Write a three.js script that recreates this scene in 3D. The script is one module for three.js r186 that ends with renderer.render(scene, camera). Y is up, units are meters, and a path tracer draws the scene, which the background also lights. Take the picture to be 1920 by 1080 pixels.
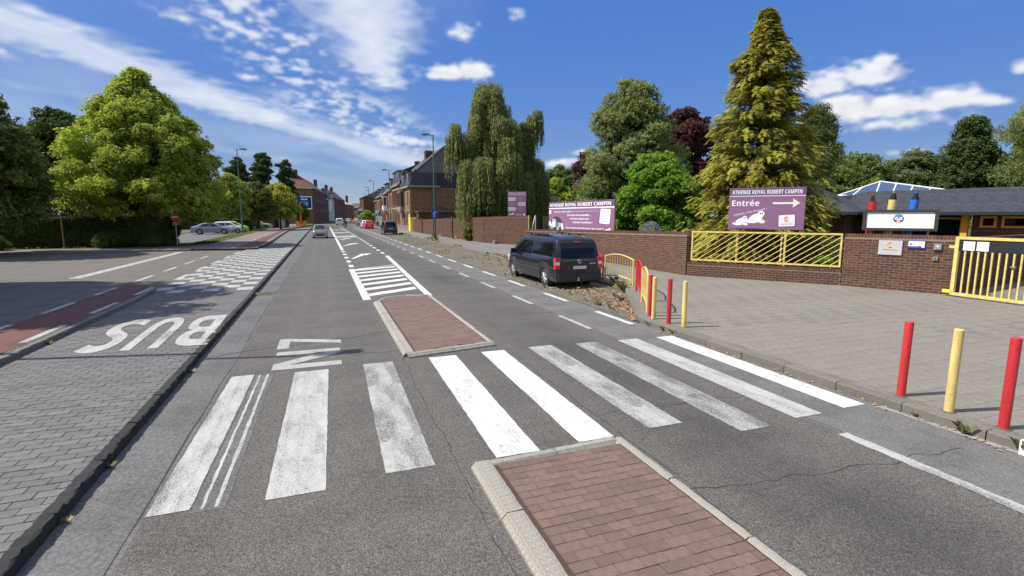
import * as THREE from 'three';
import { mergeGeometries, toCreasedNormals, mergeVertices } from 'three/addons/utils/BufferGeometryUtils.js';
import { FontLoader } from 'three/addons/loaders/FontLoader.js';
import { MarchingCubes } from 'three/addons/objects/MarchingCubes.js';

// ------------------------------------------------------------------ camera, sun, exposure
const scene = new THREE.Scene();
const camera = new THREE.PerspectiveCamera(58.715, 16 / 9, 0.1, 3000);
camera.position.set(0, 2.55, 0);
camera.rotation.order = 'YXZ';
camera.rotation.set(-8.1 * Math.PI / 180, -20.056 * Math.PI / 180, 0);
const renderer = new THREE.WebGLRenderer({ antialias: true });
renderer.toneMapping = THREE.LinearToneMapping;
renderer.toneMappingExposure = 1.3;
renderer.shadowMap.enabled = true;
const EL = 52 * Math.PI / 180;
const sunDir = new THREE.Vector3(-0.974 * Math.cos(EL), Math.sin(EL), -0.225 * Math.cos(EL));
const sun = new THREE.DirectionalLight(new THREE.Color(1, 0.945, 0.85), 4.9);
sun.name = 'sun';
sun.position.copy(sunDir).multiplyScalar(120).add(new THREE.Vector3(0, 0, -40));
sun.target.position.set(0, 0, -40);
sun.castShadow = true;
sun.shadow.mapSize.set(4096, 4096);
Object.assign(sun.shadow.camera, { left: -90, right: 90, top: 90, bottom: -90, near: 1, far: 400 });
scene.add(sun, sun.target);

// ------------------------------------------------------------------ random numbers and noise
function rng(seed) {
  let a = (seed * 2654435761) >>> 0 || 1;
  return () => { a |= 0; a = (a + 0x6d2b79f5) | 0; let t = Math.imul(a ^ (a >>> 15), 1 | a); t = (t + Math.imul(t ^ (t >>> 7), 61 | t)) ^ t; return ((t ^ (t >>> 14)) >>> 0) / 4294967296; };
}
const clamp = (x, a = 0, b = 1) => Math.min(b, Math.max(a, x));
const mix = (a, b, t) => a + (b - a) * t;
const smooth = (a, b, x) => { const t = clamp((x - a) / (b - a)); return t * t * (3 - 2 * t); };
const hash2 = (x, y, s) => { let h = Math.imul(x, 374761393) ^ Math.imul(y, 668265263) ^ Math.imul(s, 2147483647 ^ 0x5bd1e995); h = Math.imul(h ^ (h >>> 13), 1274126177); return ((h ^ (h >>> 16)) >>> 0) / 4294967296; };
function vnoise(x, y, s = 1, per = 0) {
  const xi = Math.floor(x), yi = Math.floor(y); let fx = x - xi, fy = y - yi;
  fx = fx * fx * (3 - 2 * fx); fy = fy * fy * (3 - 2 * fy);
  const w = per ? (v) => ((v % per) + per) % per : (v) => v;
  const a = hash2(w(xi), w(yi), s), b = hash2(w(xi + 1), w(yi), s), c = hash2(w(xi), w(yi + 1), s), d = hash2(w(xi + 1), w(yi + 1), s);
  return mix(mix(a, b, fx), mix(c, d, fx), fy);
}
function fbm(x, y, o = 4, s = 1, per = 0) { let v = 0, a = 0.5, n = 0; for (let i = 0; i < o; i++) { v += a * vnoise(x, y, s + i * 17, per); n += a; a *= 0.5; x *= 2; y *= 2; per *= 2; } return v / n; }

// ------------------------------------------------------------------ sky: clear blue air, cirrus bands, a few small cumulus
(function makeSky() {
  const W = 2048, Hh = 1024, data = new Float32Array(W * Hh * 4);
  const seg = (px, pz, ax, az, bx, bz) => { const dx = bx - ax, dz = bz - az, t = clamp(((px - ax) * dx + (pz - az) * dz) / (dx * dx + dz * dz)); return [Math.hypot(px - ax - dx * t, pz - az - dz * t), t]; };
  const cum = [ // azimuth, elevation, half width, half height, weight
    [13.2, 14.5, 2.1, 0.75, 1], [15.9, 14.7, 1.9, 1.0, 1], [11.9, 14.3, 1.2, 0.5, .9], [17.3, 14.5, 0.8, 0.6, .55], [14.7, 18.2, 1.5, 1.0, .62], [20.6, 19.9, 1.4, .8, .4], [16.6, 19.3, .6, .8, .3],
    [50.3, 11.6, 2.4, 1.5, .85], [53.6, 12.1, 2.2, 1.3, .95], [54.6, 13.0, 1.1, .7, .8], [52, 9.4, 3.4, 1.7, .85], [55.8, 9.2, 3.4, 1.3, .95], [59.4, 9.3, 2.8, 1.0, .95], [61.9, 8.9, 1.5, .55, .8], [56, 7.9, 4.2, .7, .6],
    [25, 5.5, 1.7, .5, .85], [27.8, 6.6, 1.3, .5, .6], [26.6, 5.8, 1.2, .5, .7], [63.6, 11.1, .9, .5, .8], [57, 5.4, 1.6, .3, .5], [-23.4, 12.1, 1.2, .5, .5], [-11.4, 17.0, 1.5, .45, .6], [-6.2, 12.7, 1.1, .4, .5],
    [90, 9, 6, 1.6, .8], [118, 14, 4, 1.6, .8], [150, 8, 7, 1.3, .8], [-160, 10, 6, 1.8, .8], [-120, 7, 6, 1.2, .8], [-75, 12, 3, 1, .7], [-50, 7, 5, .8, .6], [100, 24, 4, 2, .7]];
  for (let j = 0; j < Hh; j++) {
    const el = ((j + 0.5) / Hh - 0.5) * Math.PI, y = Math.sin(el), c = Math.cos(el), eD = el * 180 / Math.PI;
    const e = Math.max(0, y);
    for (let i = 0; i < W; i++) {
      const an = ((i + 0.5) / W - 0.5) * 2 * Math.PI, x = c * Math.cos(an), z = c * Math.sin(an);
      const k1 = Math.exp(-e * 14), k2 = Math.exp(-e * 3.2);
      let r = 0.036 + 0.080 * k2 + 0.30 * k1, g = 0.112 + 0.168 * k2 + 0.18 * k1, b = 0.425 + 0.17 * k2 - 0.19 * k1;
      const mu = x * sunDir.x + y * sunDir.y + z * sunDir.z, glow = 0.30 * Math.pow(Math.max(0, mu), 4) + 0.3 * Math.pow(Math.max(0, mu), 60);  // sun glow widened and raised to add fill on shaded faces
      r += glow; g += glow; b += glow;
      if (y > 0.02) {
        const px = x / y, pz = z / y;
        // streak coordinates run along the wind direction of the cirrus layer
        const sx = px * 0.93 + pz * 0.36, sz = -px * 0.36 + pz * 0.93, far = smooth(22, 9, Math.hypot(px, pz));
        const warp = fbm(px * 1.3 + 5, pz * 1.3, 3, 40) - 0.5;
        const fil = fbm(sx * 3.2 + warp * 2.0, sz * 1.1 + warp * 1.6, 5, 3), fine = fbm(px * 9 + warp * 3, pz * 9, 4, 9), pebble = fbm(px * 16, pz * 10, 3, 23);
        let dns = 0;
        let [d, t] = seg(px, pz, -1.62, -3.3, -0.5, -6.1);
        let w = mix(0.34, 0.42, t) * (0.75 + 0.6 * fil);
        dns = Math.max(dns, smooth(w * 1.25, w * 0.2, d + (fine - 0.5) * 0.34 + (fil - 0.5) * 0.2) * (0.42 + 0.75 * fil));
        [d, t] = seg(px, pz, -0.5, -6.1, 1.9, -10.6);
        w = mix(0.42, 0.8, t); dns = Math.max(dns, smooth(w * 1.5, 0, d + (fil - 0.5) * 1.1) * (0.30 + 0.7 * fil));
        [d, t] = seg(px, pz, 0.12, -2.2, 0.5, -4.25);
        w = mix(0.36, 0.16, t); dns = Math.max(dns, smooth(w * 1.3, w * 0.1, d + (fine - 0.5) * 0.34) * (0.55 + 0.5 * fine));
        [d, t] = seg(px, pz, -0.5, -2.3, 0.2, -5.2);
        dns = Math.max(dns, smooth(0.55, 0.05, d) * smooth(0.44, 0.70, pebble * 0.6 + fine * 0.4) * 0.85);
        [d, t] = seg(px, pz, 0.15, -5.2, 1.7, -8.9);
        dns = Math.max(dns, smooth(0.9, 0.1, d) * smooth(0.38, 0.66, fil * 0.6 + pebble * 0.4) * 0.9);
        dns = Math.max(dns, smooth(0.58, 0.80, fbm(sx * 0.7 + 11, sz * 0.22 + 3, 5, 77)) * 0.5 * fil * smooth(-0.6, -2.4, pz) * smooth(1.0, -0.4, px - 0.0 - Math.max(0, -pz - 6) * 0.25));
        // the same layer goes on behind and beside the street, thickened for fill light
        dns = Math.max(dns, smooth(0.44, 0.66, fbm(sx * 0.8 + 31, sz * 0.28 + 7, 5, 91)) * 1.1 * (0.4 + 0.6 * fil) * (pz > -2 ? smooth(-2, 0.5, pz) : 0));
        dns = Math.max(dns, 0.20 * smooth(0.35, 0.7, fbm(sx * 0.9 + 4, sz * 0.4, 4, 19)) * smooth(1.4, -0.2, px + Math.max(0, -pz - 6) * -0.15)); dns *= far; dns = clamp(dns * 0.95);
        const low = smooth(20, 60, Math.hypot(px, pz)) * 0;
        r = mix(r, 0.70, dns + low); g = mix(g, 0.72, dns + low); b = mix(b, 0.76, dns + low);
        const az = Math.atan2(x, -z) * 180 / Math.PI;
        let cd = 0, lit = 0;
        for (const [ca, ce, cw, ch, wt] of cum) {
          let da = az - ca; if (da > 180) da -= 360; if (da < -180) da += 360;
          if (Math.abs(da) > cw * 2.2 || Math.abs(eD - ce) > ch * 2.6) continue;
          const q = (da / cw) ** 2 + ((eD - ce) / (eD < ce ? ch * 0.7 : ch)) ** 2;
          const v = Math.exp(-q * 1.1) * wt; if (v > cd) { cd = v; lit = (eD - ce) / ch; }
        }
        if (cd > 0.02) {
          const n = fbm(az * 1.1 + eD * 0.3, eD * 2.4, 5, 55), a = clamp(smooth(0.20, 0.72, cd * 0.95 + (n - 0.5) * 0.7 + 0.06) * 0.95);
          const sh = 0.66 + 0.10 * clamp(lit) + 0.14 * (n - 0.5);
          r = mix(r, sh * 1.0, a); g = mix(g, sh * 1.01, a); b = mix(b, sh * 1.05, a);
        }
      }
      const o = (j * W + i) * 4; data[o] = r; data[o + 1] = g; data[o + 2] = b; data[o + 3] = 1;
    }
  }
  const t = new THREE.DataTexture(data, W, Hh, THREE.RGBAFormat, THREE.FloatType);
  t.mapping = THREE.EquirectangularReflectionMapping; t.magFilter = THREE.LinearFilter; t.minFilter = THREE.LinearFilter; t.needsUpdate = true;
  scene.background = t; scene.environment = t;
})();

// ------------------------------------------------------------------ textures
function tex(n, fn, srgb = false, m = n) {
  const d = new Uint8Array(n * m * 4);
  for (let y = 0; y < m; y++) for (let x = 0; x < n; x++) { const c = fn(x / n, y / m, x, y), o = (y * n + x) * 4; for (let k = 0; k < 3; k++) d[o + k] = clamp(typeof c === 'number' ? c : c[k]) * 255; d[o + 3] = 255; }
  const t = new THREE.DataTexture(d, n, m, THREE.RGBAFormat); t.wrapS = t.wrapT = THREE.RepeatWrapping; t.magFilter = THREE.LinearFilter; t.minFilter = THREE.LinearMipmapLinearFilter; t.generateMipmaps = true;
  if (srgb) t.colorSpace = THREE.SRGBColorSpace; t.needsUpdate = true; return t;
}
const rep = (t, a, b = a) => { const c = t.clone(); c.repeat.set(a, b); c.needsUpdate = true; return c; };
// stone chippings in bitumen, 2 m tile
const asphaltTex = tex(1024, (u, v, x, y) => {
  const fine = hash2(x, y, 5), g = vnoise(u * 256, v * 256, 3, 256), s = fbm(u * 6, v * 6, 4, 8, 6), chip = vnoise(u * 400, v * 400, 31, 400);
  const a = 0.5 + (g - 0.5) * 0.34 + (fine - 0.5) * 0.22 + (s - 0.5) * 0.10 + (chip > 0.86 ? 0.13 : 0) - (chip < 0.14 ? 0.12 : 0); return [a, a * 0.985, a * 0.965];
}, true);
const grainTex = tex(512, (u, v, x, y) => 0.62 + (vnoise(u * 128, v * 128, 3, 128) - 0.5) * 0.22 + (hash2(x, y, 5) - 0.5) * 0.12 + (fbm(u * 5, v * 5, 4, 8, 5) - 0.5) * 0.16, true);
const grainBump = tex(512, (u, v, x, y) => 0.5 + (vnoise(u * 160, v * 160, 3, 160) - 0.5) * 0.7 + (hash2(x, y, 5) - 0.5) * 0.3);
function paintTex(wear, seed) { // road paint over chippings; wear 0..1
  return tex(512, (u, v, x, y) => {
    const gr = vnoise(u * 190, v * 190, seed, 190) * 0.55 + hash2(x, y, seed) * 0.45, pat = fbm(u * 7, v * 3.5, 4, seed + 4, 7), str = fbm(u * 60, v * 3, 3, seed + 9, 60);
    const gone = smooth(0.46, 0.62, gr * 0.74 + pat * 0.44 + str * 0.12 - 0.64 + wear * 0.72);
    const w = 0.93 - 0.10 * (fbm(u * 20, v * 20, 3, seed + 2, 20)) - wear * 0.22, d = 0.36 + (gr - 0.5) * 0.2; const c = mix(w, d, gone); return [c, c, c * 0.985];
  }, true);
}
const paintFresh = paintTex(0.44, 11), paintMid = paintTex(0.56, 23), paintWorn = paintTex(0.64, 37), paintSkid = paintTex(0.74, 53);
// thin mortar grid of distant facades, 1 m tile
const farBrick = tex(512, (u, v) => {
  const rows = 14, cols = 4.5, r = Math.floor(v * rows), f = v * rows - r, cu = u * 4 + (r % 2) * 0.5, cc = Math.floor(cu), g = cu - cc, joint = f < 0.14 || g < 0.045, h = hash2(((cc % 4) + 4) % 4, r, 4);
  const a = joint ? 0.86 : 0.62 + (h - 0.5) * 0.3; return [a, a * (joint ? 0.98 : 0.96), a * (joint ? 0.95 : 0.92)];
}, true);
const slateTex = tex(512, (u, v) => {
  const rows = 10, r = Math.floor(v * rows), f = v * rows - r, cu = u * 8 + (r % 2) * 0.5, cc = Math.floor(cu), g = cu - cc, h = hash2(((cc % 8) + 8) % 8, r, 14);
  const a = (f < 0.1 || g < 0.06 ? 0.40 : 0.66 + (h - 0.5) * 0.26); return [a, a, a * 1.03];
}, true);

// weathered enamel: faint blotches, chips and scratches
const enamelTex = tex(512, (u, v, x, y) => { const a = fbm(u * 8, v * 8, 4, 63, 8), chip = fbm(u * 70, v * 70, 3, 65, 70), scr = vnoise(u * 220, v * 14, 67, 220); const t = 0.92 + (a - 0.5) * 0.24; return chip > 0.80 ? [0.42, 0.38, 0.34] : scr > 0.965 ? t * 0.86 : t; }, true);
// ------------------------------------------------------------------ materials
const C = (r, g, b) => new THREE.Color().setRGB(r, g, b);
const std = (r, g, b, o = {}) => new THREE.MeshStandardMaterial({ color: C(r, g, b), roughness: 0.85, side: THREE.DoubleSide, ...o });
const phys = (r, g, b, o = {}) => new THREE.MeshPhysicalMaterial({ color: C(r, g, b), roughness: 0.4, side: THREE.DoubleSide, ...o });
const M = {
  asphalt: std(0.405, 0.397, 0.38, { map: rep(asphaltTex, 0.5), bumpMap: rep(grainBump, 0.9), bumpScale: 0.004, vertexColors: true, roughness: 0.92 }),
  smoothAsphalt: std(0.345, 0.335, 0.32, { map: rep(grainTex, 0.7), bumpMap: rep(grainBump, 1.2), bumpScale: 0.002, vertexColors: true }),
  gutter: std(0.295, 0.288, 0.285, { map: rep(grainTex, 0.45), bumpMap: rep(grainBump, 1), bumpScale: 0.002, vertexColors: true }),
  sideStreet: std(0.49, 0.46, 0.42, { map: rep(asphaltTex, 0.5), bumpMap: rep(grainBump, 0.8), bumpScale: 0.003, vertexColors: true }),
  lotAsphalt: std(0.50, 0.49, 0.48, { map: rep(asphaltTex, 0.4), vertexColors: true }),
  jointBed: std(0.075, 0.07, 0.062, { map: rep(grainTex, 2) }),
  sandBed: std(0.24, 0.21, 0.17, { map: rep(grainTex, 1.2) }),
  busFar: std(0.35, 0.34, 0.33, { map: rep(grainTex, 0.8), bumpMap: rep(grainBump, 1.2), bumpScale: 0.003, vertexColors: true }),
  paver: [0, 1, 2, 3, 4].map((k) => std(0.345 + 0.022 * (k - 2), 0.33 + 0.022 * (k - 2), 0.325 + 0.02 * (k - 2), { map: rep(grainTex, 2.3 + k * 0.2), bumpMap: rep(grainBump, 3), bumpScale: 0.002 })),
  paverAll: std(0.345, 0.33, 0.325, { map: rep(grainTex, 2.3), bumpMap: rep(grainBump, 3), bumpScale: 0.002, vertexColors: true }),
  redPaver: [0, 1, 2, 3].map((k) => std(0.395 + 0.03 * (k - 1.5), 0.258 + 0.02 * (k - 1.5), 0.212 + 0.017 * (k - 1.5), { map: rep(grainTex, 2.1 + 0.3 * k), bumpMap: rep(grainBump, 3), bumpScale: 0.0015 })),
  redPaverAll: std(0.395, 0.258, 0.212, { map: rep(grainTex, 2.1), vertexColors: true }),
  slab: [0, 1, 2, 3, 4].map((k) => std(0.52 + 0.01 * (k - 2), 0.475 + 0.01 * (k - 2), 0.40 + 0.01 * (k - 2), { map: rep(grainTex, 1.1 + 0.13 * k), bumpMap: rep(grainBump, 2), bumpScale: 0.0015 })),
  slabAll: std(0.515, 0.475, 0.405, { map: rep(grainTex, 1.1), bumpMap: rep(grainBump, 2), bumpScale: 0.0015, vertexColors: true }),
  cobbleAll: std(0.44, 0.395, 0.30, { map: rep(grainTex, 1.5), bumpMap: rep(grainBump, 2), bumpScale: 0.004, vertexColors: true }),
  pavement: std(0.46, 0.43, 0.385, { map: rep(grainTex, 0.6), bumpMap: rep(grainBump, 1), bumpScale: 0.002, vertexColors: true }),
  redPath: std(0.30, 0.135, 0.11, { map: rep(grainTex, 0.7), vertexColors: true }),
  kerb: [0, 1, 2].map((k) => std(0.40 + 0.025 * k, 0.37 + 0.025 * k, 0.315 + 0.025 * k, { map: rep(grainTex, 1.2 + 0.2 * k), bumpMap: rep(grainBump, 2), bumpScale: 0.004 })),
  darkKerb: [0, 1, 2].map((k) => std(0.095 + 0.02 * k, 0.093 + 0.02 * k, 0.088 + 0.02 * k, { map: rep(grainTex, 2.4 + 0.2 * k), bumpMap: rep(grainBump, 4), bumpScale: 0.010 })),
  creamKerb: [0, 1, 2].map((k) => std(0.76 + 0.03 * (k - 1), 0.72 + 0.03 * (k - 1), 0.62 + 0.03 * (k - 1), { map: rep(grainTex, 1.1 + 0.3 * k), bumpMap: rep(grainBump, 2), bumpScale: 0.003 })),
  fresh: std(1, 1, 1, { map: paintFresh, roughness: 0.7 }), mid: std(0.74, 0.74, 0.725, { map: paintMid, roughness: 0.75 }), worn: std(0.74, 0.74, 0.72, { map: paintWorn, roughness: 0.8 }), skid: std(0.78, 0.77, 0.75, { map: paintSkid, roughness: 0.8 }),
  overlayPaint: std(0.58, 0.58, 0.57, { map: paintFresh }), plainPaint: std(0.72, 0.72, 0.70, { map: rep(grainTex, 0.8) }),
  grass: std(0.22, 0.21, 0.075, { map: rep(grainTex, 0.5), vertexColors: true }), lawn: std(0.10, 0.15, 0.035, { map: rep(grainTex, 0.3), vertexColors: true }),
  earth: std(0.16, 0.125, 0.085, { map: rep(grainTex, 0.8), vertexColors: true }),
  mortar: std(0.66, 0.50, 0.36, { map: rep(grainTex, 1.3) }), mortarDark: std(0.42, 0.29, 0.21, { map: rep(grainTex, 1.3) }),
  brick: [[0.25, 0.100, 0.064], [0.30, 0.118, 0.070], [0.215, 0.09, 0.062], [0.34, 0.142, 0.085], [0.18, 0.088, 0.068]].map((c, k) => std(...c, { map: rep(grainTex, 2 + 0.2 * k), bumpMap: rep(grainBump, 4), bumpScale: 0.003 })),
  brickAll: std(1, 1, 1, { map: rep(grainTex, 2), vertexColors: true }),
  yellow: phys(0.84, 0.66, 0.20, { map: rep(enamelTex, 1.4), roughness: 0.45 }), paleYellow: phys(0.80, 0.62, 0.22, { map: rep(enamelTex, 1.4), roughness: 0.5 }), red: phys(0.62, 0.035, 0.04, { map: rep(enamelTex, 1.4), roughness: 0.42 }),
  brightYellow: phys(0.86, 0.70, 0.06, { roughness: 0.5 }), orange: phys(0.80, 0.36, 0.035, { roughness: 0.5 }), safety: phys(0.85, 0.26, 0.03), blue: phys(0.02, 0.10, 0.45, { roughness: 0.4 }),
  black: std(0.018, 0.018, 0.02, { roughness: 0.5 }), darkPanel: std(0.022, 0.024, 0.028, { roughness: 0.45 }), rubber: std(0.028, 0.028, 0.03, { roughness: 0.85 }),
  lampGreen: phys(0.06, 0.13, 0.12, { roughness: 0.45 }), lampHead: phys(0.10, 0.11, 0.10, { roughness: 0.5 }), lens: phys(0.62, 0.54, 0.36, { roughness: 0.25 }),
  steel: std(0.42, 0.43, 0.44, { roughness: 0.42, metalness: 0.6 }), grey: std(0.32, 0.33, 0.34, { roughness: 0.6 }), white: phys(0.80, 0.80, 0.79, { roughness: 0.5 }), cream: std(0.66, 0.60, 0.48, { map: rep(grainTex, 0.5) }), stone: std(0.50, 0.45, 0.37, { map: rep(grainTex, 0.5) }),
  glass: phys(0.018, 0.024, 0.03, { roughness: 0.06, specularIntensity: 0.7 }), tint: phys(0.006, 0.007, 0.009, { roughness: 0.05, specularIntensity: 0.75 }), houseGlass: phys(0.035, 0.045, 0.055, { roughness: 0.08 }),
  slate: std(0.36, 0.335, 0.33, { map: rep(slateTex, 0.8), roughness: 0.7 }), slateDark: std(0.11, 0.112, 0.125, { map: rep(slateTex, 0.8), roughness: 0.65 }), schoolRoof: std(0.085, 0.088, 0.10, { map: rep(slateTex, 1.4, 0.6), roughness: 0.65 }), redTile: std(0.30, 0.13, 0.085, { map: rep(slateTex, 0.9) }),
  bark: std(0.13, 0.10, 0.075, { map: rep(grainTex, 2, 0.6), bumpMap: rep(grainBump, 2, 0.5), bumpScale: 0.03 }), wood: std(0.20, 0.13, 0.08, { map: rep(grainTex, 3, 0.5) }),
  chrome: std(0.6, 0.6, 0.62, { roughness: 0.2, metalness: 0.9 }), tailRed: phys(0.55, 0.012, 0.014, { roughness: 0.18, clearcoat: 1 }), headLamp: phys(0.62, 0.64, 0.66, { roughness: 0.1, clearcoat: 1 }), amber: phys(0.8, 0.35, 0.05, { roughness: 0.2 }), plate: phys(0.55, 0.52, 0.58, { roughness: 0.5 }),
};
const houseMat = (r, g, b) => std(r, g, b, { map: rep(farBrick, 1) });

// ------------------------------------------------------------------ scene helpers
const used = {};
const numbered = (n) => { const k = used[n] = (used[n] ?? -1) + 1; return k ? `${n}_${String(k).padStart(3, '0')}` : n; };
const V = (x, y, z) => new THREE.Vector3(x, y, z);
function thing(name, label, category, [x, y, z] = [0, 0, 0], turn = 0, group) {
  const o = new THREE.Group(); o.name = numbered(name); scene.add(o); o.position.set(x, y, z); o.rotation.y = turn; o.userData = { label, category };
  if (group) o.userData.group = group; return o;
}
function part(name, geo, mat, parent, kind) {
  const m = new THREE.Mesh(geo, mat); m.name = name; m.castShadow = m.receiveShadow = true; parent.add(m); if (kind) m.userData.kind = kind; return m;
}
function struct(name) { const o = new THREE.Group(); o.name = numbered(name); o.userData = { kind: 'structure' }; scene.add(o); return o; }
function single(name, geo, mat, label, category, group) { const m = part(numbered(name), geo, mat, scene); m.userData = { label, category }; if (group) m.userData.group = group; return m; }
function relabel(root, pos, turn, label, group, sc) { const r = root.clone(); r.name = numbered(root.name.replace(/_\d{3}$/, '')); scene.add(r); r.position.set(...pos); r.rotation.y = turn; r.userData = { ...root.userData, label: label || root.userData.label }; if (group) r.userData.group = group; if (sc) r.scale.setScalar(sc); return r; }

// a bag of triangles that becomes one geometry
class GB {
  constructor() { this.p = []; this.n = []; this.u = []; this.c = []; this.m = null; this.color = null; }
  v(p, n, u) { this.p.push(p[0], p[1], p[2]); this.n.push(n[0], n[1], n[2]); this.u.push(u[0], u[1]); if (this.color) this.c.push(...this.color); }
  quad(a, b, c, d, uv) {
    const ux = b[0] - a[0], uy = b[1] - a[1], uz = b[2] - a[2], vx = d[0] - a[0], vy = d[1] - a[1], vz = d[2] - a[2];
    let n = [uy * vz - uz * vy, uz * vx - ux * vz, ux * vy - uy * vx]; const l = Math.hypot(...n) || 1; n = n.map((q) => q / l);
    const lu = Math.hypot(ux, uy, uz), lv = Math.hypot(vx, vy, vz), t = uv || [[0, 0], [lu, 0], [lu, lv], [0, lv]];
    this.v(a, n, t[0]); this.v(b, n, t[1]); this.v(c, n, t[2]); this.v(a, n, t[0]); this.v(c, n, t[2]); this.v(d, n, t[3]); return this;
  }
  // centre, size, turn about y; skip: string of faces to leave out (b = bottom)
  box(cx, cy, cz, sx, sy, sz, ry = 0, skip = '', taper = 0) {
    const co = Math.cos(ry), si = Math.sin(ry), hx = sx / 2, hy = sy / 2, hz = sz / 2;
    const P = (x, y, z) => { const k = y > 0 ? 1 - taper : 1; x *= k * hx; z *= k * hz; return [cx + x * co + z * si, cy + y * hy, cz - x * si + z * co]; };
    const o = [cx * 1.37 + cz * 0.71, cy * 1.13 + cz * 0.37], uv = (a, b) => [[o[0], o[1]], [o[0] + a, o[1]], [o[0] + a, o[1] + b], [o[0], o[1] + b]];
    const f = { f: [P(-1, -1, 1), P(1, -1, 1), P(1, 1, 1), P(-1, 1, 1), sx, sy], k: [P(1, -1, -1), P(-1, -1, -1), P(-1, 1, -1), P(1, 1, -1), sx, sy], r: [P(1, -1, 1), P(1, -1, -1), P(1, 1, -1), P(1, 1, 1), sz, sy], l: [P(-1, -1, -1), P(-1, -1, 1), P(-1, 1, 1), P(-1, 1, -1), sz, sy], t: [P(-1, 1, 1), P(1, 1, 1), P(1, 1, -1), P(-1, 1, -1), sx, sz], b: [P(-1, -1, -1), P(1, -1, -1), P(1, -1, 1), P(-1, -1, 1), sx, sz] };
    for (const k in f) if (!skip.includes(k)) { const q = f[k]; this.quad(q[0], q[1], q[2], q[3], uv(q[4], q[5])); }
    return this;
  }
  span(x0, x1, y0, y1, z0, z1, skip = '') { return this.box((x0 + x1) / 2, (y0 + y1) / 2, (z0 + z1) / 2, Math.abs(x1 - x0), Math.abs(y1 - y0), Math.abs(z1 - z0), 0, skip); }
  rod(a, b, r0, r1 = r0, n = 8, caps = true) {
    const A = V(...a), B = V(...b), d = B.clone().sub(A), L = d.length(); d.normalize(); const s = Math.abs(d.y) > 0.95 ? V(1, 0, 0) : V(0, 1, 0), e1 = s.cross(d).normalize(), e2 = d.clone().cross(e1);
    const ring = (c, r, k) => { const t = k / n * 2 * Math.PI, x = Math.cos(t), y = Math.sin(t); const q = e1.clone().multiplyScalar(x).addScaledVector(e2, y); return [c.clone().addScaledVector(q, r).toArray(), q.toArray()]; };
    for (let k = 0; k < n; k++) {
      const [a0, n0] = ring(A, r0, k), [a1, n1] = ring(A, r0, k + 1), [b0] = ring(B, r1, k), [b1] = ring(B, r1, k + 1), u0 = k / n * 6.28 * r0, u1 = (k + 1) / n * 6.28 * r0;
      this.v(a0, n0, [u0, 0]); this.v(a1, n1, [u1, 0]); this.v(b1, n1, [u1, L]); this.v(a0, n0, [u0, 0]); this.v(b1, n1, [u1, L]); this.v(b0, n0, [u0, L]);
      if (caps) { const dn = d.toArray(), un = d.clone().negate().toArray(); if (r1 > 0.001) { this.v(B.toArray(), dn, [0, 0]); this.v(b0, dn, [r1, 0]); this.v(b1, dn, [0, r1]); } if (r0 > 0.001) { this.v(A.toArray(), un, [0, 0]); this.v(a1, un, [r0, 0]); this.v(a0, un, [0, r0]); } }
    }
    return this;
  }
  geo(g, M4) { const q = g.index ? g.toNonIndexed() : g; if (M4) { q.applyMatrix4(M4); } const P = q.attributes.position, N = q.attributes.normal, U = q.attributes.uv; for (let i = 0; i < P.count; i++) this.v([P.getX(i), P.getY(i), P.getZ(i)], [N.getX(i), N.getY(i), N.getZ(i)], U ? [U.getX(i), U.getY(i)] : [0, 0]); return this; }
  build() { const g = new THREE.BufferGeometry(); g.setAttribute('position', new THREE.Float32BufferAttribute(this.p, 3)); g.setAttribute('normal', new THREE.Float32BufferAttribute(this.n, 3)); g.setAttribute('uv', new THREE.Float32BufferAttribute(this.u, 2)); if (this.c.length) g.setAttribute('color', new THREE.Float32BufferAttribute(this.c, 3)); return g; }
}
const B = () => new GB();
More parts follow.
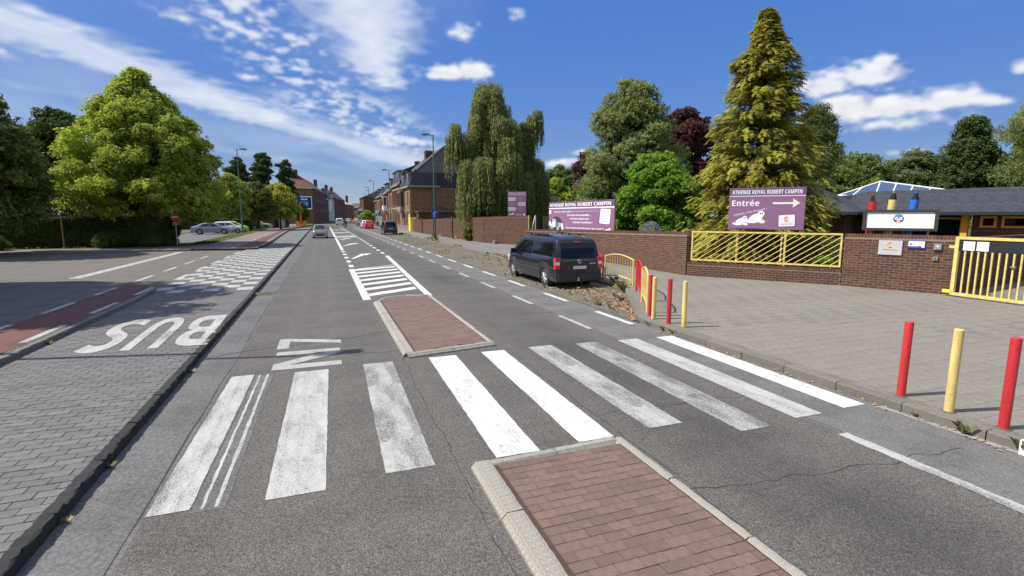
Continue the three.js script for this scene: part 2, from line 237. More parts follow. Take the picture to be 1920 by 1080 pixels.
// a flat sheet from a polygon of [x, z]; subdivided into cells so that vertex colours can carry patches of material
function sheet(poly, y, cell = 0, tone = null) {
  if (!cell) {
    const s = new THREE.Shape(poly.map(([x, z]) => new THREE.Vector2(x, -z))), g = new THREE.ShapeGeometry(s); g.rotateX(-Math.PI / 2); g.translate(0, y, 0);
    const P = g.attributes.position, U = g.attributes.uv, c = new Float32Array(P.count * 3).fill(1); for (let i = 0; i < P.count; i++) U.setXY(i, P.getX(i), P.getZ(i)); g.setAttribute('color', new THREE.BufferAttribute(c, 3)); return g;
  }
  const xs = poly.map((p) => p[0]), zs = poly.map((p) => p[1]), cx = Array.isArray(cell) ? cell[0] : cell, cz = Array.isArray(cell) ? cell[1] : cell;
  const b = B(); const clip = (pts, ax, val, keepLess) => { const out = []; for (let i = 0; i < pts.length; i++) { const a = pts[i], c = pts[(i + 1) % pts.length], ia = keepLess ? a[ax] <= val : a[ax] >= val, ic = keepLess ? c[ax] <= val : c[ax] >= val; if (ia) out.push(a); if (ia !== ic) { const t = (val - a[ax]) / (c[ax] - a[ax]); out.push([mix(a[0], c[0], t), mix(a[1], c[1], t)]); } } return out; };
  const x0 = Math.min(...xs), x1 = Math.max(...xs), z0 = Math.min(...zs), z1 = Math.max(...zs);
  for (let x = x0; x < x1; x += cx) {
    const col = clip(clip(poly, 0, x, false), 0, x + cx, true); if (col.length < 3) continue;
    for (let z = z0; z < z1; z += cz) {
      const q = clip(clip(col, 1, z, false), 1, z + cz, true); if (q.length < 3) continue;
      for (let i = 1; i < q.length - 1; i++) { let t = [q[0], q[i], q[i + 1]]; const ar = (t[1][0] - t[0][0]) * (t[2][1] - t[0][1]) - (t[1][1] - t[0][1]) * (t[2][0] - t[0][0]); if (Math.abs(ar) < 1e-9) continue; if (ar > 0) t = [t[0], t[2], t[1]]; for (const [a, c] of t) { b.color = tone ? tone(a, c) : [1, 1, 1]; b.v([a, y, c], [0, 1, 0], [a, c]); } }
    }
  }
  return b.build();
}
const blotch = (s, amt, f = 0.5) => (x, z) => { const v = 1 + (fbm(x * f, z * f * 0.5, 4, s) - 0.5) * amt * 0.6; return [v, v, v]; };

// ================================================================== SETTING
// levels: road 0, bus lane and side street 0.10, cycle path and pavements 0.20 on the west side, 0.12 on the east side
const BL = 0.10, PL = 0.20, PR = 0.12;
const ground = struct('ground');
part('meadow', sheet([[-700, 300], [700, 300], [700, -900], [-700, -900]], -0.06), M.lawn, ground);

// ---- main road
const road = struct('road');
const asphTone = (x, z) => {
  let v = 1 + (fbm(x * 1.1, z * 0.05, 4, 71) - 0.5) * 0.22 + (fbm(x * 1.7, z * 0.9, 3, 72) - 0.5) * 0.05;
  const oil = smooth(0.40, 0.62, fbm(x * 1.2 + 9, z * 0.25, 4, 73)) * Math.exp(-(((x - 4.35 - 0.25 * (fbm(z * 0.2, 1, 2, 5) - 0.5)) / 0.5) ** 2)); v *= 1 - 0.30 * oil;
  const old = x > 3.1 && x < 5.6 ? 0.93 : 1; v *= old; return [v, v * 0.995, v * 0.985];
};
const roadPoly = [[-1.55, 12], [5.62, 12], [5.62, -112], [8.2, -150], [12.4, -200], [20, -262], [28, -345], [20, -345], [9.5, -262], [4.5, -205], [-1.0, -150], [-1.55, -112]];
part('asphalt', sheet(roadPoly, 0, [0.45, 0.9], asphTone), M.asphalt, road);
part('gutter', sheet([[-2.2, 12], [-1.55, 12], [-1.55, -112], [-2.2, -112]], 0, [0.33, 0.8], blotch(81, 0.35, 0.9)), M.gutter, road);
part('cycle_lane', sheet([[5.62, 12], [6.95, 12], [6.95, -112], [9.6, -150], [8.2, -150], [5.62, -112]], 0, [0.4, 0.9], blotch(82, 0.22, 0.6)), M.smoothAsphalt, road);
// painted markings: thin sheets 4 mm proud; ragged edge follows the chippings
let paintSeed = 0;
function paintStrip(name, x0, x1, z0, z1, mat, y, parent, rag = 0.012, sk = 0) {
  const b = B(), n = Math.max(2, Math.min(40, Math.round(Math.abs(z1 - z0) / 0.12))), s = ++paintSeed; let prev = null;
  const ou = hash2(s, 3, 1) * 3, ov = hash2(s, 5, 2) * 3;
  for (let i = 0; i <= n; i++) {
    const t = i / n, z = mix(z0, z1, t) + (i === 0 || i === n ? (hash2(i, s, 7) - 0.5) * rag : 0), a = x0 + sk * t + (hash2(i, s, 1) - 0.5) * rag, c = x1 + sk * t + (hash2(i, s, 2) - 0.5) * rag;
    if (prev) b.quad([prev[0], y, prev[2]], [prev[1], y, prev[2]], [c, y, z], [a, y, z], [[ou + prev[0], ov + prev[2] * 0.5], [ou + prev[1], ov + prev[2] * 0.5], [ou + c, ov + z * 0.5], [ou + a, ov + z * 0.5]]);
    prev = [a, c, z];
  }
  const g = b.build(), N = g.attributes.normal; for (let i = 0; i < N.count; i++) N.setXYZ(i, 0, 1, 0);
  return part(name, g, mat, parent);
}
const crossing = [[-1.55, -1.22, -4.86, -8.92, 'mid'], [-0.62, -0.10, -4.80, -8.82, 'mid'], [0.46, 0.96, -4.92, -8.92, 'worn'], [1.60, 2.10, -4.86, -8.94, 'fresh'], [2.60, 3.05, -4.90, -8.98, 'fresh'], [3.56, 4.06, -4.96, -9.02, 'worn'], [4.55, 5.03, -4.50, -8.95, 'skid'], [5.50, 5.96, -4.58, -8.90, 'mid'], [6.40, 6.80, -4.62, -8.85, 'fresh']];
crossing.forEach(([a, b, c, d, k]) => paintStrip('crossing_stripe', a, b, c, d, M[k], 0.005, road, 0.010, 0.06));
paintStrip('crossing_stripe', -1.14, -1.11, -4.84, -8.86, M.mid, 0.005, road, 0.012, 0.05);
paintStrip('crossing_stripe', -1.03, -0.99, -4.84, -8.86, M.mid, 0.005, road, 0.012, 0.05);
part('tar_patch', sheet([[-1.20, -4.8], [-0.93, -4.8], [-0.88, -8.9], [-1.13, -8.9]], 0.0025, [0.1, 0.4], blotch(5, 0.3, 3)), M.gutter, road);

for (let z = -10.15; z > -100; z -= 3.47) { paintStrip('lane_dash', 6.66, 6.80, z, z - 1.72, M.fresh, 0.005, road); if (z < -10) paintStrip('lane_dash', 5.50, 5.63, z + 0.1, z - 1.55, M.mid, 0.005, road); }
paintStrip('lane_dash', 5.55, 5.70, -0.2, -4.05, M.mid, 0.005, road, 0.02); 
part('edge_line', sheet([[6.90, -3.0], [7.0, -3.0], [6.96, -4.5], [6.86, -4.5]], 0.005), M.plainPaint, road);
// hatched run-up to the traffic island and the turning lane beyond it
const rh = (z) => mix(3.03, 3.62, (-16.1 - z) / 16.2);
{ const b = B(), q = (x0, z0, x1, z1, w) => { const dx = x1 - x0, dz = z1 - z0, l = Math.hypot(dx, dz), nx = -dz / l * w / 2, nz = dx / l * w / 2; return sheetQuad([[x0 - nx, z0 - nz], [x1 - nx, z1 - nz], [x1 + nx, z1 + nz], [x0 + nx, z0 + nz]]); };
  const sheetQuad = (p) => { const g = sheet(p, 0.005); return g; };
  part('island_line', q(1.13, -15.9, 1.13, -25.4, 0.24), M.fresh, road);
  part('island_line', q(3.06, -16.1, 3.66, -33.2, 0.22), M.fresh, road);
  part('island_line', sheet([[1.25, -25.25], [rh(-27) - 0.1, -27.1], [rh(-27) - 0.1, -26.9], [1.25, -25.0]], 0.005), M.fresh, road);
  for (let k = 0; k < 7; k++) { const z = -16.6 - k * 1.32, x1 = rh(z) - 0.1; part('hatch_bar', sheet([[1.24, z], [x1, z - 1.15], [x1, z - 1.75], [1.24, z - 0.55]], 0.005), M.fresh, road); }
  for (let k = 0; k < 5; k++) { part('lane_dash', q(1.2, -26.4 - 2.75 * k, 1.2, -27.6 - 2.75 * k, 0.22), M.fresh, road); part('lane_dash', q(3.66, -35.0 - 3.0 * k, 3.66, -36.4 - 3.0 * k, 0.2), M.fresh, road); }
  for (let k = 0; k < 4; k++) part('lane_dash', q(3.66, -50.0 - 3.0 * k, 3.66, -51.4 - 3.0 * k, 0.2), M.fresh, road);
  part('island_line', q(1.2, -39.6, 1.2, -118, 0.22), M.fresh, road); part('island_line', q(3.68, -62, 3.3, -118, 0.18), M.mid, road);
  part('hatch_bar', sheet([[1.35, -62.5], [3.6, -62.5], [3.6, -68.5], [1.35, -66]], 0.005), M.mid, road); part('hatch_bar', sheet([[1.35, -77], [3.5, -79], [3.5, -82], [1.35, -81]], 0.005), M.mid, road); part('hatch_bar', sheet([[1.35, -92], [3.4, -94], [3.4, -96], [1.35, -95]], 0.005), M.mid, road);
  // merge arrows
  for (const z of [-31.6, -45, -56.5]) part('lane_arrow', sheet([[1.42, z + 0.1], [1.62, z], [2.25, z - 2.2], [2.5, z - 3.0], [2.38, z - 2.0], [2.95, z - 4.2], [2.05, z - 3.6], [2.2, z - 3.3], [1.98, z - 2.6]].map(([x, q]) => [x, z + (q - z) * 1.0]), 0.005), M.fresh, road);
}
// cracks across the lanes
function crack(x0, z0, x1, z1, w, seed) { const b = B(), n = 26; let p = null; for (let i = 0; i <= n; i++) { const t = i / n, x = mix(x0, x1, t), z = mix(z0, z1, t) + (fbm(t * 9, seed, 3, seed) - 0.5) * 0.28, h = w * (0.3 + 1.1 * hash2(i, seed, 4)); if (p) b.quad([p[0], 0.003, p[1] + p[2]], [x, 0.003, z + h], [x, 0.003, z - h], [p[0], 0.003, p[1] - p[2]]); p = [x, z, h]; } return part('crack', b.build(), M.jointBed, road); }
crack(-2.1, -10.35, 1.3, -11.3, 0.012, 3); crack(0.3, -9.7, 1.25, -9.6, 0.009, 5); crack(3.1, -11.9, 6.6, -12.4, 0.008, 7); crack(3.4, -27.5, 6.8, -28.0, 0.02, 9); crack(-0.6, -21.5, 0.9, -21.2, 0.012, 11); crack(3.2, -21, 6, -20.8, 0.012, 13); crack(0.2, -17.3, 1.1, -17.2, 0.012, 15); crack(-1.5, -44, 6.6, -44.3, 0.03, 17);
function seam(x0, z0, x1, z1, w, seed) { const b = B(), n = 40; let p = null; for (let i = 0; i <= n; i++) { const t = i / n, z = mix(z0, z1, t), x = mix(x0, x1, t) + (fbm(t * 14, seed, 3, seed) - 0.5) * 0.09, h = w * (0.25 + 1.1 * hash2(i, seed, 4)); if (p) b.quad([p[0] - p[2], 0.0032, p[1]], [p[0] + p[2], 0.0032, p[1]], [x + h, 0.0032, z], [x - h, 0.0032, z]); p = [x, z, h]; } return part('crack', b.build(), M.jointBed, road); }
seam(1.16, -4.3, 1.22, -9.2, 0.004, 21); seam(-1.58, 0, -1.56, -30, 0.007, 23); seam(3.15, -3, 3.2, -9, 0.005, 25); seam(5.64, -1, 5.64, -12, 0.005, 27); seam(1.1, 0, 1.15, -4.3, 0.004, 29); crack(3.2, -5.6, 5.5, -5.4, 0.004, 33); crack(3.1, -3.6, 6.5, -3.3, 0.004, 35);
// drain grate in the gutter
{ const d = thing('drain_grate', 'rusty iron drain grate let into the gutter beside the chequered bus lane', 'drain', [-1.9, 0, -18.35]); const b = B(); b.span(-0.25, 0.25, 0.002, 0.012, -0.3, -0.24).span(-0.25, 0.25, 0.002, 0.012, 0.24, 0.3).span(-0.25, -0.2, 0.002, 0.012, -0.24, 0.24).span(0.2, 0.25, 0.002, 0.012, -0.24, 0.24); part('frame', b.build(), std(0.14, 0.10, 0.07), d); for (let k = 0; k < 6; k++) part('bar', B().span(-0.17 + k * 0.065, -0.135 + k * 0.065, 0.001, 0.009, -0.235, 0.235).build(), std(0.13, 0.095, 0.07), d); part('pit', sheet([[-0.2, 0.24], [0.2, 0.24], [0.2, -0.24], [-0.2, -0.24]], 0.0008), M.black, d); }

// ---- lettering on the ground, with the added N7 overlay label
const font = await new FontLoader().loadAsync('fonts/droid/droid_sans_regular.typeface.json'), bold = await new FontLoader().loadAsync('fonts/droid/droid_sans_bold.typeface.json');
function glyph(f, ch) { const g = new THREE.ShapeGeometry(f.generateShapes(ch, 1), 6); g.computeBoundingBox(); const b = g.boundingBox; g.translate(-b.min.x, -b.min.y, 0); g.scale(1 / (b.max.x - b.min.x), 1 / (b.max.y - b.min.y), 1); return g; }
function layGlyph(ch, f, parent, mat, name, place) { const g = glyph(f, ch), P = g.attributes.position, U = g.attributes.uv; for (let i = 0; i < P.count; i++) { const [x, y, z] = place(P.getX(i), P.getY(i)); P.setXYZ(i, x, y, z); U.setXY(i, x, z * 0.5); g.attributes.normal.setXYZ(i, 0, 1, 0); } if (parent) return part(name, g, mat, parent); }
layGlyph('N', bold, road, M.overlayPaint, 'letter', (u, v) => [mix(0.18, -0.93, v), 0.006, mix(-9.05, -10.25, u)]);  // N7 is a map overlay label, added here as road paint
layGlyph('7', bold, road, M.overlayPaint, 'letter', (u, v) => [mix(0.22, -0.96, v), 0.006, mix(-10.5, -11.35, u)]);

// ---- bus lane: laid pavers near, one worn sheet farther on
const busLane = struct('bus_lane');
part('joint_bed', sheet([[-5.15, 6], [-2.3, 6], [-2.3, -24.2], [-5.15, -24.2]], BL - 0.012), M.jointBed, busLane);
part('surface', sheet([[-5.3, -24], [-2.3, -24], [-2.3, -112], [-4.9, -108], [-5.3, -88], [-4.75, -60], [-4.4, -46], [-4.6, -42], [-5.3, -40]], BL, [0.6, 1], blotch(31, 0.22, 0.5)), M.busFar, busLane);
// lay pavers of pitch [px, pz] over a rectangle; the nearest become parts, the others one mesh
function lay(parent, name, rect, px, pz, y, th, gap, mats, allMat, base, near, maxParts, seed, bond = 0.5, inside = null, cam = [0, 0], jit = 0.004) {
  const [x0, x1, z0, z1] = rect, list = []; const r = rng(seed);
  let row = 0; for (let z = z0; z < z1 - 0.01; z += pz, row++) {
    const off = (row % 2) * bond * px;
    for (let x = x0 - off; x < x1 - 0.01; x += px) { const a = Math.max(x, x0), b = Math.min(x + px, x1), c = z, d = Math.min(z + pz, z1); if (b - a < 0.03) continue; const mx = (a + b) / 2, mz = (c + d) / 2; if (inside && !inside(mx, mz)) continue; list.push([mx, mz, b - a, d - c, Math.hypot(mx - cam[0], mz - cam[1])]); }
  }
  list.sort((a, b) => a[4] - b[4]);
  const all = B(), geos = {}; let full = 0;
  list.forEach(([mx, mz, w, d, dist], i) => {
    const dy = (r() - 0.5) * jit, ry = (r() - 0.5) * 3 * jit, k = Math.floor(r() * mats.length), t = 1 + (r() - 0.5) * 44 * jit;
    if (full < maxParts && dist < near && mz < -1.5) {
      const key = w.toFixed(3) + d.toFixed(3); geos[key] ??= B().box(0, -th / 2, 0, w - gap, th, d - gap, 0, 'b').build();
      const m = part(name, geos[key], mats[k], parent); m.position.set(mx, y + dy, mz); m.rotation.y = ry; m.rotation.x = (r() - 0.5) * 1.5 * jit; full++;
    } else { all.color = [t, t, t]; all.box(mx, y + dy - th / 2, mz, w - gap, th, d - gap, ry, 'b'); }
  });
  if (all.p.length) part(name + '_field', all.build(), allMat, parent, 'stuff');
}
lay(busLane, 'paver', [-5.15, -2.3, -24.1, 4], 0.24, 0.135, BL, 0.03, 0.009, M.paver, M.paverAll, 0, 11, 300, 4, 0.5, null, [-3.2, -6]);
// kerb stones along a line
function kerbRun(parent, name, pts, w, h, y0, len, mats, seed, chamfer = 0.02, rag = 0) {
  const r = rng(seed);
  for (let i = 0; i < pts.length - 1; i++) {
    const [ax, az] = pts[i], [bx, bz] = pts[i + 1], L = Math.hypot(bx - ax, bz - az), n = Math.max(1, Math.round(L / len)), s = L / n, ry = Math.atan2(-(bz - az), bx - ax);
    for (let k = 0; k < n; k++) { const t = (k + 0.5) / n, m = part(name, kerbGeo(s - 0.012, w, h, chamfer, rag, Math.floor(r() * 4)), mats[Math.floor(r() * mats.length)], parent); m.position.set(mix(ax, bx, t), y0 + (r() - 0.5) * 0.006, mix(az, bz, t)); m.rotation.y = ry + (r() - 0.5) * 0.006; }
  }
}
const kgCache = {};
function kerbGeo(l, w, h, c, rag, variant) {
  const key = [l.toFixed(2), w, h, c, rag, variant].join(); if (kgCache[key]) return kgCache[key];
  const n = rag ? 14 : 3, b = B(), prof = [[-w / 2, 0], [-w / 2, h - c], [-w / 2 + c, h], [w / 2 - c, h], [w / 2, h - c], [w / 2, 0]];
  const at = (i, k) => { const x = -l / 2 + l * i / n, [z, y] = prof[k], j = rag && k > 0 && k < 5 ? rag : 0; const e = (i === 0 || i === n) && c ? 0.004 : 0; return [x, y + (hash2(i, k, 9 + variant) - 0.5) * j - (k > 0 && k < 5 ? e : 0), z * (1) + (hash2(i, k, 19 + variant) - 0.5) * j]; };
  for (let i = 0; i < n; i++) for (let k = 0; k < 5; k++) b.quad(at(i, k), at(i, k + 1), at(i + 1, k + 1), at(i + 1, k));
  for (const i of [0, n]) for (let k = 1; k < 4; k++) { const q = [at(i, 0), at(i, k), at(i, k + 1), at(i, 5)]; b.quad(...q); }
  let g = b.build(); return kgCache[key] = g;
}
kerbRun(busLane, 'kerb_stone', [[-2.25, 4], [-2.25, -24]], 0.12, 0.16, -0.05, 1.0, M.darkKerb, 12, 0.012, 0.022);
kerbRun(busLane, 'kerb_stone', [[-2.25, -24], [-2.25, -60]], 0.12, 0.16, -0.05, 2.0, M.darkKerb, 13, 0.015);
kerbRun(busLane, 'kerb_stone', [[-2.25, -60], [-2.25, -112]], 0.12, 0.16, -0.05, 4.0, M.darkKerb, 14, 0.015);
// the word BUS, written for traffic coming the other way
const busXZ = { B: [-2.28, -2.92], U: [-3.08, -3.68], S: [-3.84, -4.42] };
for (const ch of 'BUS') layGlyph(ch, bold, busLane, M.mid, 'letter', (u, v) => [mix(busXZ[ch][0], busXZ[ch][1], u) - 0.14 * (0.5 - v), BL + 0.008, mix(-14.15, -10.95, v)]);
// chequered strip where the bus lane crosses the junction
for (let r = 0; r < 31; r++) for (let c = 0; c < 6; c++) { if ((r + c) % 2 !== 0) continue; if (r === 0 && c > 4) continue; const z = -18.75 - r * 0.75, x1 = -2.34 - c * 0.5; paintStrip('chequer', x1 - 0.49, x1, z, z - 0.74, M.mid, BL + 0.007, busLane, 0.02); }
// ---- side street and junction
const side = struct('side_street');
part('asphalt', sheet([[-5.15, -18.4], [-5.15, -24.05], [-5.3, -24.05], [-5.3, -40.3], [-9, -41.0], [-14.5, -40.3], [-60, -43], [-60, -26], [-22, -24.3], [-12, -22.8], [-8, -21.6], [-6.2, -18.4]], BL, [0.8, 0.8], blotch(44, 0.25, 0.3)), M.sideStreet, side);
part('stop_line', sheet([[-9.45, -24.4], [-9.0, -24.4], [-8.85, -39.6], [-9.25, -39.6]], BL + 0.006), M.mid, side);
for (let k = 0; k < 4; k++) { const z = -22.6 - k * 3.6; paintStrip('lane_dash', -6.75, -6.60, z, z - 2.1, M.mid, BL + 0.006, side); }
for (let k = 0; k < 5; k++) { const z = -22.6 - k * 3.5; paintStrip('lane_dash', -5.5, -5.32, z, z - 2.0, M.mid, BL + 0.006, side); }
part('centre_line', sheet([[-18, -33.6], [-16.4, -35.4], [-22, -35.6], [-22, -35.3]], BL + 0.006), M.worn, side); part('centre_line', sheet([[-13.6, -33.9], [-17.0, -34.1], [-17.0, -34.5], [-15.5, -34.4]], BL + 0.006), M.worn, side);
// ---- west pavement, near corner
const pw = struct('pavement_west');
const nearCorner = [[-5.22, 6], [-5.22, -19.2], [-5.6, -20.5], [-6.6, -21.3], [-8, -22.3], [-12, -23.1], [-22, -24.4], [-60, -25.9], [-60, 6]];
part('paving', sheet(nearCorner, PL, [0.8, 0.8], blotch(46, 0.3, 0.5)), std(0.27, 0.265, 0.25, { map: rep(grainTex, 0.8), vertexColors: true }), pw);
const cyc = struct('cycle_path');
part('red_surface', sheet([[-6.45, 6], [-5.28, 6], [-5.28, -19.4], [-5.7, -20.4], [-6.45, -20.9]], PL + 0.005, [0.4, 0.8], blotch(47, 0.3, 0.8)), M.redPath, cyc);
for (let z = -3.0; z > -19; z -= 3.05) { paintStrip('path_dash', -6.52, -6.38, z, z - 1.7, M.mid, PL + 0.010, cyc); paintStrip('path_dash', -5.42, -5.28, z + 0.35, z - 1.3, M.mid, PL + 0.010, cyc); }
kerbRun(pw, 'kerb_stone', [[-5.16, 4], [-5.16, -17.2], [-5.25, -19.2], [-5.62, -20.4], [-6.5, -21.2]], 0.13, 0.16, 0.043, 1.0, M.kerb, 15, 0.02, 0.008);
kerbRun(pw, 'kerb_stone', [[-6.6, -21.25], [-8, -22.3], [-12, -23.1], [-22, -24.4]], 0.13, 0.14, BL - 0.03, 1.2, M.kerb, 16);
// far corner: pavement, red cycle path, verge, car park
const pf = struct('pavement_far');
part('paving', sheet([[-4.7, -41], [-9, -41.4], [-14.5, -40.6], [-60, -43.3], [-60, -46.5], [-22, -45.4], [-10.5, -46.6], [-9.0, -52], [-9.2, -70], [-9.6, -104], [-8, -150], [-2.6, -150], [-4.9, -109], [-5.3, -88], [-4.8, -60], [-4.45, -46], [-4.5, -42]], PL, [0.9, 0.9], blotch(48, 0.22, 0.4)), std(0.46, 0.385, 0.34, { map: rep(grainTex, 0.6), vertexColors: true }), pf);
part('red_surface', sheet([[-6.2, -41.2], [-4.72, -41.1], [-4.6, -46], [-4.95, -60], [-5.45, -88], [-5.05, -109], [-6.3, -109], [-6.4, -88], [-6.25, -60]], PL + 0.005, [0.5, 1], blotch(49, 0.25, 0.6)), M.redPath, cyc);
for (let z = -41.8; z > -108; z -= 3.1) { paintStrip('path_dash', -6.38, -6.22, z, z - 1.7, M.mid, PL + 0.010, cyc); const e = z > -60 ? mix(-4.66, -4.98, clamp((-46 - z) / 14)) : mix(-4.98, -5.48, clamp((-60 - z) / 28)); paintStrip('path_dash', e - 0.14, e, z, z - 1.7, M.mid, PL + 0.010, cyc); }
kerbRun(pf, 'kerb_stone', [[-8.6, -41.25], [-5.2, -41.0], [-4.62, -41.6], [-4.4, -46], [-4.75, -60], [-5.25, -88], [-4.9, -108]], 0.16, 0.2, 0.02, 2, M.darkKerb, 17);
kerbRun(pf, 'kerb_stone', [[-8.8, -41.3], [-14.5, -40.5], [-40, -42]], 0.14, 0.13, BL - 0.02, 2, M.kerb, 18);
const verge = struct('grass_verge');
part('turf', sheet([[-10.8, -45.6], [-9.2, -47.6], [-8.6, -54], [-9.0, -70], [-9.4, -104], [-10.1, -104], [-10.4, -72], [-10.1, -55], [-11.2, -47.5], [-24, -47.4], [-24, -44.8], [-16, -44.4]], PL + 0.004, [0.5, 0.5], (x, z) => { const v = 1 + (fbm(x * 0.9, z * 0.9, 4, 61) - 0.5) * 0.7; return [v, v * 0.97, v]; }), M.grass, verge);
const lot = struct('car_park');
part('asphalt', sheet([[-10.3, -48], [-10.1, -55], [-10.4, -72], [-10.2, -128], [-80, -128], [-80, -47], [-24, -46.8]], PL - 0.04, [2, 2], blotch(62, 0.2, 0.2)), M.lotAsphalt, lot);

// ---- east side: cobbled parking strip, kerb, pavement
const parking = struct('parking_strip');
part('sand_bed', sheet([[6.95, -10.2], [8.75, -13.6], [9.62, -15.2], [9.62, -112], [6.95, -112]], 0.002, [0.5, 0.8], blotch(64, 0.4, 0.7)), std(0.30, 0.27, 0.205, { map: rep(grainTex, 1.2), bumpMap: rep(grainBump, 2), bumpScale: 0.012, vertexColors: true }), parking);
lay(parking, 'cobble', [7.0, 9.6, -44, -10.4], 0.155, 0.125, 0.013, 0.03, 0.022, [M.cobbleAll], M.cobbleAll, 0, 0, 0, 24, 0.5, (x, z) => z < -15.1 || x < 6.95 + (-10.2 - z) * 0.54);
const pe = struct('pavement_east');
const eastPoly = [[7.1, 8], [7.1, -10.0], [7.25, -10.6], [8.95, -13.7], [9.85, -15.2], [9.85, -112], [12.2, -150], [14.2, -150], [13.6, -120], [13.0, -60], [13.5, -43.8], [15.6, -38.6], [14.0, -36], [14.2, -17], [17.0, -12.6], [18.4, -10], [18.4, 8]];
part('joint_bed', sheet(eastPoly, PR - 0.005, [0.7, 0.7], blotch(65, 0.3, 0.6)), std(0.47, 0.433, 0.37, { map: rep(grainTex, 1.0), vertexColors: true }), pe);
const inEast = (x, z) => { const lim = z > -10.3 ? 7.26 : z > -15.2 ? 7.3 + (-10.3 - z) * 0.53 : 10.0; const far = z < -17 ? 13.72 : z < -12.7 ? mix(17.0, 13.85, (-12.7 - z) / 4.3) : z < -10 ? mix(18.0, 17.0, (-10 - z) / 2.7) : 18.3; return x > lim && x < far; };
lay(pe, 'paving_slab', [7.26, 18.3, -30, 2], 0.40, 0.30, PR, 0.03, 0.004, M.slab, M.slabAll, 0, 13, 300, 28, 0.5, inEast, [8, -4], 0.0015);
part('worn_paving', sheet([[9.9, -30.2], [13.7, -30.2], [13.4, -43], [12.9, -60], [13.5, -112], [9.9, -112]], PR, [0.8, 0.8], blotch(66, 0.3, 0.5)), M.pavement, pe);
kerbRun(pe, 'kerb_stone', [[7.07, 4], [7.07, -9.8], [7.2, -10.55], [8.9, -13.65], [9.75, -15.1]], 0.16, 0.2, PR - 0.197, 0.9, M.kerb, 19, 0.02, 0.008);
kerbRun(pe, 'kerb_stone', [[9.72, -15.2], [9.72, -60]], 0.16, 0.2, PR - 0.197, 1.0, M.kerb, 20);
kerbRun(pe, 'kerb_stone', [[9.72, -60], [9.72, -112]], 0.16, 0.2, PR - 0.197, 4, M.kerb, 21);
const schoolYard = struct('school_yard');
part('lawn', sheet([[14.1, -36], [15.7, -38.5], [13.6, -44], [13.1, -60], [13.1, -78], [70, -78], [70, 12], [18.9, 12], [18.9, -10.4], [17.2, -12.6], [14.4, -17]], 0.06, [1.5, 1.5], blotch(67, 0.5, 0.3)), M.lawn, schoolYard);
part('yard_paving', sheet([[18.4, 12], [18.4, -9.9], [21, -12], [27, -14], [34, 12]], 0.075, [1.5, 1.5], blotch(68, 0.25, 0.4)), M.pavement, schoolYard);

// ---- traffic islands
function island(label, outline, rect, seed, inside) {
  const t = thing('traffic_island', label, 'traffic island', [0, 0, 0], 0, 'traffic islands of the zebra crossing');
  part('bed', sheet(outline.bed, 0.066), std(0.17, 0.095, 0.075, { map: rep(grainTex, 2) }), t);
  kerbRun(t, 'kerb_stone', outline.left, 0.24, 0.095, -0.01, 1.0, M.creamKerb, seed, 0.05, 0.006); kerbRun(t, 'kerb_stone', outline.right, 0.15, 0.095, -0.01, 1.0, M.creamKerb, seed + 1, 0.05, 0.006); kerbRun(t, 'kerb_stone', outline.end, 0.17, 0.09, -0.01, 0.95, M.creamKerb, seed + 2, 0.05, 0.006);
  lay(t, 'paver', rect, 0.205, 0.112, 0.076, 0.03, 0.005, M.redPaver, M.redPaverAll, 0, 30, 300, seed + 3, 0.5, inside, [2, -9]); return t;
}
island('red paved traffic island with cream kerbs in front of the hatched lane', { bed: [[1.4, -9.1], [2.95, -9.5], [2.95, -15.9], [1.4, -15.2]], left: [[1.36, -9.12], [1.36, -15.1]], right: [[3.0, -9.46], [3.0, -15.75]], end: [[1.3, -9.1], [3.05, -9.42]] }, [1.48, 2.93, -15.9, -9.12], 31, (x, z) => z < -9.18 - (x - 1.4) * 0.18 && z > -15.5 - 0.3 * (x - 1.49) + (x > 2.6 ? 0.2 : 0));
{ const t = scene.children[scene.children.length - 1]; kerbRun(t, 'kerb_stone', [[1.38, -15.15], [1.62, -15.75], [2.3, -16.05], [2.98, -15.85]], 0.16, 0.09, -0.01, 0.7, M.creamKerb, 37, 0.05, 0.006); }
island('red paved traffic island with cream kerbs on the near side of the zebra crossing', { bed: [[1.4, 2], [2.95, 2], [2.95, -4.6], [1.4, -4.6]], left: [[1.40, -4.72], [1.40, 2]], right: [[2.99, -4.72], [2.99, 2]], end: [[1.45, -4.66], [2.95, -4.72]] }, [1.52, 2.92, -4.58, 1], 41, null);

// ================================================================== PLANTS
// leaf sprigs: a few small folded leaves round a twig, about one metre across before scaling
function sprig(n, len, wid, seed, flat = 0.7) {
  const r = rng(seed), b = B();
  for (let i = 0; i < n; i++) {
    const c = V((r() - 0.5) * 0.9, (r() - 0.5) * 0.7, (r() - 0.5) * 0.9), d = V(r() - 0.5, (r() - 0.6) * flat, r() - 0.5).normalize(), s = V((r() - 0.5) * 1.5, 0.55 + 0.3 * r(), (r() - 0.5) * 1.5).cross(d).normalize(), nn = d.clone().cross(s), L = len * (0.7 + 0.6 * r()), w = wid * (0.7 + 0.6 * r());
    const a = c.clone().addScaledVector(d, -L / 2), m1 = c.clone().addScaledVector(s, w / 2).addScaledVector(nn, w * 0.15), m2 = c.clone().addScaledVector(s, -w / 2).addScaledVector(nn, w * 0.15), e = c.clone().addScaledVector(d, L / 2);
    b.quad(a.toArray(), m1.toArray(), e.toArray(), m2.toArray());
  }
  return b.build();
}
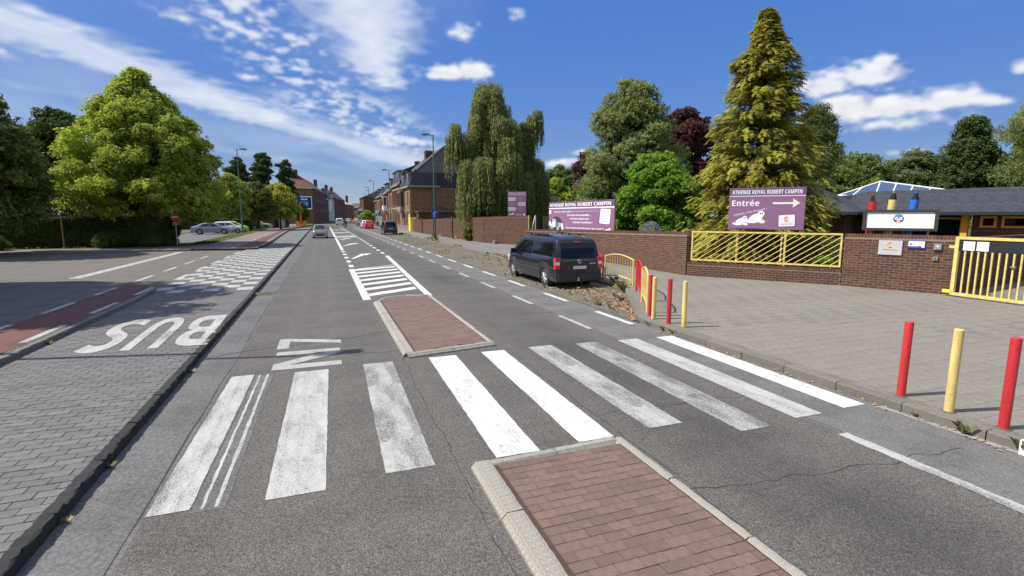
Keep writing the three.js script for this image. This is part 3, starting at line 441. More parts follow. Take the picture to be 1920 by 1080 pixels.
// a hanging willow switch one metre long
function switchGeo(seed) { const r = rng(seed), b = B(); for (let i = 0; i < 11; i++) { const y = -i / 10, x = Math.sin(i * 0.35) * 0.03, a = r() * 6.28, l = 0.13 + r() * 0.06, w = 0.022 + r() * 0.012, dx = Math.cos(a), dz = Math.sin(a); b.quad([x, y, 0], [x + dx * l * 0.4 - dz * w, y - l * 0.55, dz * l * 0.4 + dx * w], [x + dx * l * 0.55, y - l * 1.2, dz * l * 0.55], [x + dx * l * 0.4 + dz * w, y - l * 0.55, dz * l * 0.4 - dx * w]); } return b.build(); }
// a flat drooping conifer spray
function sprayGeo(seed) { const r = rng(seed), b = B(); for (let i = 0; i < 9; i++) { const t = i / 8, side = i % 2 ? 1 : -1, x0 = t * 0.8, y0 = -0.25 * t * t, l = 0.34 * (1 - 0.5 * t) * (0.8 + 0.4 * r()), w = 0.075, dx = 0.75, dz = side * 0.75, dy = -0.3 * r(); b.quad([x0, y0, 0], [x0 + dx * l * 0.5 - dz * w, y0 + dy * l * 0.5, dz * l * 0.5 + dx * w], [x0 + dx * l, y0 + dy * l, dz * l], [x0 + dx * l * 0.5 + dz * w, y0 + dy * l * 0.5, dz * l * 0.5 - dx * w]); } b.quad([0, 0, -0.03], [0.5, -0.08, -0.03], [1.0, -0.3, 0], [0.5, -0.08, 0.03]); return b.build(); }
const G = { broad: sprig(7, 0.62, 0.40, 1), small: sprig(10, 0.42, 0.24, 2), needle: sprig(12, 0.6, 0.10, 3, 0.9), willow: switchGeo(4), spray: sprayGeo(5), fine: sprig(12, 0.34, 0.16, 6) };
const leafMat = (r, g, b, tr = 0.42) => new THREE.MeshPhysicalMaterial({ color: C(r, g, b), roughness: 0.9, transmission: tr, thickness: 0, specularIntensity: 0.25, side: THREE.DoubleSide });
const L = { maple: leafMat(0.36, 0.43, 0.055, 0.52), mapleDark: leafMat(0.15, 0.18, 0.038), dark: leafMat(0.075, 0.115, 0.03), gold: leafMat(0.43, 0.46, 0.06, 0.5), cypress: leafMat(0.41, 0.40, 0.06, 0.38), linden: leafMat(0.24, 0.285, 0.09, 0.45), beech: leafMat(0.085, 0.03, 0.032, 0.35), bright: leafMat(0.18, 0.32, 0.025, 0.5), lime: leafMat(0.28, 0.36, 0.04, 0.5), willow: leafMat(0.23, 0.26, 0.085, 0.42), mid: leafMat(0.15, 0.20, 0.05), hedge: leafMat(0.085, 0.125, 0.03, 0.4), grass: leafMat(0.17, 0.19, 0.045, 0.3), dry: leafMat(0.30, 0.27, 0.11, 0.3), pine: leafMat(0.14, 0.18, 0.06, 0.4), lav: leafMat(0.27, 0.25, 0.27, 0.3), fallen: std(0.33, 0.20, 0.11), bush: leafMat(0.10, 0.15, 0.03) };
const q0 = new THREE.Quaternion(), up = V(0, 1, 0), m4 = new THREE.Matrix4();
// instanced foliage from [x,y,z,size,nx,ny,nz,tone]
function foliage(name, geo, mat, pts, parent, seed, hue = 0.16) {
  const im = new THREE.InstancedMesh(geo, mat, pts.length); im.name = name; im.userData.kind = 'stuff'; const r = rng(seed), e = new THREE.Euler(), qq = new THREE.Quaternion(), col = new THREE.Color();
  pts.forEach((p, i) => {
    const [x, y, z, s, nx, ny, nz, tone = 1, stretch = 1] = p;
    if (nx === 'hang') { qq.setFromEuler(e.set((r() - 0.5) * 0.3, r() * 6.28, (r() - 0.5) * 0.3)); }
    else if (nx === 'out') { qq.setFromEuler(e.set((r() - 0.5) * 0.9, -ny + (r() - 0.5) * 1.1, nz + (r() - 0.5) * 0.7, 'YZX')); }
    else { qq.setFromUnitVectors(up, V(nx, ny, nz).normalize()); qq.multiply(q0.setFromAxisAngle(up, r() * 6.28)); }
    im.setMatrixAt(i, m4.compose(V(x, y, z), qq, V(s, s * stretch, s))); const t = tone * (1 + (r() - 0.5) * 0.34), h = (r() - 0.5) * hue; im.setColorAt(i, col.setRGB(t * (1 + h), t, t * (1 - h)));
  });
  im.castShadow = im.receiveShadow = true; parent.add(im); return im;
}
// points of a crown made of many leafy puffs inside an envelope; shape(t) gives the radius share at height share t
function puffCrown(o) {
  const r = rng(o.seed), pts = [], tips = [];
  for (let k = 0; k < o.puffs; k++) {
    const t = Math.pow((k + r()) / o.puffs, o.bias ?? 0.95), a = r() * 6.283, er = o.shape(t) * (1 - (o.rough ?? 0.3) * 0.6 + (o.rough ?? 0.3) * 1.1 * vnoise(a * 1.9, t * 6.5, o.seed)), rad = Math.pow(r(), 0.42) * er, pr = o.pr * (0.65 + 0.7 * r()) * (t > 0.85 ? 0.7 : 1);
    const cx = Math.cos(a) * Math.max(0, rad - pr * 0.5 / o.rx) * o.rx, cz = Math.sin(a) * Math.max(0, rad - pr * 0.5 / o.rx) * (o.rz ?? o.rx), cy = o.y0 + t * (o.y1 - o.y0 - pr * 0.4); tips.push([cx, cy, cz]);
    const tone = 0.82 + 0.36 * r(), n = Math.round(o.per * (pr / o.pr) ** 2);
    for (let i = 0; i < n; i++) {
      let nx = r() * 2 - 1, ny = r() * 2 - 1, nz = r() * 2 - 1; const l = Math.hypot(nx, ny, nz); if (l > 1 || l < 0.05) { i--; continue; } nx /= l; ny /= l; nz /= l; if (ny < -0.35 && r() < 0.6) ny = -ny;
      const d = pr * ((o.loose ?? 0.4) + (1.2 - (o.loose ?? 0.4)) * Math.sqrt(r()) + 0.5 * (vnoise(nx * 3 + k, nz * 3 + ny * 2, o.seed) - 0.5)); pts.push([cx + nx * d, cy + ny * d * (o.sq ?? 0.72), cz + nz * d, o.leaf * (0.7 + 0.6 * r()), nx * 0.6 + (r() - 0.5), ny * 0.5 + 0.6, nz * 0.6 + (r() - 0.5), tone]);
    }
  }
  return [pts, tips];
}
function limbs(tips, base, topY, r0, every, seed) { // tapered trunk with curved limbs towards the puffs
  const b = B(), r = rng(seed), n = 7; let p = [0, -0.1, 0], pr = r0 * 1.25;
  for (let i = 1; i <= n; i++) { const t = i / n, q = [(r() - 0.5) * 0.12 * t * topY * 0.1, topY * t, (r() - 0.5) * 0.12 * t * topY * 0.1], qr = r0 * (1 - 0.86 * t) ; b.rod(p, q, pr, qr, 9, false); p = q; pr = qr; }
  tips.forEach(([x, y, z], k) => { if (k % every) return; const by = base + (y - base) * (0.25 + 0.3 * r()), rr = r0 * 0.34 * (1 - by / topY * 0.7); const a = [0, Math.min(by, topY * 0.9), 0], m = [x * 0.45, mix(by, y, 0.35) , z * 0.45], e = [x, y, z]; b.rod(a, m, Math.max(0.03, rr), Math.max(0.022, rr * 0.6), 6, false); b.rod(m, e, Math.max(0.022, rr * 0.6), 0.012, 5, false); });
  return b.build();
}
function tree(name, label, [x, z], o, group) {
  const t = thing(name, label, 'tree', [x, o.gy ?? 0.1, z], 0, group), [pts, tips] = puffCrown(o);
  part('trunk', limbs(tips, o.y0, o.y1 * 0.86, o.trunk ?? 0.2, o.every ?? 3, o.seed + 1), M.bark, t); foliage('crown', o.geo ?? G.broad, o.mat, pts, t, o.seed + 2, o.hue); return t;
}
const dome = (t) => Math.sqrt(Math.max(0.03, 1 - ((t - 0.36) / 0.66) ** 2)), egg = (t) => Math.sqrt(Math.max(0.02, 1 - ((t - 0.3) / 0.72) ** 2)) * (1 - 0.25 * t), cone = (t) => Math.max(0.04, (1 - t) ** 0.8 * (t < 0.12 ? 0.72 + t * 2.3 : 1)), ball = (t) => Math.sqrt(Math.max(0.02, 1 - (2 * t - 1) ** 2));

// west side
tree('maple_tree', 'large bright green maple with a rounded crown above the dark hedge', [-12.9, -47.9], { seed: 101, puffs: 400, per: 50, pr: 0.72, rough: 0.42, loose: 0.15, sq: 0.85, geo: G.small, rx: 5.7, y0: 2.6, y1: 13.0, shape: (t) => (t < 0.3 ? 0.82 + 0.18 * t / 0.3 : Math.max(0.12, 1 - ((t - 0.3) / 0.72) ** 1.35)), leaf: 0.52, mat: L.maple, trunk: 0.32, every: 4, hue: 0.26 });
tree('shade_tree', 'dark broad tree at the picture edge behind the side street', [-19.4, -39.2], { seed: 111, puffs: 120, per: 90, pr: 0.95, loose: 0.2, rx: 4.2, y0: 1.9, y1: 9.6, shape: dome, leaf: 0.40, mat: L.mapleDark, trunk: 0.26 });
tree('shade_tree', 'spreading roadside tree that throws its shadow over the cycle path', [-14.7, -18.4], { seed: 117, puffs: 120, per: 105, pr: 1.0, rx: 5.2, rz: 5.8, y0: 3.6, y1: 11.2, shape: dome, leaf: 0.42, mat: L.mapleDark, trunk: 0.28 });
tree('evergreen_tree', 'dark green tree top rising behind the maple and the shade tree', [-30.4, -79.4], { seed: 121, puffs: 50, per: 100, pr: 1.4, rx: 4.4, y0: 3, y1: 15.2, shape: dome, leaf: 0.55, mat: L.dark, trunk: 0.3 });
tree('robinia_tree', 'slim dark tree behind the lamp post of the car park', [-14.6, -109], { seed: 131, puffs: 26, rough: 0.7, sq: 0.5, per: 90, pr: 0.75, rx: 2.1, y0: 5, y1: 13.2, shape: dome, leaf: 0.5, mat: L.dark, trunk: 0.2 });
tree('robinia_tree', 'tall dark twin-topped tree behind the yellow-green tree', [-10.9, -114.5], { seed: 137, puffs: 44, rough: 0.7, sq: 0.5, per: 95, pr: 0.8, rx: 2.7, y0: 4, y1: 14.6, shape: dome, leaf: 0.5, mat: L.dark, trunk: 0.22 });
tree('robinia_tree', 'open dark tree with layered boughs beside the red roofed house', [-6.9, -115.5], { seed: 141, puffs: 30, rough: 0.7, sq: 0.5, per: 85, pr: 0.75, rx: 2.3, y0: 4.5, y1: 13.4, shape: dome, leaf: 0.5, mat: L.dark, trunk: 0.2 });
[[-12.9, -86.5, 8.2, 2.6, 'maple', 'green car park tree beside the maple over the parked lime car'], [-9.8, -92, 7.4, 2.2, 'mapleDark', 'dull green car park tree behind the parked dark off-roader'], [-6.9, -96, 7.6, 3.1, 'gold', 'yellow-green rounded tree at the end of the car park']].forEach(([x, z, h, r, m, lb], i) => tree('car_park_tree', lb, [x, z], { seed: 151 + i * 7, puffs: 46, per: 110, pr: 0.9, rx: r, y0: 2.3, y1: h, shape: dome, leaf: 0.42, mat: L[m], trunk: 0.16, hue: 0.14 }));
tree('car_park_tree', 'small dark tree at the edge of the maple crown over the sedan', [-17.5, -84], { seed: 173, puffs: 44, per: 100, pr: 1.0, rx: 3.4, y0: 2.2, y1: 8.6, shape: dome, leaf: 0.45, mat: L.mapleDark, trunk: 0.18 });
tree('street_tree', 'small green tree growing before the billboard wall', [-4.9, -140], { seed: 177, puffs: 18, per: 70, pr: 0.8, rx: 1.9, y0: 1.2, y1: 5.6, shape: dome, leaf: 0.45, mat: L.bush, trunk: 0.12 });
[[-38, -112, 9, 'mid', 'mid green tree far beyond the car park wall behind the hedge'], [-46, -104, 10, 'dark', 'dark tree far beyond the car park behind the shade tree'], [-55, -98, 9, 'mid', 'farthest tree over the hedge at the picture edge'], [-30, -118, 8, 'dark', 'dark tree beyond the car park wall behind the maple'], [-23, -116, 8.5, 'mid', 'tree behind the car park wall above the parked sedan']].forEach(([x, z, h, m, lb], i) => tree('boundary_tree', lb, [x, z], { seed: 181 + i * 3, puffs: 50, per: 90, pr: 1.5, rx: 5, y0: 0.8, y1: h, shape: dome, leaf: 0.6, mat: L[m], trunk: 0.2 }));
// east side
function willow(label, [x, z], o) {
  const t = thing('willow_tree', label, 'tree', [x, 0.1, z]), r = rng(o.seed), pts = [], b = B();
  b.rod([0, -0.1, 0], [0.2, o.h * 0.45, 0], 0.42 * o.k, 0.26 * o.k, 9, false); b.rod([0.2, o.h * 0.45, 0], [0.1, o.h * 0.92, 0.1], 0.26 * o.k, 0.05, 8, false);
  for (const [cx, cy, cz, rx, drop, n] of o.boughs) {
    b.rod([0.1, Math.min(cy * 0.6, o.h * 0.75), 0], [cx * 0.9, cy - 0.2, cz * 0.9], 0.12 * o.k, 0.03, 6, false); const tone = 0.85 + 0.3 * r();
    for (let i = 0; i < n; i++) {
      const a = r() * 6.283, d = Math.sqrt(r()), px = cx + Math.cos(a) * d * rx, pz = cz + Math.sin(a) * d * rx, top = cy + Math.sqrt(1 - d * d * 0.9) * rx * 0.62 + (r() - 0.5) * 0.5, len = drop * (0.45 + 0.7 * r()) * (0.5 + 0.6 * d), segs = Math.max(1, Math.round(len / 1.0)); const bend = 0.1 * r();
      for (let s = 0; s < segs; s++) { const yy = top - s * 0.95; if (yy < (o.minY ?? 1.2)) break; pts.push([px + Math.cos(a) * bend * s, yy, pz + Math.sin(a) * bend * s, 1.0 + 0.25 * r(), 'hang', 0, 0, tone]); }
    }
  }
  part('trunk', b.build(), M.bark, t); foliage('crown', G.willow, L.willow, pts, t, o.seed + 3, 0.15); return t;
}
{ const r = rng(201), bo = []; // main domes of hanging switches, drawn in tiers
  const prof = (y) => y > 12.6 ? 2.0 * Math.sqrt(Math.max(0, (15.0 - y) / 2.4)) : y > 8 ? mix(3.9, 2.2, (y - 8) / 4.6) : mix(4.4, 3.9, y / 8);
  for (let k = 0; k < 100; k++) { const y = 2.6 + 12.0 * Math.pow((k + r()) / 100, 0.9), a = r() * 6.283, d = prof(y) * Math.pow(r(), 0.5) * 0.86; bo.push([Math.cos(a) * d - 0.35, y, Math.sin(a) * d, 0.45 + 0.55 * r(), (1.6 + 3.2 * r()) * (y > 11 ? 0.7 : 1), Math.round(60 + 60 * r())]); }
  for (const [cx, cy, cz] of [[3.2, 11.2, 0.3], [3.9, 12.0, 0.4], [4.4, 12.4, 0.5], [2.6, 10.2, 0.6], [3.0, 9.2, 0.2], [3.6, 10.2, 0.2], [-4.0, 10.6, 0.5], [-4.3, 9.6, 0.3]]) bo.push([cx, cy, cz, 0.6, 3.0, 110]);
  willow('tall weeping willow hanging over the long brick wall beside the lamp post', [16.2, -49.6], { seed: 203, h: 15, k: 1, boughs: bo, minY: 1.4 });
  willow('small dark weeping willow behind the narrow purple notice board', [20.1, -50.5], { seed: 207, h: 8.6, k: 0.5, boughs: [[-0.4, 7.9, 0, 1.0, 4.5, 260], [0.9, 7.6, 0.2, 0.9, 4.5, 240], [-1.3, 6.6, 0.4, 1.0, 4.5, 260], [0.2, 6.2, 0.8, 1.2, 4.5, 300], [1.3, 6.2, 0.6, 0.9, 4.5, 220], [0.2, 7.2, -1, 1.2, 5.5, 240]], minY: 1.2 }); }
tree('linden_tree', 'tall egg-shaped grey-green linden behind the long purple sign', [24.2, -37.6], { seed: 211, puffs: 230, per: 85, pr: 0.85, loose: 0.3, rx: 4.4, y0: 1.6, y1: 13.2, shape: (t) => Math.sqrt(Math.max(0.03, 1 - ((t - 0.34) / 0.68) ** 2)) * (1 - 0.22 * t), leaf: 0.36, mat: L.linden, trunk: 0.26, geo: G.small });
tree('copper_beech', 'dark purple copper beech between the linden and the golden cypress', [36.2, -46.2], { seed: 217, puffs: 80, per: 110, pr: 1.1, rx: 3.9, y0: 2, y1: 13.3, shape: dome, leaf: 0.5, mat: L.beech, trunk: 0.26, hue: 0.1 });
tree('copper_beech', 'purple leaved tree peeping out beside the linden over the long purple sign', [28.7, -53.9], { seed: 219, puffs: 30, per: 90, pr: 0.8, rx: 1.6, y0: 2, y1: 9.3, shape: dome, leaf: 0.5, mat: L.beech, trunk: 0.2, hue: 0.1 });
tree('acacia_tree', 'bushy fresh green tree standing behind the low brick wall', [18.4, -25.6], { seed: 223, puffs: 130, per: 90, pr: 0.6, loose: 0.2, rx: 2.5, y0: 0.9, y1: 5.95, shape: dome, leaf: 0.27, mat: L.bright, trunk: 0.14, sq: 0.5, hue: 0.2 });
tree('birch_tree', 'light green tree behind the gap between the walls', [26.4, -57.4], { seed: 227, puffs: 42, per: 100, pr: 0.85, rx: 2.7, y0: 0.9, y1: 6.6, shape: dome, leaf: 0.4, mat: L.lime, trunk: 0.14 });
tree('birch_tree', 'low light green tree seen over the long purple sign', [29.2, -52.6], { seed: 229, puffs: 42, per: 100, pr: 0.85, rx: 2.9, y0: 0.9, y1: 6.8, shape: dome, leaf: 0.4, mat: L.lime, trunk: 0.14 });
tree('garden_tree', 'dull green tree far behind the light green trees', [36.5, -77], { seed: 231, puffs: 40, per: 90, pr: 1.2, rx: 3.6, y0: 2, y1: 10.3, shape: dome, leaf: 0.5, mat: L.mid, trunk: 0.2 });
tree('garden_tree', 'small dark green tree just beyond the small willow', [23.3, -53.5], { seed: 233, puffs: 30, per: 90, pr: 0.9, rx: 2.0, y0: 0.8, y1: 5.2, shape: dome, leaf: 0.4, mat: L.mid, trunk: 0.14 });
{ // golden cypress: tiers of drooping sprays
  const t = thing('golden_cypress', 'tall golden yellow cypress tapering to a point behind the yellow fence', 'tree', [18.3, 0.1, -18.15]), r = rng(241), pts = [], H0 = 11.35, b = B();
  b.rod([0, -0.1, 0], [0.05, 10.9, 0], 0.26, 0.02, 9, false);
  for (let k = 0; k < 760; k++) {
    const u = Math.pow((k + r()) / 760, 1.12), y = 0.2 + u * (H0 - 0.45), a = r() * 6.283, ca = Math.cos(a), sa = Math.sin(a), env = 3.05 * Math.pow(1 - u, 0.72) * (u < 0.1 ? 0.88 + 1.2 * u : 1) * (u > 0.8 ? mix(1, 0.35, (u - 0.8) / 0.2) : 1) + 0.05, reach = env * (0.70 + 0.52 * Math.pow(r(), 1.4)), tone = 0.62 + 0.7 * r(), lift = 0.10 + 0.35 * r();
    if (k % 3 === 0) b.rod([0, y - reach * 0.12, 0], [ca * reach * 0.85, y + reach * 0.12, sa * reach * 0.85], 0.025 + 0.015 * (1 - u), 0.006, 4, false);
    const n = Math.round(40 * (0.4 + 0.6 * reach / 2.9)) + 10;
    for (let i = 0; i < n; i++) { const q = 0.08 + 0.92 * Math.pow(r(), 0.62), d = reach * q, w = 0.26 * (1.15 - 0.6 * q) * (0.5 + reach * 0.28), off = (r() - 0.5) * 2 * w; pts.push([ca * d - sa * off, y + lift * d - 0.17 * d * d * (0.4 + 0.5 * r()) + (r() - 0.5) * 0.16, sa * d + ca * off, 0.24 + 0.2 * r(), 'out', a, -0.45 + 0.5 * r(), tone]); }
  }
  part('trunk', b.build(), M.bark, t); foliage('crown', G.spray, L.cypress, pts, t, 243, 0.30);
}
tree('pine_tree', 'dark green pine with upswept boughs beyond the golden cypress', [31.6, -26.6], { seed: 251, puffs: 70, per: 80, pr: 0.75, rx: 2.6, y0: 1.5, y1: 9.6, shape: (t) => Math.max(0.12, 0.9 - 0.6 * t), leaf: 0.5, mat: L.pine, trunk: 0.18, geo: G.needle });
[[37, -34.5, 7.0, 3.2, 'mid', 'dark green tree between the golden cypress and the school roof'], [41.5, -31, 7.2, 3.4, 'mid', 'low bushy tree rising behind the glazed roof light'], [44.8, -28.2, 7.3, 3.6, 'pine', 'bushy green tree behind the roof ridge, centred over the crayons'], [44.2, -24.4, 9.2, 3.0, 'dark', 'blue-green tree with a spiky top behind the school roof'], [47, -21.5, 8.0, 3.2, 'mid', 'rounded tree low behind the long school roof'], [42.2, -17.9, 10.4, 4.0, 'linden', 'big olive green tree above the school roof at the picture edge'], [44, -11.5, 9.6, 4.0, 'linden', 'olive green tree partly cut off by the picture edge above the school']].forEach(([x, z, h, r, m, lb], i) => tree('school_tree', lb, [x, z], { seed: 261 + i * 5, puffs: 84, per: 100, pr: 0.95, rx: r, y0: 1.8, y1: h, shape: i === 3 ? (t) => Math.max(0.1, 1.0 - 0.85 * t) : dome, leaf: 0.42, mat: L[m], trunk: 0.2, geo: i > 4 ? G.needle : G.small }));

// hedges and shrubs
function leafyBox(name, label, cat, [x, z], [sx, sy, sz], turn, mat, n, leaf, seed, geo = G.small, gy = PL, group) {
  const t = thing(name, label, cat, [x, gy, z], turn, group), r = rng(seed), pts = [];
  const st = B(); for (let k = 0; k < sx * 4; k++) { const x = (k / (sx * 4) - 0.5) * sx * 0.96, w = (r() - 0.5) * sz * 0.4; st.rod([x, -0.05, w], [x + (r() - 0.5) * 0.4, sy * 0.85, w + (r() - 0.5) * 0.4], 0.03, 0.012, 5, false); } part('stems', st.build(), M.bark, t); n = Math.round(n * 1.7);
  for (let i = 0; i < n; i++) { let f = r(); const u = r() - 0.5, v = r(), w = r() - 0.5, deep = r() < 0.42; if (deep) f = r() * 0.9; const bump = 0.9 + 0.2 * fbm(u * sx * 0.8 + 3, v * 3, 3, seed); let p; if (f < 0.42) p = [u * sx, v * sy, sz / 2 * bump, 0, 0.3, 1]; else if (f < 0.66) p = [u * sx, v * sy, -sz / 2 * bump, 0, 0.3, -1]; else if (f < 0.9) p = [u * sx, sy * (0.94 + 0.1 * fbm(u * sx, w * 3, 3, seed + 2)), w * sz, 0, 1, 0]; else p = [(u > 0 ? 0.5 : -0.5) * sx, v * sy, w * sz, u, 0.3, 0]; pts.push([p[0], p[1], p[2], leaf * (0.7 + 0.6 * r()), p[3] + (r() - 0.5), p[4] + r() * 0.5, p[5] + (r() - 0.5), 0.8 + 0.4 * r()]); if (deep) { const q = pts[pts.length - 1]; q[2] *= r(); q[1] *= 0.9; q[3] *= 1.25; } }
  foliage('leaves', geo, mat, pts, t, seed + 1); return t;
}
leafyBox('hedge', 'long dark clipped hedge behind the side street', 'hedge', [-16.4, -46.4], [10.6, 2.1, 1.3], 0, L.hedge, 9000, 0.26, 301);
leafyBox('hedge', 'dark hedge carrying on past the shade tree trunk', 'hedge', [-27.0, -46.6], [9.6, 1.9, 1.3], 0, L.hedge, 6000, 0.28, 303);
leafyBox('hedge', 'low dark hedge at the back of the car park', 'hedge', [-17, -99], [12, 1.7, 1.4], 0, L.hedge, 3500, 0.34, 305);
leafyBox('hedge', 'shady hedge strip by the grey cabinet beyond the car park', 'hedge', [-8.2, -106], [3.2, 2.0, 1.6], 0, L.hedge, 1800, 0.34, 307);
function bush(label, [x, z], r0, h, mat, seed, gy = PL, geo = G.small, per = 110, leaf = 0.2, group, name = 'bush') { const t = thing(name, label, 'bush', [x, gy, z], 0, group), [pts, tips] = puffCrown({ seed, puffs: 14, per, pr: r0 * 0.5, rx: r0, y0: 0.12, y1: h, shape: ball, leaf, sq: 0.8 }); part('stem', limbs(tips, 0.05, h * 0.6, 0.03, 2, seed), M.bark, t); foliage('leaves', geo, mat, pts, t, seed + 1); return t; }
bush('loose green bush at the foot of the hedge left of the maple trunk', [-14.6, -45.0], 0.95, 1.0, L.bush, 311);
bush('second loose green bush at the foot of the hedge under the maple trunk', [-12.2, -45.1], 0.8, 0.95, L.bush, 313);
bush('leafy bush closing the end of the hedge beside the no entry sign', [-11.05, -46.5], 0.6, 1.9, L.hedge, 315);
bush('low weedy bush beneath the shade tree trunk', [-20.6, -43.8], 0.8, 0.8, L.bush, 317);
bush('round grey lavender bush showing over the low brick wall', [15.2, -21.6], 0.75, 2.0, L.lav, 319, 0.1, G.fine, 200, 0.16, undefined, 'lavender_bush');
bush('scruffy bush growing at the foot of the long brick wall', [13.0, -47.6], 0.55, 1.35, L.mapleDark, 321, PR, G.fine, 90, 0.2);
bush('yellow-green bush beside the bus shelter', [9.8, -128], 1.6, 3.3, L.lime, 323, PR, G.broad, 70, 0.4);
bush('dark bush next to the parked green car', [-10.9, -87.2], 1.0, 1.6, L.hedge, 325);
bush('leafy shrub seen through the diagonal bars beside the brick gate pier', [18.2, -14.2], 0.7, 0.9, L.bright, 327, 0.06);
leafyBox('hedge', 'dark shrub mass behind the yellow diagonal fence', 'hedge', [17.5, -15.6], [4.4, 1.5, 0.8], Math.atan2(-4.2, 2.1), L.hedge, 3200, 0.22, 331, G.small, 0.06);
leafyBox('hedge', 'dark laurel hedge in the shade under the fresh green tree', 'hedge', [17.6, -28], [9, 1.9, 1.2], Math.PI / 2 + 0.1, L.hedge, 4200, 0.26, 333, G.broad, 0.06);
// weeds in cracks and along kerbs
const weedGeo = (() => { const r = rng(71), b = B(); for (let i = 0; i < 26; i++) { const a = r() * 6.28, l = 0.5 + 0.5 * r(), w = 0.03 + 0.03 * r(), o = r() * 0.16, lean = 0.15 + 0.55 * r(), dx = Math.cos(a), dz = Math.sin(a); b.quad([dx * o - dz * w, 0, dz * o + dx * w], [dx * o + dz * w, 0, dz * o - dx * w], [dx * (o + lean * l * 0.5) + dz * w * 0.6, l * 0.65, dz * (o + lean * l * 0.5) - dx * w * 0.6], [dx * (o + lean * l), l * (0.95 - 0.35 * lean), dz * (o + lean * l)]); } return b.build(); })();
const weedSpots = [[9.25, -17.0, 0.42, 'grass', 'green weed tuft behind the black van beside the red barrier'], [9.45, -14.9, 0.55, 'dry', 'tall dry weed at the foot of the yellow barrier'], [9.9, -16.2, 0.3, 'grass', 'weed tuft at the left post of the yellow barrier'], [8.2, -13.0, 0.28, 'grass', 'bright green weed tuft among the fallen leaves'], [8.45, -13.7, 0.22, 'dry', 'dry grass tuft above the fallen leaves'], [6.99, -9.3, 0.16, 'grass', 'weed in the gutter below the end bollards'], [7.0, -9.0, 0.14, 'grass', 'small weed in the gutter below the yellow end bollard'], [7.0, -9.9, 0.15, 'dry', 'dry weed on the kerb corner below the barriers'], [6.96, -3.55, 0.2, 'grass', 'weed in the gutter between the pale yellow and the near red bollard'], [6.98, -3.0, 0.24, 'grass', 'weed in the gutter at the picture edge under the near red bollard'], [6.97, -4.1, 0.09, 'dry', 'tiny dry weed at the kerb below the leaning red bollard'], [10.35, -50.0, 0.8, 'grass', 'tall grass around the foot of the street lamp with the blue sign'], [10.1, -50.8, 0.5, 'dry', 'dry grass patch behind the foot of the street lamp'], [10.0, -52.2, 0.35, 'dry', 'dry grass on the kerb beyond the street lamp'], [-2.16, -6.0, 0.09, 'grass', 'weed growing on the dark kerb beside the worn first zebra stripe'], [-2.14, -5.0, 0.08, 'dry', 'dry weed at the foot of the dark kerb near the picture bottom'], [-2.14, -9.4, 0.09, 'dry', 'dry weed at the foot of the dark kerb beside the lamp shadow'], [-2.15, -17.9, 0.16, 'grass', 'weeds on the dark kerb beside the drain grate'], [17.2, -12.3, 0.14, 'grass', 'weed at the foot of the gate wall near the yellow fence'], [17.6, -11.2, 0.16, 'grass', 'weed at the foot of the gate wall under the blue plaque'], [12.6, -52, 0.4, 'dry', 'dry grass tuft at the foot of the long wall'], [-5.05, -12.0, 0.1, 'grass', 'moss tuft in the bus lane gutter left of the letter S']];
for (const [x, z, s, m, lb] of weedSpots) { const w = single('weed', weedGeo, L[m], lb, 'weed', 'weeds along the kerbs and walls'); const y = x > 9.7 || (x > 7.05 && z > -10) ? PR : x < -3 ? BL : x < -2.17 ? BL + 0.008 : 0; w.position.set(x, y, z); w.scale.set(s, s, s); w.rotation.y = s * 40; }
{ const r = rng(91), pts = []; const lf = B(); lf.quad([-0.5, 0, 0], [0, 0.12, -0.3], [0.5, 0.02, 0], [0, 0.1, 0.3]); for (let i = 0; i < 900; i++) { const t = r(), z = -10.4 - t * 6.2, x = mix(7.0 + Math.max(0, (-10.4 - z)) * 0.54, 7.3, Math.pow(r(), 0.8) * (0.2 + 0.9 * t)) + (r() - 0.5) * 0.35; if (z > -15 && x > 6.95 + (-10.2 - z) * 0.55) continue; pts.push([Math.min(x, 9.55), 0.022 + r() * 0.01, z, 0.055 + 0.05 * r(), (r() - 0.5) * 0.5, 1, (r() - 0.5) * 0.5, 0.7 + 0.9 * r()]); } for (let i = 0; i < 130; i++) { const z = -2.5 - r() * 7; pts.push([6.96 - r() * r() * 0.2, 0.012, z, 0.04 + 0.03 * r(), (r() - 0.5) * 0.5, 1, 0, 0.8 + 0.6 * r()]); } const o = foliage('fallen_leaves', lf.build(), L.fallen, pts, scene, 92, 0.4); o.userData = { kind: 'stuff', label: 'brown fallen leaves lying in the corner of the cobbled strip', category: 'leaves' }; 
  const gp = []; for (let i = 0; i < 1800; i++) { const z = -11 - Math.pow(r(), 1.3) * 60, x = r() < 0.5 ? mix(7.2, 9.6, r()) : 9.62 + r() * 0.5; const v = fbm(x * 0.9, z * 0.5, 3, 44); if (v < 0.5 || (z > -15.2 && x > 6.9 + (-10.2 - z) * 0.5)) continue; gp.push([x, x > 9.64 ? PR : 0.012, z, 0.05 + 0.09 * r() * (x > 9.6 ? 1.3 : 1), 0, 1, 0, 0.8 + 0.5 * r()]); } const og = foliage('wild_grass', weedGeo, L.dry, gp, scene, 93, 0.3); og.userData = { kind: 'stuff', label: 'thin dry grass growing between the cobbles and along the kerb', category: 'grass' };
  const vg = []; for (let i = 0; i < 7000; i++) { const z = -45 - r() * 58, x = z > -48 ? mix(-22, -9.6, r()) : mix(-10.2, -8.9, r()); vg.push([x, PL, z, 0.08 + 0.1 * r(), 0, 1, 0, 0.75 + 0.5 * r()]); } const ov = foliage('verge_grass', weedGeo, L.grass, vg, scene, 94, 0.3); ov.userData = { kind: 'stuff', label: 'short yellowing grass on the verge between car park and cycle path', category: 'grass' }; }

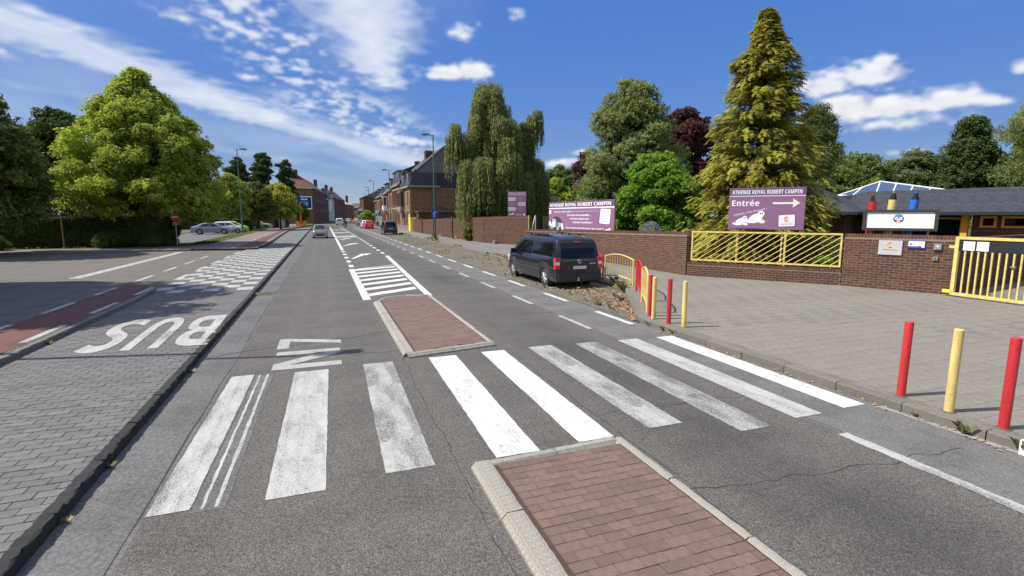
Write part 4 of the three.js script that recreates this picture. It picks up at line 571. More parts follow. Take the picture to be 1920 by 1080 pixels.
// ================================================================== BRICK WALLS
const brickTone = (r) => { const q = [[0.25, 0.100, 0.064], [0.30, 0.118, 0.070], [0.215, 0.09, 0.062], [0.34, 0.142, 0.085], [0.18, 0.088, 0.068]][Math.floor(r() * 5)], t = 0.85 + 0.3 * r(); return q.map((v) => v * t); };
// wall from p0 to p1, front on the left-hand road side; heights may differ at the ends; nParts nearest bricks are parts
function brickWall(label, p0, p1, h0, h1, th, y0, nParts, seed, o = {}) {
  const dx = p1[0] - p0[0], dz = p1[1] - p0[1], Ln = Math.hypot(dx, dz), th0 = Math.atan2(-dz, dx), t = thing('brick_wall', label, 'wall', [p0[0], y0, p0[1]], th0, o.group), r = rng(seed);
  const H = (x) => mix(h0, h1, x / Ln), pitchX = o.bx ?? 0.25, pitchY = o.by ?? 0.083, gap = 0.019, proud = 0.005, cap = 0.11;
  const core = B(), zf = 0, hA = h0 - 0.012, hB = h1 - 0.012; core.quad([0, 0, zf], [Ln, 0, zf], [Ln, hB, zf], [0, hA, zf]); core.quad([Ln, 0, -th], [0, 0, -th], [0, hA, -th], [Ln, hB, -th]); core.quad([0, hA, zf], [Ln, hB, zf], [Ln, hB, -th], [0, hA, -th]); core.quad([0, 0, -th], [0, 0, zf], [0, hA, zf], [0, hA, -th]); core.quad([Ln, 0, zf], [Ln, 0, -th], [Ln, hB, -th], [Ln, hB, zf]);
  part('mortar_core', core.build(), o.dark ? M.mortarDark : M.mortar, t);
  const list = [], Hm = Math.max(h0, h1), rows = Math.floor((Hm - cap) / pitchY);
  for (let j = 0; j < rows; j++) for (let x = -(j % 2) * pitchX / 2; x < Ln; x += pitchX) { const a = Math.max(0, x), b = Math.min(Ln, x + pitchX); if (b - a < 0.05) continue; const k = H((a + b) / 2) / Hm; list.push([(a + b) / 2, (j + 0.5) * pitchY * k, b - a - gap, (pitchY - gap) * k, 0]); }
  for (let x = 0; x < Ln - 0.03; x += 0.09) { const a = x, b = Math.min(Ln, x + 0.09); list.push([(a + b) / 2, H((a + b) / 2) - cap / 2, b - a - gap * 0.8, cap, 1]); }
  list.sort((a, b) => (o.nearEnd === 0 ? a[0] - b[0] : b[0] - a[0])); const all = B(), cache = {}; let n = 0;
  for (const [x, y, w, h, top] of list) {
    const pz = (r() - 0.5) * 0.003, k = Math.floor(r() * 5);
    if (n < nParts) { const key = w.toFixed(3) + h.toFixed(3) + top; cache[key] ??= (top ? B().box(0, 0, -th / 2 + proud / 2, w, h, th + proud, 0, 'b') : B().box(0, 0, 0, w, h, proud * 2, 0, 'k')).build(); const m = part(top ? 'coping_brick' : 'brick', cache[key], M.brick[k], t); m.position.set(x, y, pz); n++; }
    else { all.color = brickTone(r); if (top) all.box(x, y, -th / 2 + proud / 2, w, h, th + proud, 0, 'b'); else all.box(x, y, pz, w, h, proud * 2, 0, 'k'); }
  }
  // bricks of the exposed end, and of the back where it can be seen
  if (o.end) for (let j = 0; j < rows; j++) for (let z = -(j % 2) * 0.125; z < th; z += 0.25) { const a = Math.max(0, z), b = Math.min(th, z + 0.25); if (b - a < 0.04) continue; all.color = brickTone(r); all.box(o.end === 1 ? Ln : 0, (j + 0.5) * pitchY, -(a + b) / 2, proud * 2, pitchY - gap, b - a - gap, 0); }
  if (all.p.length) part('brick_field', all.build(), M.brickAll, t, 'stuff'); return t;
}
const W0 = [13.72, -34.8], W1 = [13.80, -17.15], W2 = [16.86, -12.70], W3 = [18.02, -10.02];
brickWall('low brown brick wall behind the black van and the yellow barrier', W0, W1, 1.42, 1.76, 0.24, PR, 300, 401, { end: 1 });
brickWall('knee-high brick wall carrying the yellow fence with diagonal bars', [W1[0] + 0.03, W1[1] + 0.08], [W2[0] - 0.02, W2[1] - 0.03], 0.56, 0.56, 0.24, PR, 300, 403);
const gateWall = brickWall('short brick wall with plaques between the yellow fence and the gate', W2, W3, 1.80, 1.80, 0.30, PR, 300, 405, { end: 1, bx: 0.265, by: 0.086 });
brickWall('long brown brick wall stretch nearest the lamp post with the blue sign', [12.75, -58], [13.30, -43.9], 2.1, 2.28, 0.3, PR, 0, 407, { dark: true });
brickWall('end stretch of the long brick wall turning away from the street', [13.32, -43.86], [15.5, -38.4], 2.28, 2.40, 0.3, PR, 0, 409, { dark: true });
brickWall('far brick wall stretch between the yellow cabinet and the lamp post', [12.45, -77], [12.74, -58.03], 1.75, 2.05, 0.3, PR, 0, 411, { dark: true });
for (const z of [-48.4, -54, -63, -70]) { const p = thing('wall_pier', `brick pier of the long wall, ${z === -48.4 ? 'beside the scruffy bush' : z === -54 ? 'behind the lamp post' : z === -63 ? 'second beyond the lamp post' : 'next to the yellow cabinet'}`, 'pier', [12.82 + (z + 58) * 0.022, PR, z]); part('brickwork', B().box(0.1, 1.0 + (z + 77) * 0.006, 0, 0.42, 2.0 + (z + 77) * 0.012, 0.5).build(), houseMat(0.22, 0.105, 0.075), p); }
single('concrete_block', B().box(0, 0.14, 0, 0.32, 0.28, 0.55).build(), M.stone, 'grey concrete block lying at the foot of the brick wall end', 'block').position.set(13.75, PR, -41.8);

// ---- yellow fence with diagonal bars
const along = (a, b, t) => [mix(a[0], b[0], t), mix(a[1], b[1], t)];
{ const a = [W1[0] + 0.1, W1[1] + 0.15], b = [W2[0] - 0.04, W2[1] - 0.06], Ln = Math.hypot(b[0] - a[0], b[1] - a[1]), t = thing('fence_panel', 'yellow metal fence panel filled with diagonal bars', 'fence', [a[0], PR + 0.56, a[1]], Math.atan2(-(b[1] - a[1]), b[0] - a[0]));
  const h0 = 0.06, h1 = 1.24, z = -0.1;
  part('rail', B().span(0, Ln, h1 - 0.06, h1, z - 0.03, z + 0.03).build(), M.yellow, t); part('rail', B().span(0, Ln, h0, h0 + 0.06, z - 0.03, z + 0.03).build(), M.yellow, t);
  for (const x of [0.03, Ln - 0.03]) part('post', B().box(x, (h0 + h1) / 2, z, 0.06, h1 - h0 - 0.122, 0.055).build(), M.yellow, t); for (const x of [Ln * 0.33, Ln * 0.63]) part('post', B().box(x, h1 / 2, z - 0.06, 0.05, h1, 0.05).build(), M.yellow, t);
  for (let k = -5; k < 18; k++) { let x0 = k * 0.285, y0 = h0 + 0.06, x1 = x0 + 1.5, y1 = h1 - 0.06; if (x0 < 0.06) { y0 += (0.06 - x0) / 1.5 * (y1 - y0); x0 = 0.06; } if (x1 > Ln - 0.06) { y1 = y0 + (Ln - 0.06 - x0) / (x1 - x0) * (y1 - y0); x1 = Ln - 0.06; } if (x1 - x0 < 0.08) continue; part('bar', B().rod([x0, y0, z], [x1, y1, z], 0.015, 0.015, 6).build(), M.yellow, t); } }

// ---- printed boards
function canvas(w, h, draw, name) { const c = document.createElement('canvas'); c.width = w; c.height = h; const g = c.getContext('2d'); draw(g, w, h); const t = new THREE.CanvasTexture(c); t.colorSpace = THREE.SRGBColorSpace; t.magFilter = THREE.LinearFilter; return t; }
const fitText = (g, s, x, y, w, px, f = 'bold', fam = 'sans-serif') => { g.font = `${f} ${px}px ${fam}`; const m = g.measureText(s).width; g.save(); g.translate(x, y); g.scale(w / m, 1); g.fillText(s, 0, 0); g.restore(); };
function cLogo(g, x, y, r) { g.lineWidth = r * 0.42; g.lineCap = 'butt'; const cs = ['#c0344e', '#d8623a', '#e89a4a', '#5a3d78']; for (let k = 0; k < 4; k++) { g.strokeStyle = cs[k]; g.beginPath(); g.arc(x, y, r, 5.2 - k * 1.05, 5.25 - (k + 1) * 1.05, true); g.stroke(); } g.fillStyle = '#e8b07a'; g.beginPath(); g.arc(x, y, r * 0.7, 0, 6.3); g.fill(); }
function birds(g, x, y, s) { g.fillStyle = '#f0f1f6'; g.strokeStyle = '#8b8aa0'; g.lineWidth = s * 0.012; for (const [cx, cy, k] of [[0.22, 0.24, 0.85], [0.66, 0.14, 1.1]]) { const px = x + cx * s, py = y + cy * s, q = s * 0.2 * k; g.beginPath(); g.ellipse(px, py, q, q * 0.62, -0.35, 0, 6.3); g.fill(); g.stroke(); g.beginPath(); g.ellipse(px + q * 0.7, py - q * 0.62, q * 0.45, q * 0.4, 0, 0, 6.3); g.fill(); g.beginPath(); g.ellipse(px - q * 0.9, py + q * 0.4, q * 0.6, q * 0.22, 0.2, 0, 6.3); g.fill(); g.beginPath(); g.ellipse(px + q * 0.8, py + q * 0.4, q * 0.5, q * 0.25, 0.2, 0, 6.3); g.fill(); g.fillStyle = '#33303c'; g.beginPath(); g.arc(px + q * 0.6, py - q * 0.65, q * 0.1, 0, 6.3); g.arc(px + q * 0.88, py - q * 0.65, q * 0.1, 0, 6.3); g.fill(); g.fillStyle = '#f0f1f6'; } g.fillStyle = '#4a2f4c'; g.beginPath(); g.ellipse(x + s * 0.46, y + s * 0.46, s * 0.56, s * 0.022, 0, 0, 6.3); g.fill(); }
const PURPLE = '#8a6585', DARKP = '#6b5070', WHITE = '#eceaf0';
const entreeTex = canvas(1024, 576, (g, w, h) => { g.fillStyle = PURPLE; g.fillRect(0, 0, w, h); g.fillStyle = DARKP; g.fillRect(0, 0, w, 106); g.fillStyle = WHITE; fitText(g, 'ATHENEE ROYAL ROBERT CAMPIN', 34, 84, 950, 78); g.fillRect(0, 106, w, 9); fitText(g, 'Entrée', 26, 248, 400, 112); g.fillStyle = '#e8e6d8'; g.fillRect(600, 200, 290, 26); g.beginPath(); g.moveTo(960, 213); g.lineTo(862, 150); g.quadraticCurveTo(882, 213, 862, 276); g.fill(); g.fillStyle = WHITE; g.save(); g.translate(66, 392); g.rotate(-0.20); fitText(g, "Campin, c'est chouette !", 0, 0, 470, 38, 'italic'); g.restore(); birds(g, 70, 356, 470); g.save(); g.translate(692, 380); g.rotate(-0.05); g.fillStyle = '#53406a'; g.fillRect(10, 10, 212, 156); g.fillStyle = '#e9e9ee'; g.beginPath(); g.roundRect(0, 0, 212, 156, 14); g.fill(); cLogo(g, 106, 60, 30); g.fillStyle = '#b9b8c4'; g.fillRect(24, 118, 164, 14); g.restore(); });
const materTex = canvas(1024, 416, (g, w, h) => { g.fillStyle = PURPLE; g.fillRect(0, 0, w, h); g.fillStyle = DARKP; g.fillRect(0, 0, w, 84); g.fillStyle = WHITE; fitText(g, 'ATHENEE ROYAL ROBERT CAMPIN', 14, 68, 970, 66); g.fillRect(0, 86, w, 15); g.fillRect(8, 122, 34, 52); fitText(g, 'Section maternelle', 90, 158, 300, 38, 'italic'); g.fillStyle = '#b9a3b8'; g.fillRect(400, 138, 420, 7); g.fillStyle = WHITE; fitText(g, 'Pour bien vivre ensemble ...', 330, 208, 380, 36, 'italic bold'); fitText(g, 'et mener chacun vers', 380, 258, 300, 36, 'italic bold'); fitText(g, 'sa propre excellence !', 420, 308, 310, 36, 'italic bold'); fitText(g, 'www.arcampin.be/fondamental - 069 / 22.20.77', 310, 388, 580, 30, 'bold'); g.save(); g.beginPath(); g.rect(0, 170, 300, 246); g.clip(); g.fillStyle = '#3c3f48'; g.beginPath(); g.ellipse(130, 416, 140, 200, 0.1, 0, 6.3); g.fill(); g.fillStyle = '#9fb4b0'; g.fillRect(60, 250, 70, 130); g.fillRect(160, 310, 60, 70); const r = rng(5); for (let k = 0; k < 26; k++) { g.fillStyle = r() < 0.6 ? '#e4e6ea' : '#6d7280'; g.beginPath(); g.ellipse(r() * 270, 320 + r() * 90, 8 + r() * 14, 20 + r() * 26, 0, 0, 6.3); g.fill(); } g.restore(); g.save(); g.translate(846, 112); g.rotate(0.08); g.fillStyle = '#f2f1f4'; g.beginPath(); g.roundRect(0, 0, 132, 190, 12); g.fill(); g.fillStyle = '#8c8a94'; for (const [s, y] of [['Immersion', 42], ['en Anglais', 88], ['dès la 3ème', 130], ['maternelle', 170]]) fitText(g, s, 14, y, 104, 26, 'bold'); g.restore(); birds(g, 908, 366, 80); });
const noticeTex = canvas(512, 680, (g, w, h) => { g.fillStyle = '#92688b'; g.fillRect(0, 0, w, h); g.fillStyle = '#75587a'; g.fillRect(0, 0, w, 78); g.fillStyle = WHITE; fitText(g, 'ATHENEE ROYAL ROBERT CAMPIN', 14, 58, 480, 54); g.fillRect(0, 80, w, 14); for (const [x, y] of [[14, 150], [292, 284], [14, 424]]) { g.fillStyle = '#dedad4'; g.fillRect(x, y, 200, 106); g.fillStyle = '#b0aaa6'; for (let k = 0; k < 4; k++) g.fillRect(x + 16, y + 16 + k * 22, 160, 8); } g.fillStyle = '#b48fae'; for (const [x, y, n] of [[300, 146, 5], [30, 290, 5], [300, 430, 6]]) for (let k = 0; k < n; k++) g.fillRect(x, y + k * 22, 170 - (k % 3) * 24, 8); g.fillStyle = WHITE; g.fillRect(236, 184, 50, 8); g.fillRect(222, 328, 50, 8); g.fillRect(236, 460, 50, 8); g.fillRect(430, 604, 56, 56); g.fillRect(210, 620, 190, 8); g.fillRect(240, 640, 140, 8); birds(g, 36, 590, 150); });
const owlTex = canvas(1024, 280, (g, w, h) => { g.fillStyle = '#f6f4f2'; g.fillRect(0, 0, w, h); g.strokeStyle = '#c9d2da'; g.lineWidth = 3; g.beginPath(); g.arc(500, 112, 96, 0, 6.3); g.stroke(); g.fillStyle = '#1d2c4c'; g.beginPath(); g.ellipse(500, 120, 80, 66, 0, 0, 6.3); g.fill(); g.fillStyle = '#5f97b4'; g.beginPath(); g.ellipse(500, 66, 62, 28, 0, 0, 6.3); g.fill(); g.fillStyle = '#e9bba2'; g.beginPath(); g.moveTo(460, 190); g.lineTo(500, 108); g.lineTo(540, 190); g.fill(); for (const x of [466, 534]) { g.fillStyle = '#f4f6f8'; g.beginPath(); g.arc(x, 114, 28, 0, 6.3); g.fill(); g.fillStyle = '#3d6f9c'; g.beginPath(); g.arc(x, 114, 13, 0, 6.3); g.fill(); g.fillStyle = '#fff'; g.beginPath(); g.arc(x - 3, 110, 5, 0, 6.3); g.fill(); } g.fillStyle = '#b9bcc2'; g.fillRect(380, 236, 240, 7); });
const steelTex = canvas(512, 352, (g, w, h) => { g.fillStyle = '#bdbcbb'; g.fillRect(0, 0, w, h); const r = rng(7); for (let k = 0; k < 300; k++) { g.fillStyle = r() < 0.5 ? 'rgba(255,255,255,.05)' : 'rgba(90,90,90,.04)'; g.fillRect(0, r() * h, w, 1 + r() * 2); } cLogo(g, 256, 116, 56); g.fillStyle = '#84867e'; g.fillRect(96, 222, 316, 22); g.fillStyle = '#9c9c9c'; g.fillRect(240, 304, 34, 6); });
const bluePlaqueTex = canvas(512, 228, (g, w, h) => { g.fillStyle = '#3f4fae'; g.fillRect(0, 0, w, h); g.fillStyle = '#f2f3fa'; g.fillRect(18, 16, w - 36, h - 72); g.fillRect(412, 150, 82, 56); g.fillStyle = '#252c55'; g.beginPath(); g.arc(96, 92, 44, 0, 3.2); g.fill(); g.fillStyle = '#8fa5c8'; g.beginPath(); g.arc(96, 66, 28, 3.1, 6.3); g.fill(); g.fillStyle = '#aab0c8'; for (let k = 0; k < 3; k++) g.fillRect(190, 52 + k * 34, 280 - k * 30, 9); g.fillStyle = '#1c2450'; g.fillRect(330, 160, 70, 36); });
const paperTex = (s) => canvas(256, 208, (g, w, h) => { g.fillStyle = '#f3f2f6'; g.fillRect(0, 0, w, h); g.fillStyle = '#3a45a0'; g.fillRect(0, 0, 9, h); g.fillStyle = '#8e90a4'; const r = rng(s); for (let k = 0; k < 8; k++) g.fillRect(44, 34 + k * 19, 60 + r() * 110, 6); });
const billTex = canvas(512, 256, (g, w, h) => { const gr = ['#0b1f6d', '#1641a8', '#0d2c86']; g.fillStyle = gr[0]; g.fillRect(0, 0, w, h); g.fillStyle = gr[1]; g.beginPath(); g.ellipse(210, 120, 220, 110, 0.2, 0, 6.3); g.fill(); g.fillStyle = '#12403a'; g.fillRect(400, 0, 112, 130); g.fillStyle = '#d8e2f2'; g.fillRect(130, 34, 250, 30); g.fillStyle = '#9fb6e0'; for (let k = 0; k < 7; k++) g.fillRect(80 + k * 46, 110, 32, 84); });
// a board: thin box, printed front face, posts behind
function board(name, label, a, b, y0, y1, map, posts, th = 0.06, frameMat = M.grey, postMat = M.yellow, pf = 0, rough = 0.5) {
  const Ln = Math.hypot(b[0] - a[0], b[1] - a[1]), t = thing(name, label, 'sign', [a[0], pf, a[1]], Math.atan2(-(b[1] - a[1]), b[0] - a[0]));
  part('panel', B().span(0, Ln, y0, y1, -th, -0.004).build(), frameMat, t); part('print', B().quad([0.012, y0 + 0.012, 0], [Ln - 0.012, y0 + 0.012, 0], [Ln - 0.012, y1 - 0.012, 0], [0.012, y1 - 0.012, 0], [[0, 0], [1, 0], [1, 1], [0, 1]]).build(), std(1, 1, 1, { map, roughness: rough }), t);
  for (const p of posts) part('post', B().box(Ln * p, y1 * 0.46, -th - 0.035, 0.07, y1 * 0.92, 0.07).build(), postMat, t); return t;
}
const purpleEdge = std(0.19, 0.12, 0.19);
board('entrance_sign', 'purple sign reading Entrée with a white arrow behind the yellow fence', [15.14, -16.37], [16.92, -14.42], 1.89, 3.50, entreeTex, [0.14, 0.78], 0.06, purpleEdge, M.yellow, 0.1);
board('school_sign', 'long purple school sign with small photo above the low brick wall', [14.05, -31.35], [14.30, -23.55], 1.52, 3.28, materTex, [0.1, 0.9], 0.06, purpleEdge, M.yellow, 0.1);
board('notice_board', 'narrow upright purple notice board above the end of the long wall', [15.03, -42.25], [16.52, -41.66], 2.33, 4.47, noticeTex, [0.08, 0.93], 0.06, purpleEdge, M.yellow, 0.1);
{ const f = thing('board_frame', 'empty pair of yellow posts with dark board back under the willow', 'frame', [13.85, 0.1, -48.6]); part('post', B().box(-0.28, 1.95, 0, 0.07, 3.9, 0.07).build(), M.yellow, f); part('post', B().box(0.28, 1.95, 0, 0.07, 3.9, 0.07).build(), M.yellow, f); part('board_back', B().box(0, 3.3, -0.06, 0.62, 1.9, 0.04).build(), M.darkPanel, f); }
{ const f = thing('gate_frame', 'yellow posts with a pale slanting brace in the gap beside the notice board', 'gate', [14.75, 0.1, -36.4]); part('post', B().box(-0.1, 1.22, 0, 0.06, 2.45, 0.06).build(), M.yellow, f); part('post', B().box(0.5, 1.22, -0.1, 0.06, 2.45, 0.06).build(), M.yellow, f); part('brace', B().rod([0.1, 1.2, 0.05], [0.42, 2.4, 0.0], 0.035, 0.035, 6).build(), M.white, f); part('dark_panel', B().box(0.72, 1.22, -0.2, 0.34, 2.4, 0.05).build(), M.darkPanel, f); }
{ const f = thing('timber_screen', 'dark timber screen behind the brace in the wall gap', 'fence', [15.9, 0.1, -36.6], -0.35); for (let k = 0; k < 9; k++) part('board', B().box(0.13 + k * 0.27, 1.2, (k % 2) * 0.015, 0.25, 2.35, 0.03).build(), std(0.10, 0.07, 0.05), f); }

// plaques and boxes on the gate wall: metres along the wall and height
function onGate(name, label, cat, x0, x1, y0, y1, th, mat, map) { const o = thing(name, label, cat, [0, 0, 0], 0); const dx = W3[0] - W2[0], dz = W3[1] - W2[1], l = Math.hypot(dx, dz), th0 = Math.atan2(-dz, dx); o.position.set(W2[0], PR, W2[1]); o.rotation.y = th0; part('plate', B().span(x0, x1, y0, y1, 0.016, 0.016 + th).build(), mat, o); if (map) part('print', B().quad([x0 + 0.006, y0 + 0.006, 0.02 + th], [x1 - 0.006, y0 + 0.006, 0.02 + th], [x1 - 0.006, y1 - 0.006, 0.02 + th], [x0 + 0.006, y1 - 0.006, 0.02 + th], [[0, 0], [1, 0], [1, 1], [0, 1]]).build(), std(1, 1, 1, { map, roughness: 0.4 }), o); return o; }
onGate('steel_plaque', 'grey plaque with a ring-shaped logo on the brick gate wall', 'plaque', 0.98, 1.62, 1.14, 1.62, 0.02, M.steel, steelTex);
onGate('blue_plaque', 'blue and white plaque on the brick gate wall', 'plaque', 1.75, 2.20, 1.39, 1.63, 0.015, M.blue, bluePlaqueTex);
{ const o = onGate('intercom', 'grey intercom box near the gate end of the brick wall', 'intercom', 2.42, 2.60, 1.36, 1.55, 0.05, M.grey); part('cover', B().span(2.435, 2.585, 1.38, 1.53, 0.066, 0.078).build(), M.steel, o); part('button', B().span(2.48, 2.54, 1.45, 1.49, 0.078, 0.088).build(), M.white, o); }
{ const o = onGate('bell_button', 'small bell button below the intercom box', 'bell', 2.42, 2.535, 1.04, 1.15, 0.04, M.steel); part('button', B().span(2.455, 2.50, 1.075, 1.115, 0.056, 0.068).build(), M.darkPanel, o); }

// ---- sliding gate
{ const a = [17.74, -9.86], b = [17.62, -5.2], Ln = Math.hypot(b[0] - a[0], b[1] - a[1]), t = thing('school_gate', 'yellow barred school gate with a dark panel across the top', 'gate', [a[0], PR, a[1]], Math.atan2(-(b[1] - a[1]), b[0] - a[0]));
  part('rail', B().span(0, Ln, 1.72, 1.80, -0.04, 0.04).build(), M.yellow, t); part('rail', B().span(0, Ln, 0.05, 0.13, -0.04, 0.04).build(), M.yellow, t); part('post', B().span(0, 0.10, 0.132, 1.718, -0.045, 0.045).build(), M.yellow, t);
  for (let k = 0; k < 26; k++) part('bar', B().box(0.27 + k * 0.168, 0.755, 0, 0.04, 1.246, 0.04).build(), M.yellow, t);
  part('top_panel', B().span(0.102, Ln, 1.38, 1.716, -0.018, 0.018).build(), M.darkPanel, t); part('hinge', B().span(-0.16, 0, 1.45, 1.53, -0.03, 0.03).build(), M.yellow, t); part('hinge', B().span(-0.2, 0, 0.10, 0.19, -0.05, 0.05).build(), M.brightYellow, t); part('lock', B().box(1.47, 1.02, 0.05, 0.12, 0.03, 0.05).build(), M.steel, t);
  for (const [k, x, lb] of [[0, 0.20, 'white notice sheet on the gate panel next to the corner post'], [1, 0.54, 'white notice sheet further along the dark gate panel']]) { const s = thing('notice_sheet', lb, 'notice'); s.position.copy(t.position); s.rotation.copy(t.rotation); part('sheet', B().span(x, x + 0.30, 1.405, 1.665, 0.0195, 0.024).build(), M.white, s); part('print', B().quad([x, 1.405, 0.026], [x + 0.30, 1.405, 0.026], [x + 0.30, 1.665, 0.026], [x, 1.665, 0.026], [[0, 0], [1, 0], [1, 1], [0, 1]]).build(), std(1, 1, 1, { map: paperTex(3 + k) }), s); }
  brickWall('dark brick wall inside the school gate', [18.35, -10.25], [25.5, -11.6], 1.75, 1.75, 0.24, 0.075, 0, 413, { dark: true }); }

// ---- school building
const SA = [26.9, -18.6], SB = [32.4, 6]; // eaves line
{ const dx = SB[0] - SA[0], dz = SB[1] - SA[1], Ln = Math.hypot(dx, dz), t = thing('school_building', 'long low brick school with dark slate roof and orange window frames', 'school', [SA[0], 0.07, SA[1]], Math.atan2(-dz, dx));
  const bm = houseMat(0.27, 0.125, 0.085), ev = 2.62;
  part('wall', B().span(-1.6, 0.85, 0, ev - 0.02, -7.6, -0.9).build(), bm, t); part('wall', B().span(3.55, Ln - 0.3, 0, ev - 0.02, -7.4, -0.9).build(), bm, t);
  part('roof', B().quad([-2.4, ev, 0], [Ln, ev, 0], [Ln, ev + 1.22, -3.6], [-2.4, ev + 1.22, -3.6]).quad([Ln, ev, -8], [-2.4, ev, -8], [-2.4, ev + 1.22, -3.6], [Ln, ev + 1.22, -3.6]).build(), M.schoolRoof, t);
  part('fascia', B().span(-2.4, Ln, ev - 0.14, ev - 0.005, 0.002, 0.06).build(), M.darkPanel, t); part('soffit', B().span(-2.4, Ln, ev - 0.12, ev - 0.08, -0.9, 0).build(), std(0.20, 0.11, 0.05), t);
  // porch glazing
  const win = (x0, x1, y0, y1, mull = []) => { const g = part('window', B().span(x0, x1, y0, y1, -0.93, -0.90).build(), M.tint, t); const fr = B().span(x0 - 0.09, x0, y0 - 0.09, y1 + 0.09, -0.92, -0.78).span(x1, x1 + 0.09, y0 - 0.09, y1 + 0.09, -0.92, -0.78).span(x0, x1, y1, y1 + 0.09, -0.92, -0.78).span(x0, x1, y0 - 0.09, y0, -0.92, -0.78); for (const m of mull) fr.span(m - 0.05, m + 0.05, y0, y1, -0.92, -0.79); part('frame', fr.build(), M.orange, g); };
  win(0.95, 3.15, 0.2, 2.28); win(3.95, 4.35, 2.0, 2.34); win(4.7, 9.5, 2.0, 2.34, [7.1]); win(11.2, 16, 1.0, 2.3, [12.4, 13.6, 14.8]);
  part('porch_post', B().span(3.26, 3.5, 0, ev - 0.14, -0.75, -0.52).build(), M.orange, t); part('downpipe', B().rod([-0.75, 0, -0.6], [-0.75, ev - 0.15, -0.6], 0.05).build(), std(0.16, 0.2, 0.26), t); part('camera_box', B().box(1.25, 2.05, -0.78, 0.14, 0.12, 0.12).build(), M.white, t); }
{ const t = thing('school_pavilion', 'hip-roofed school pavilion with orange posts beside the golden cypress', 'school', [26.0, 0.07, -22.6], -1.10); const ev = 2.64, w = 3.5;
  part('wall', B().span(-w + 0.7, w - 0.7, 0, ev - 0.05, -w + 0.7, w - 0.9).build(), houseMat(0.25, 0.12, 0.08), t);
  const r = B(), q = [[-w, -w], [w, -w], [w, w], [-w, w]]; for (let k = 0; k < 4; k++) { const a = q[k], b = q[(k + 1) % 4]; r.quad([a[0], ev, a[1]], [b[0], ev, b[1]], [b[0] * 0.06, ev + 1.72, b[1] * 0.06], [a[0] * 0.06, ev + 1.72, a[1] * 0.06]); } part('roof', r.build(), M.schoolRoof, t);
  part('fascia', B().span(-w, w, ev - 0.14, ev - 0.01, w - 0.02, w + 0.04).span(w - 0.02, w + 0.04, ev - 0.14, ev - 0.01, -w, w - 0.03).build(), M.darkPanel, t);
  for (const x of [-1.6, -0.4, 0.9]) part('post', B().box(x, ev / 2 - 0.08, w - 0.5, 0.2, ev - 0.16, 0.2).build(), M.orange, t); part('window', B().span(-1.9, 1.0, 0.1, 2.2, w - 0.89, w - 0.86).build(), M.tint, t); }
{ const t = thing('roof_light', 'pyramid of blue glass panes in white bars on the school roof', 'roof light', [31.6, 3.72, -20.5], -1.30); const w = 2.9, d = 1.5, h = 0.82, gl = phys(0.04, 0.075, 0.15, { roughness: 0.08 });
  const ax = -0.42 * w, apex = [ax, h, 0], end = [w, 0.02, 0], bar = (a, b) => part('glazing_bar', B().rod(a, b, 0.04, 0.04, 5).build(), M.white, t), rp = (k) => [mix(ax, w, k / 5), mix(h, 0.02, k / 5), 0], fp = (k) => [mix(ax + 0.35, w, k / 5), 0, mix(d, d * 0.5, k / 5)];
  for (let k = 0; k < 5; k++) { part('pane', B().quad(fp(k), fp(k + 1), rp(k + 1), rp(k)).build(), gl, t); bar(fp(k), rp(k)); }
  part('pane', B().quad([-w, 0, d], fp(0), apex, apex).build(), gl, t); part('pane', B().quad([-w, 0, -d], [-w, 0, d], apex, apex).build(), gl, t); part('pane', B().quad([w, 0, -d * 0.5], [-w, 0, -d], apex, end).build(), gl, t);
  bar([-w, 0, d], apex); bar([-w * 0.7, 0, d], [mix(-w, ax, 0.6), h * 0.6, d * 0.4]); bar([-w, 0, d], fp(5)); bar([-w, 0, -d], [-w, 0, d]); bar(apex, end); bar([-w, 0, -d], apex); part('kerb', B().span(-w - 0.05, w + 0.05, -1.0, -0.04, -d, d + 0.05).build(), M.schoolRoof, t); }
// white illuminated-style board with the round emblem, and the three giant crayons behind it
{ const a = [19.22, -13.72], b = [20.24, -11.98], t = board('emblem_sign', 'white framed board with a round bird emblem above the gate wall', a, b, 2.0, 2.60, owlTex, [0.08, 0.92], 0.12, std(0.05, 0.042, 0.04), M.orange, 0.07); const Ln = Math.hypot(b[0] - a[0], b[1] - a[1]); part('frame', B().span(-0.1, Ln + 0.1, 2.6, 2.68, -0.13, 0.05).span(-0.1, Ln + 0.1, 1.92, 2.0, -0.13, 0.05).span(-0.1, 0, 2.001, 2.599, -0.13, 0.05).span(Ln, Ln + 0.1, 2.001, 2.599, -0.13, 0.05).build(), std(0.05, 0.042, 0.04), t); }
for (const [k, x, z, mat, lean, lb, h] of [[0, 19.62, -13.82, M.red, 0, 'giant red crayon standing behind the white emblem board', 2.98], [1, 19.90, -13.44, M.paleYellow, 0.05, 'giant beige crayon standing behind the white emblem board', 3.05], [2, 20.18, -13.03, phys(0.03, 0.14, 0.55), 0.1, 'giant blue crayon leaning behind the white emblem board', 3.05]]) {
  const t = thing('giant_crayon', lb, 'crayon', [x, 0.07, z], Math.atan2(-1.74, 1.02), 'giant crayons behind the emblem board'); t.rotation.order = 'YXZ'; t.rotation.z = -lean; part('barrel', B().rod([0, 0, 0], [0, h, 0], 0.135, 0.135, 16).build(), mat, t); part('cone', B().rod([0, h + 0.001, 0], [0, h + 0.24, 0], k ? 0.125 : 0.075, k ? 0.05 : 0.05, 14).build(), M.darkPanel, t); part('tip', B().rod([0, h + 0.241, 0], [0, h + 0.31, 0], 0.05, 0.03, 10).build(), k === 1 ? M.cream : mat, t); }

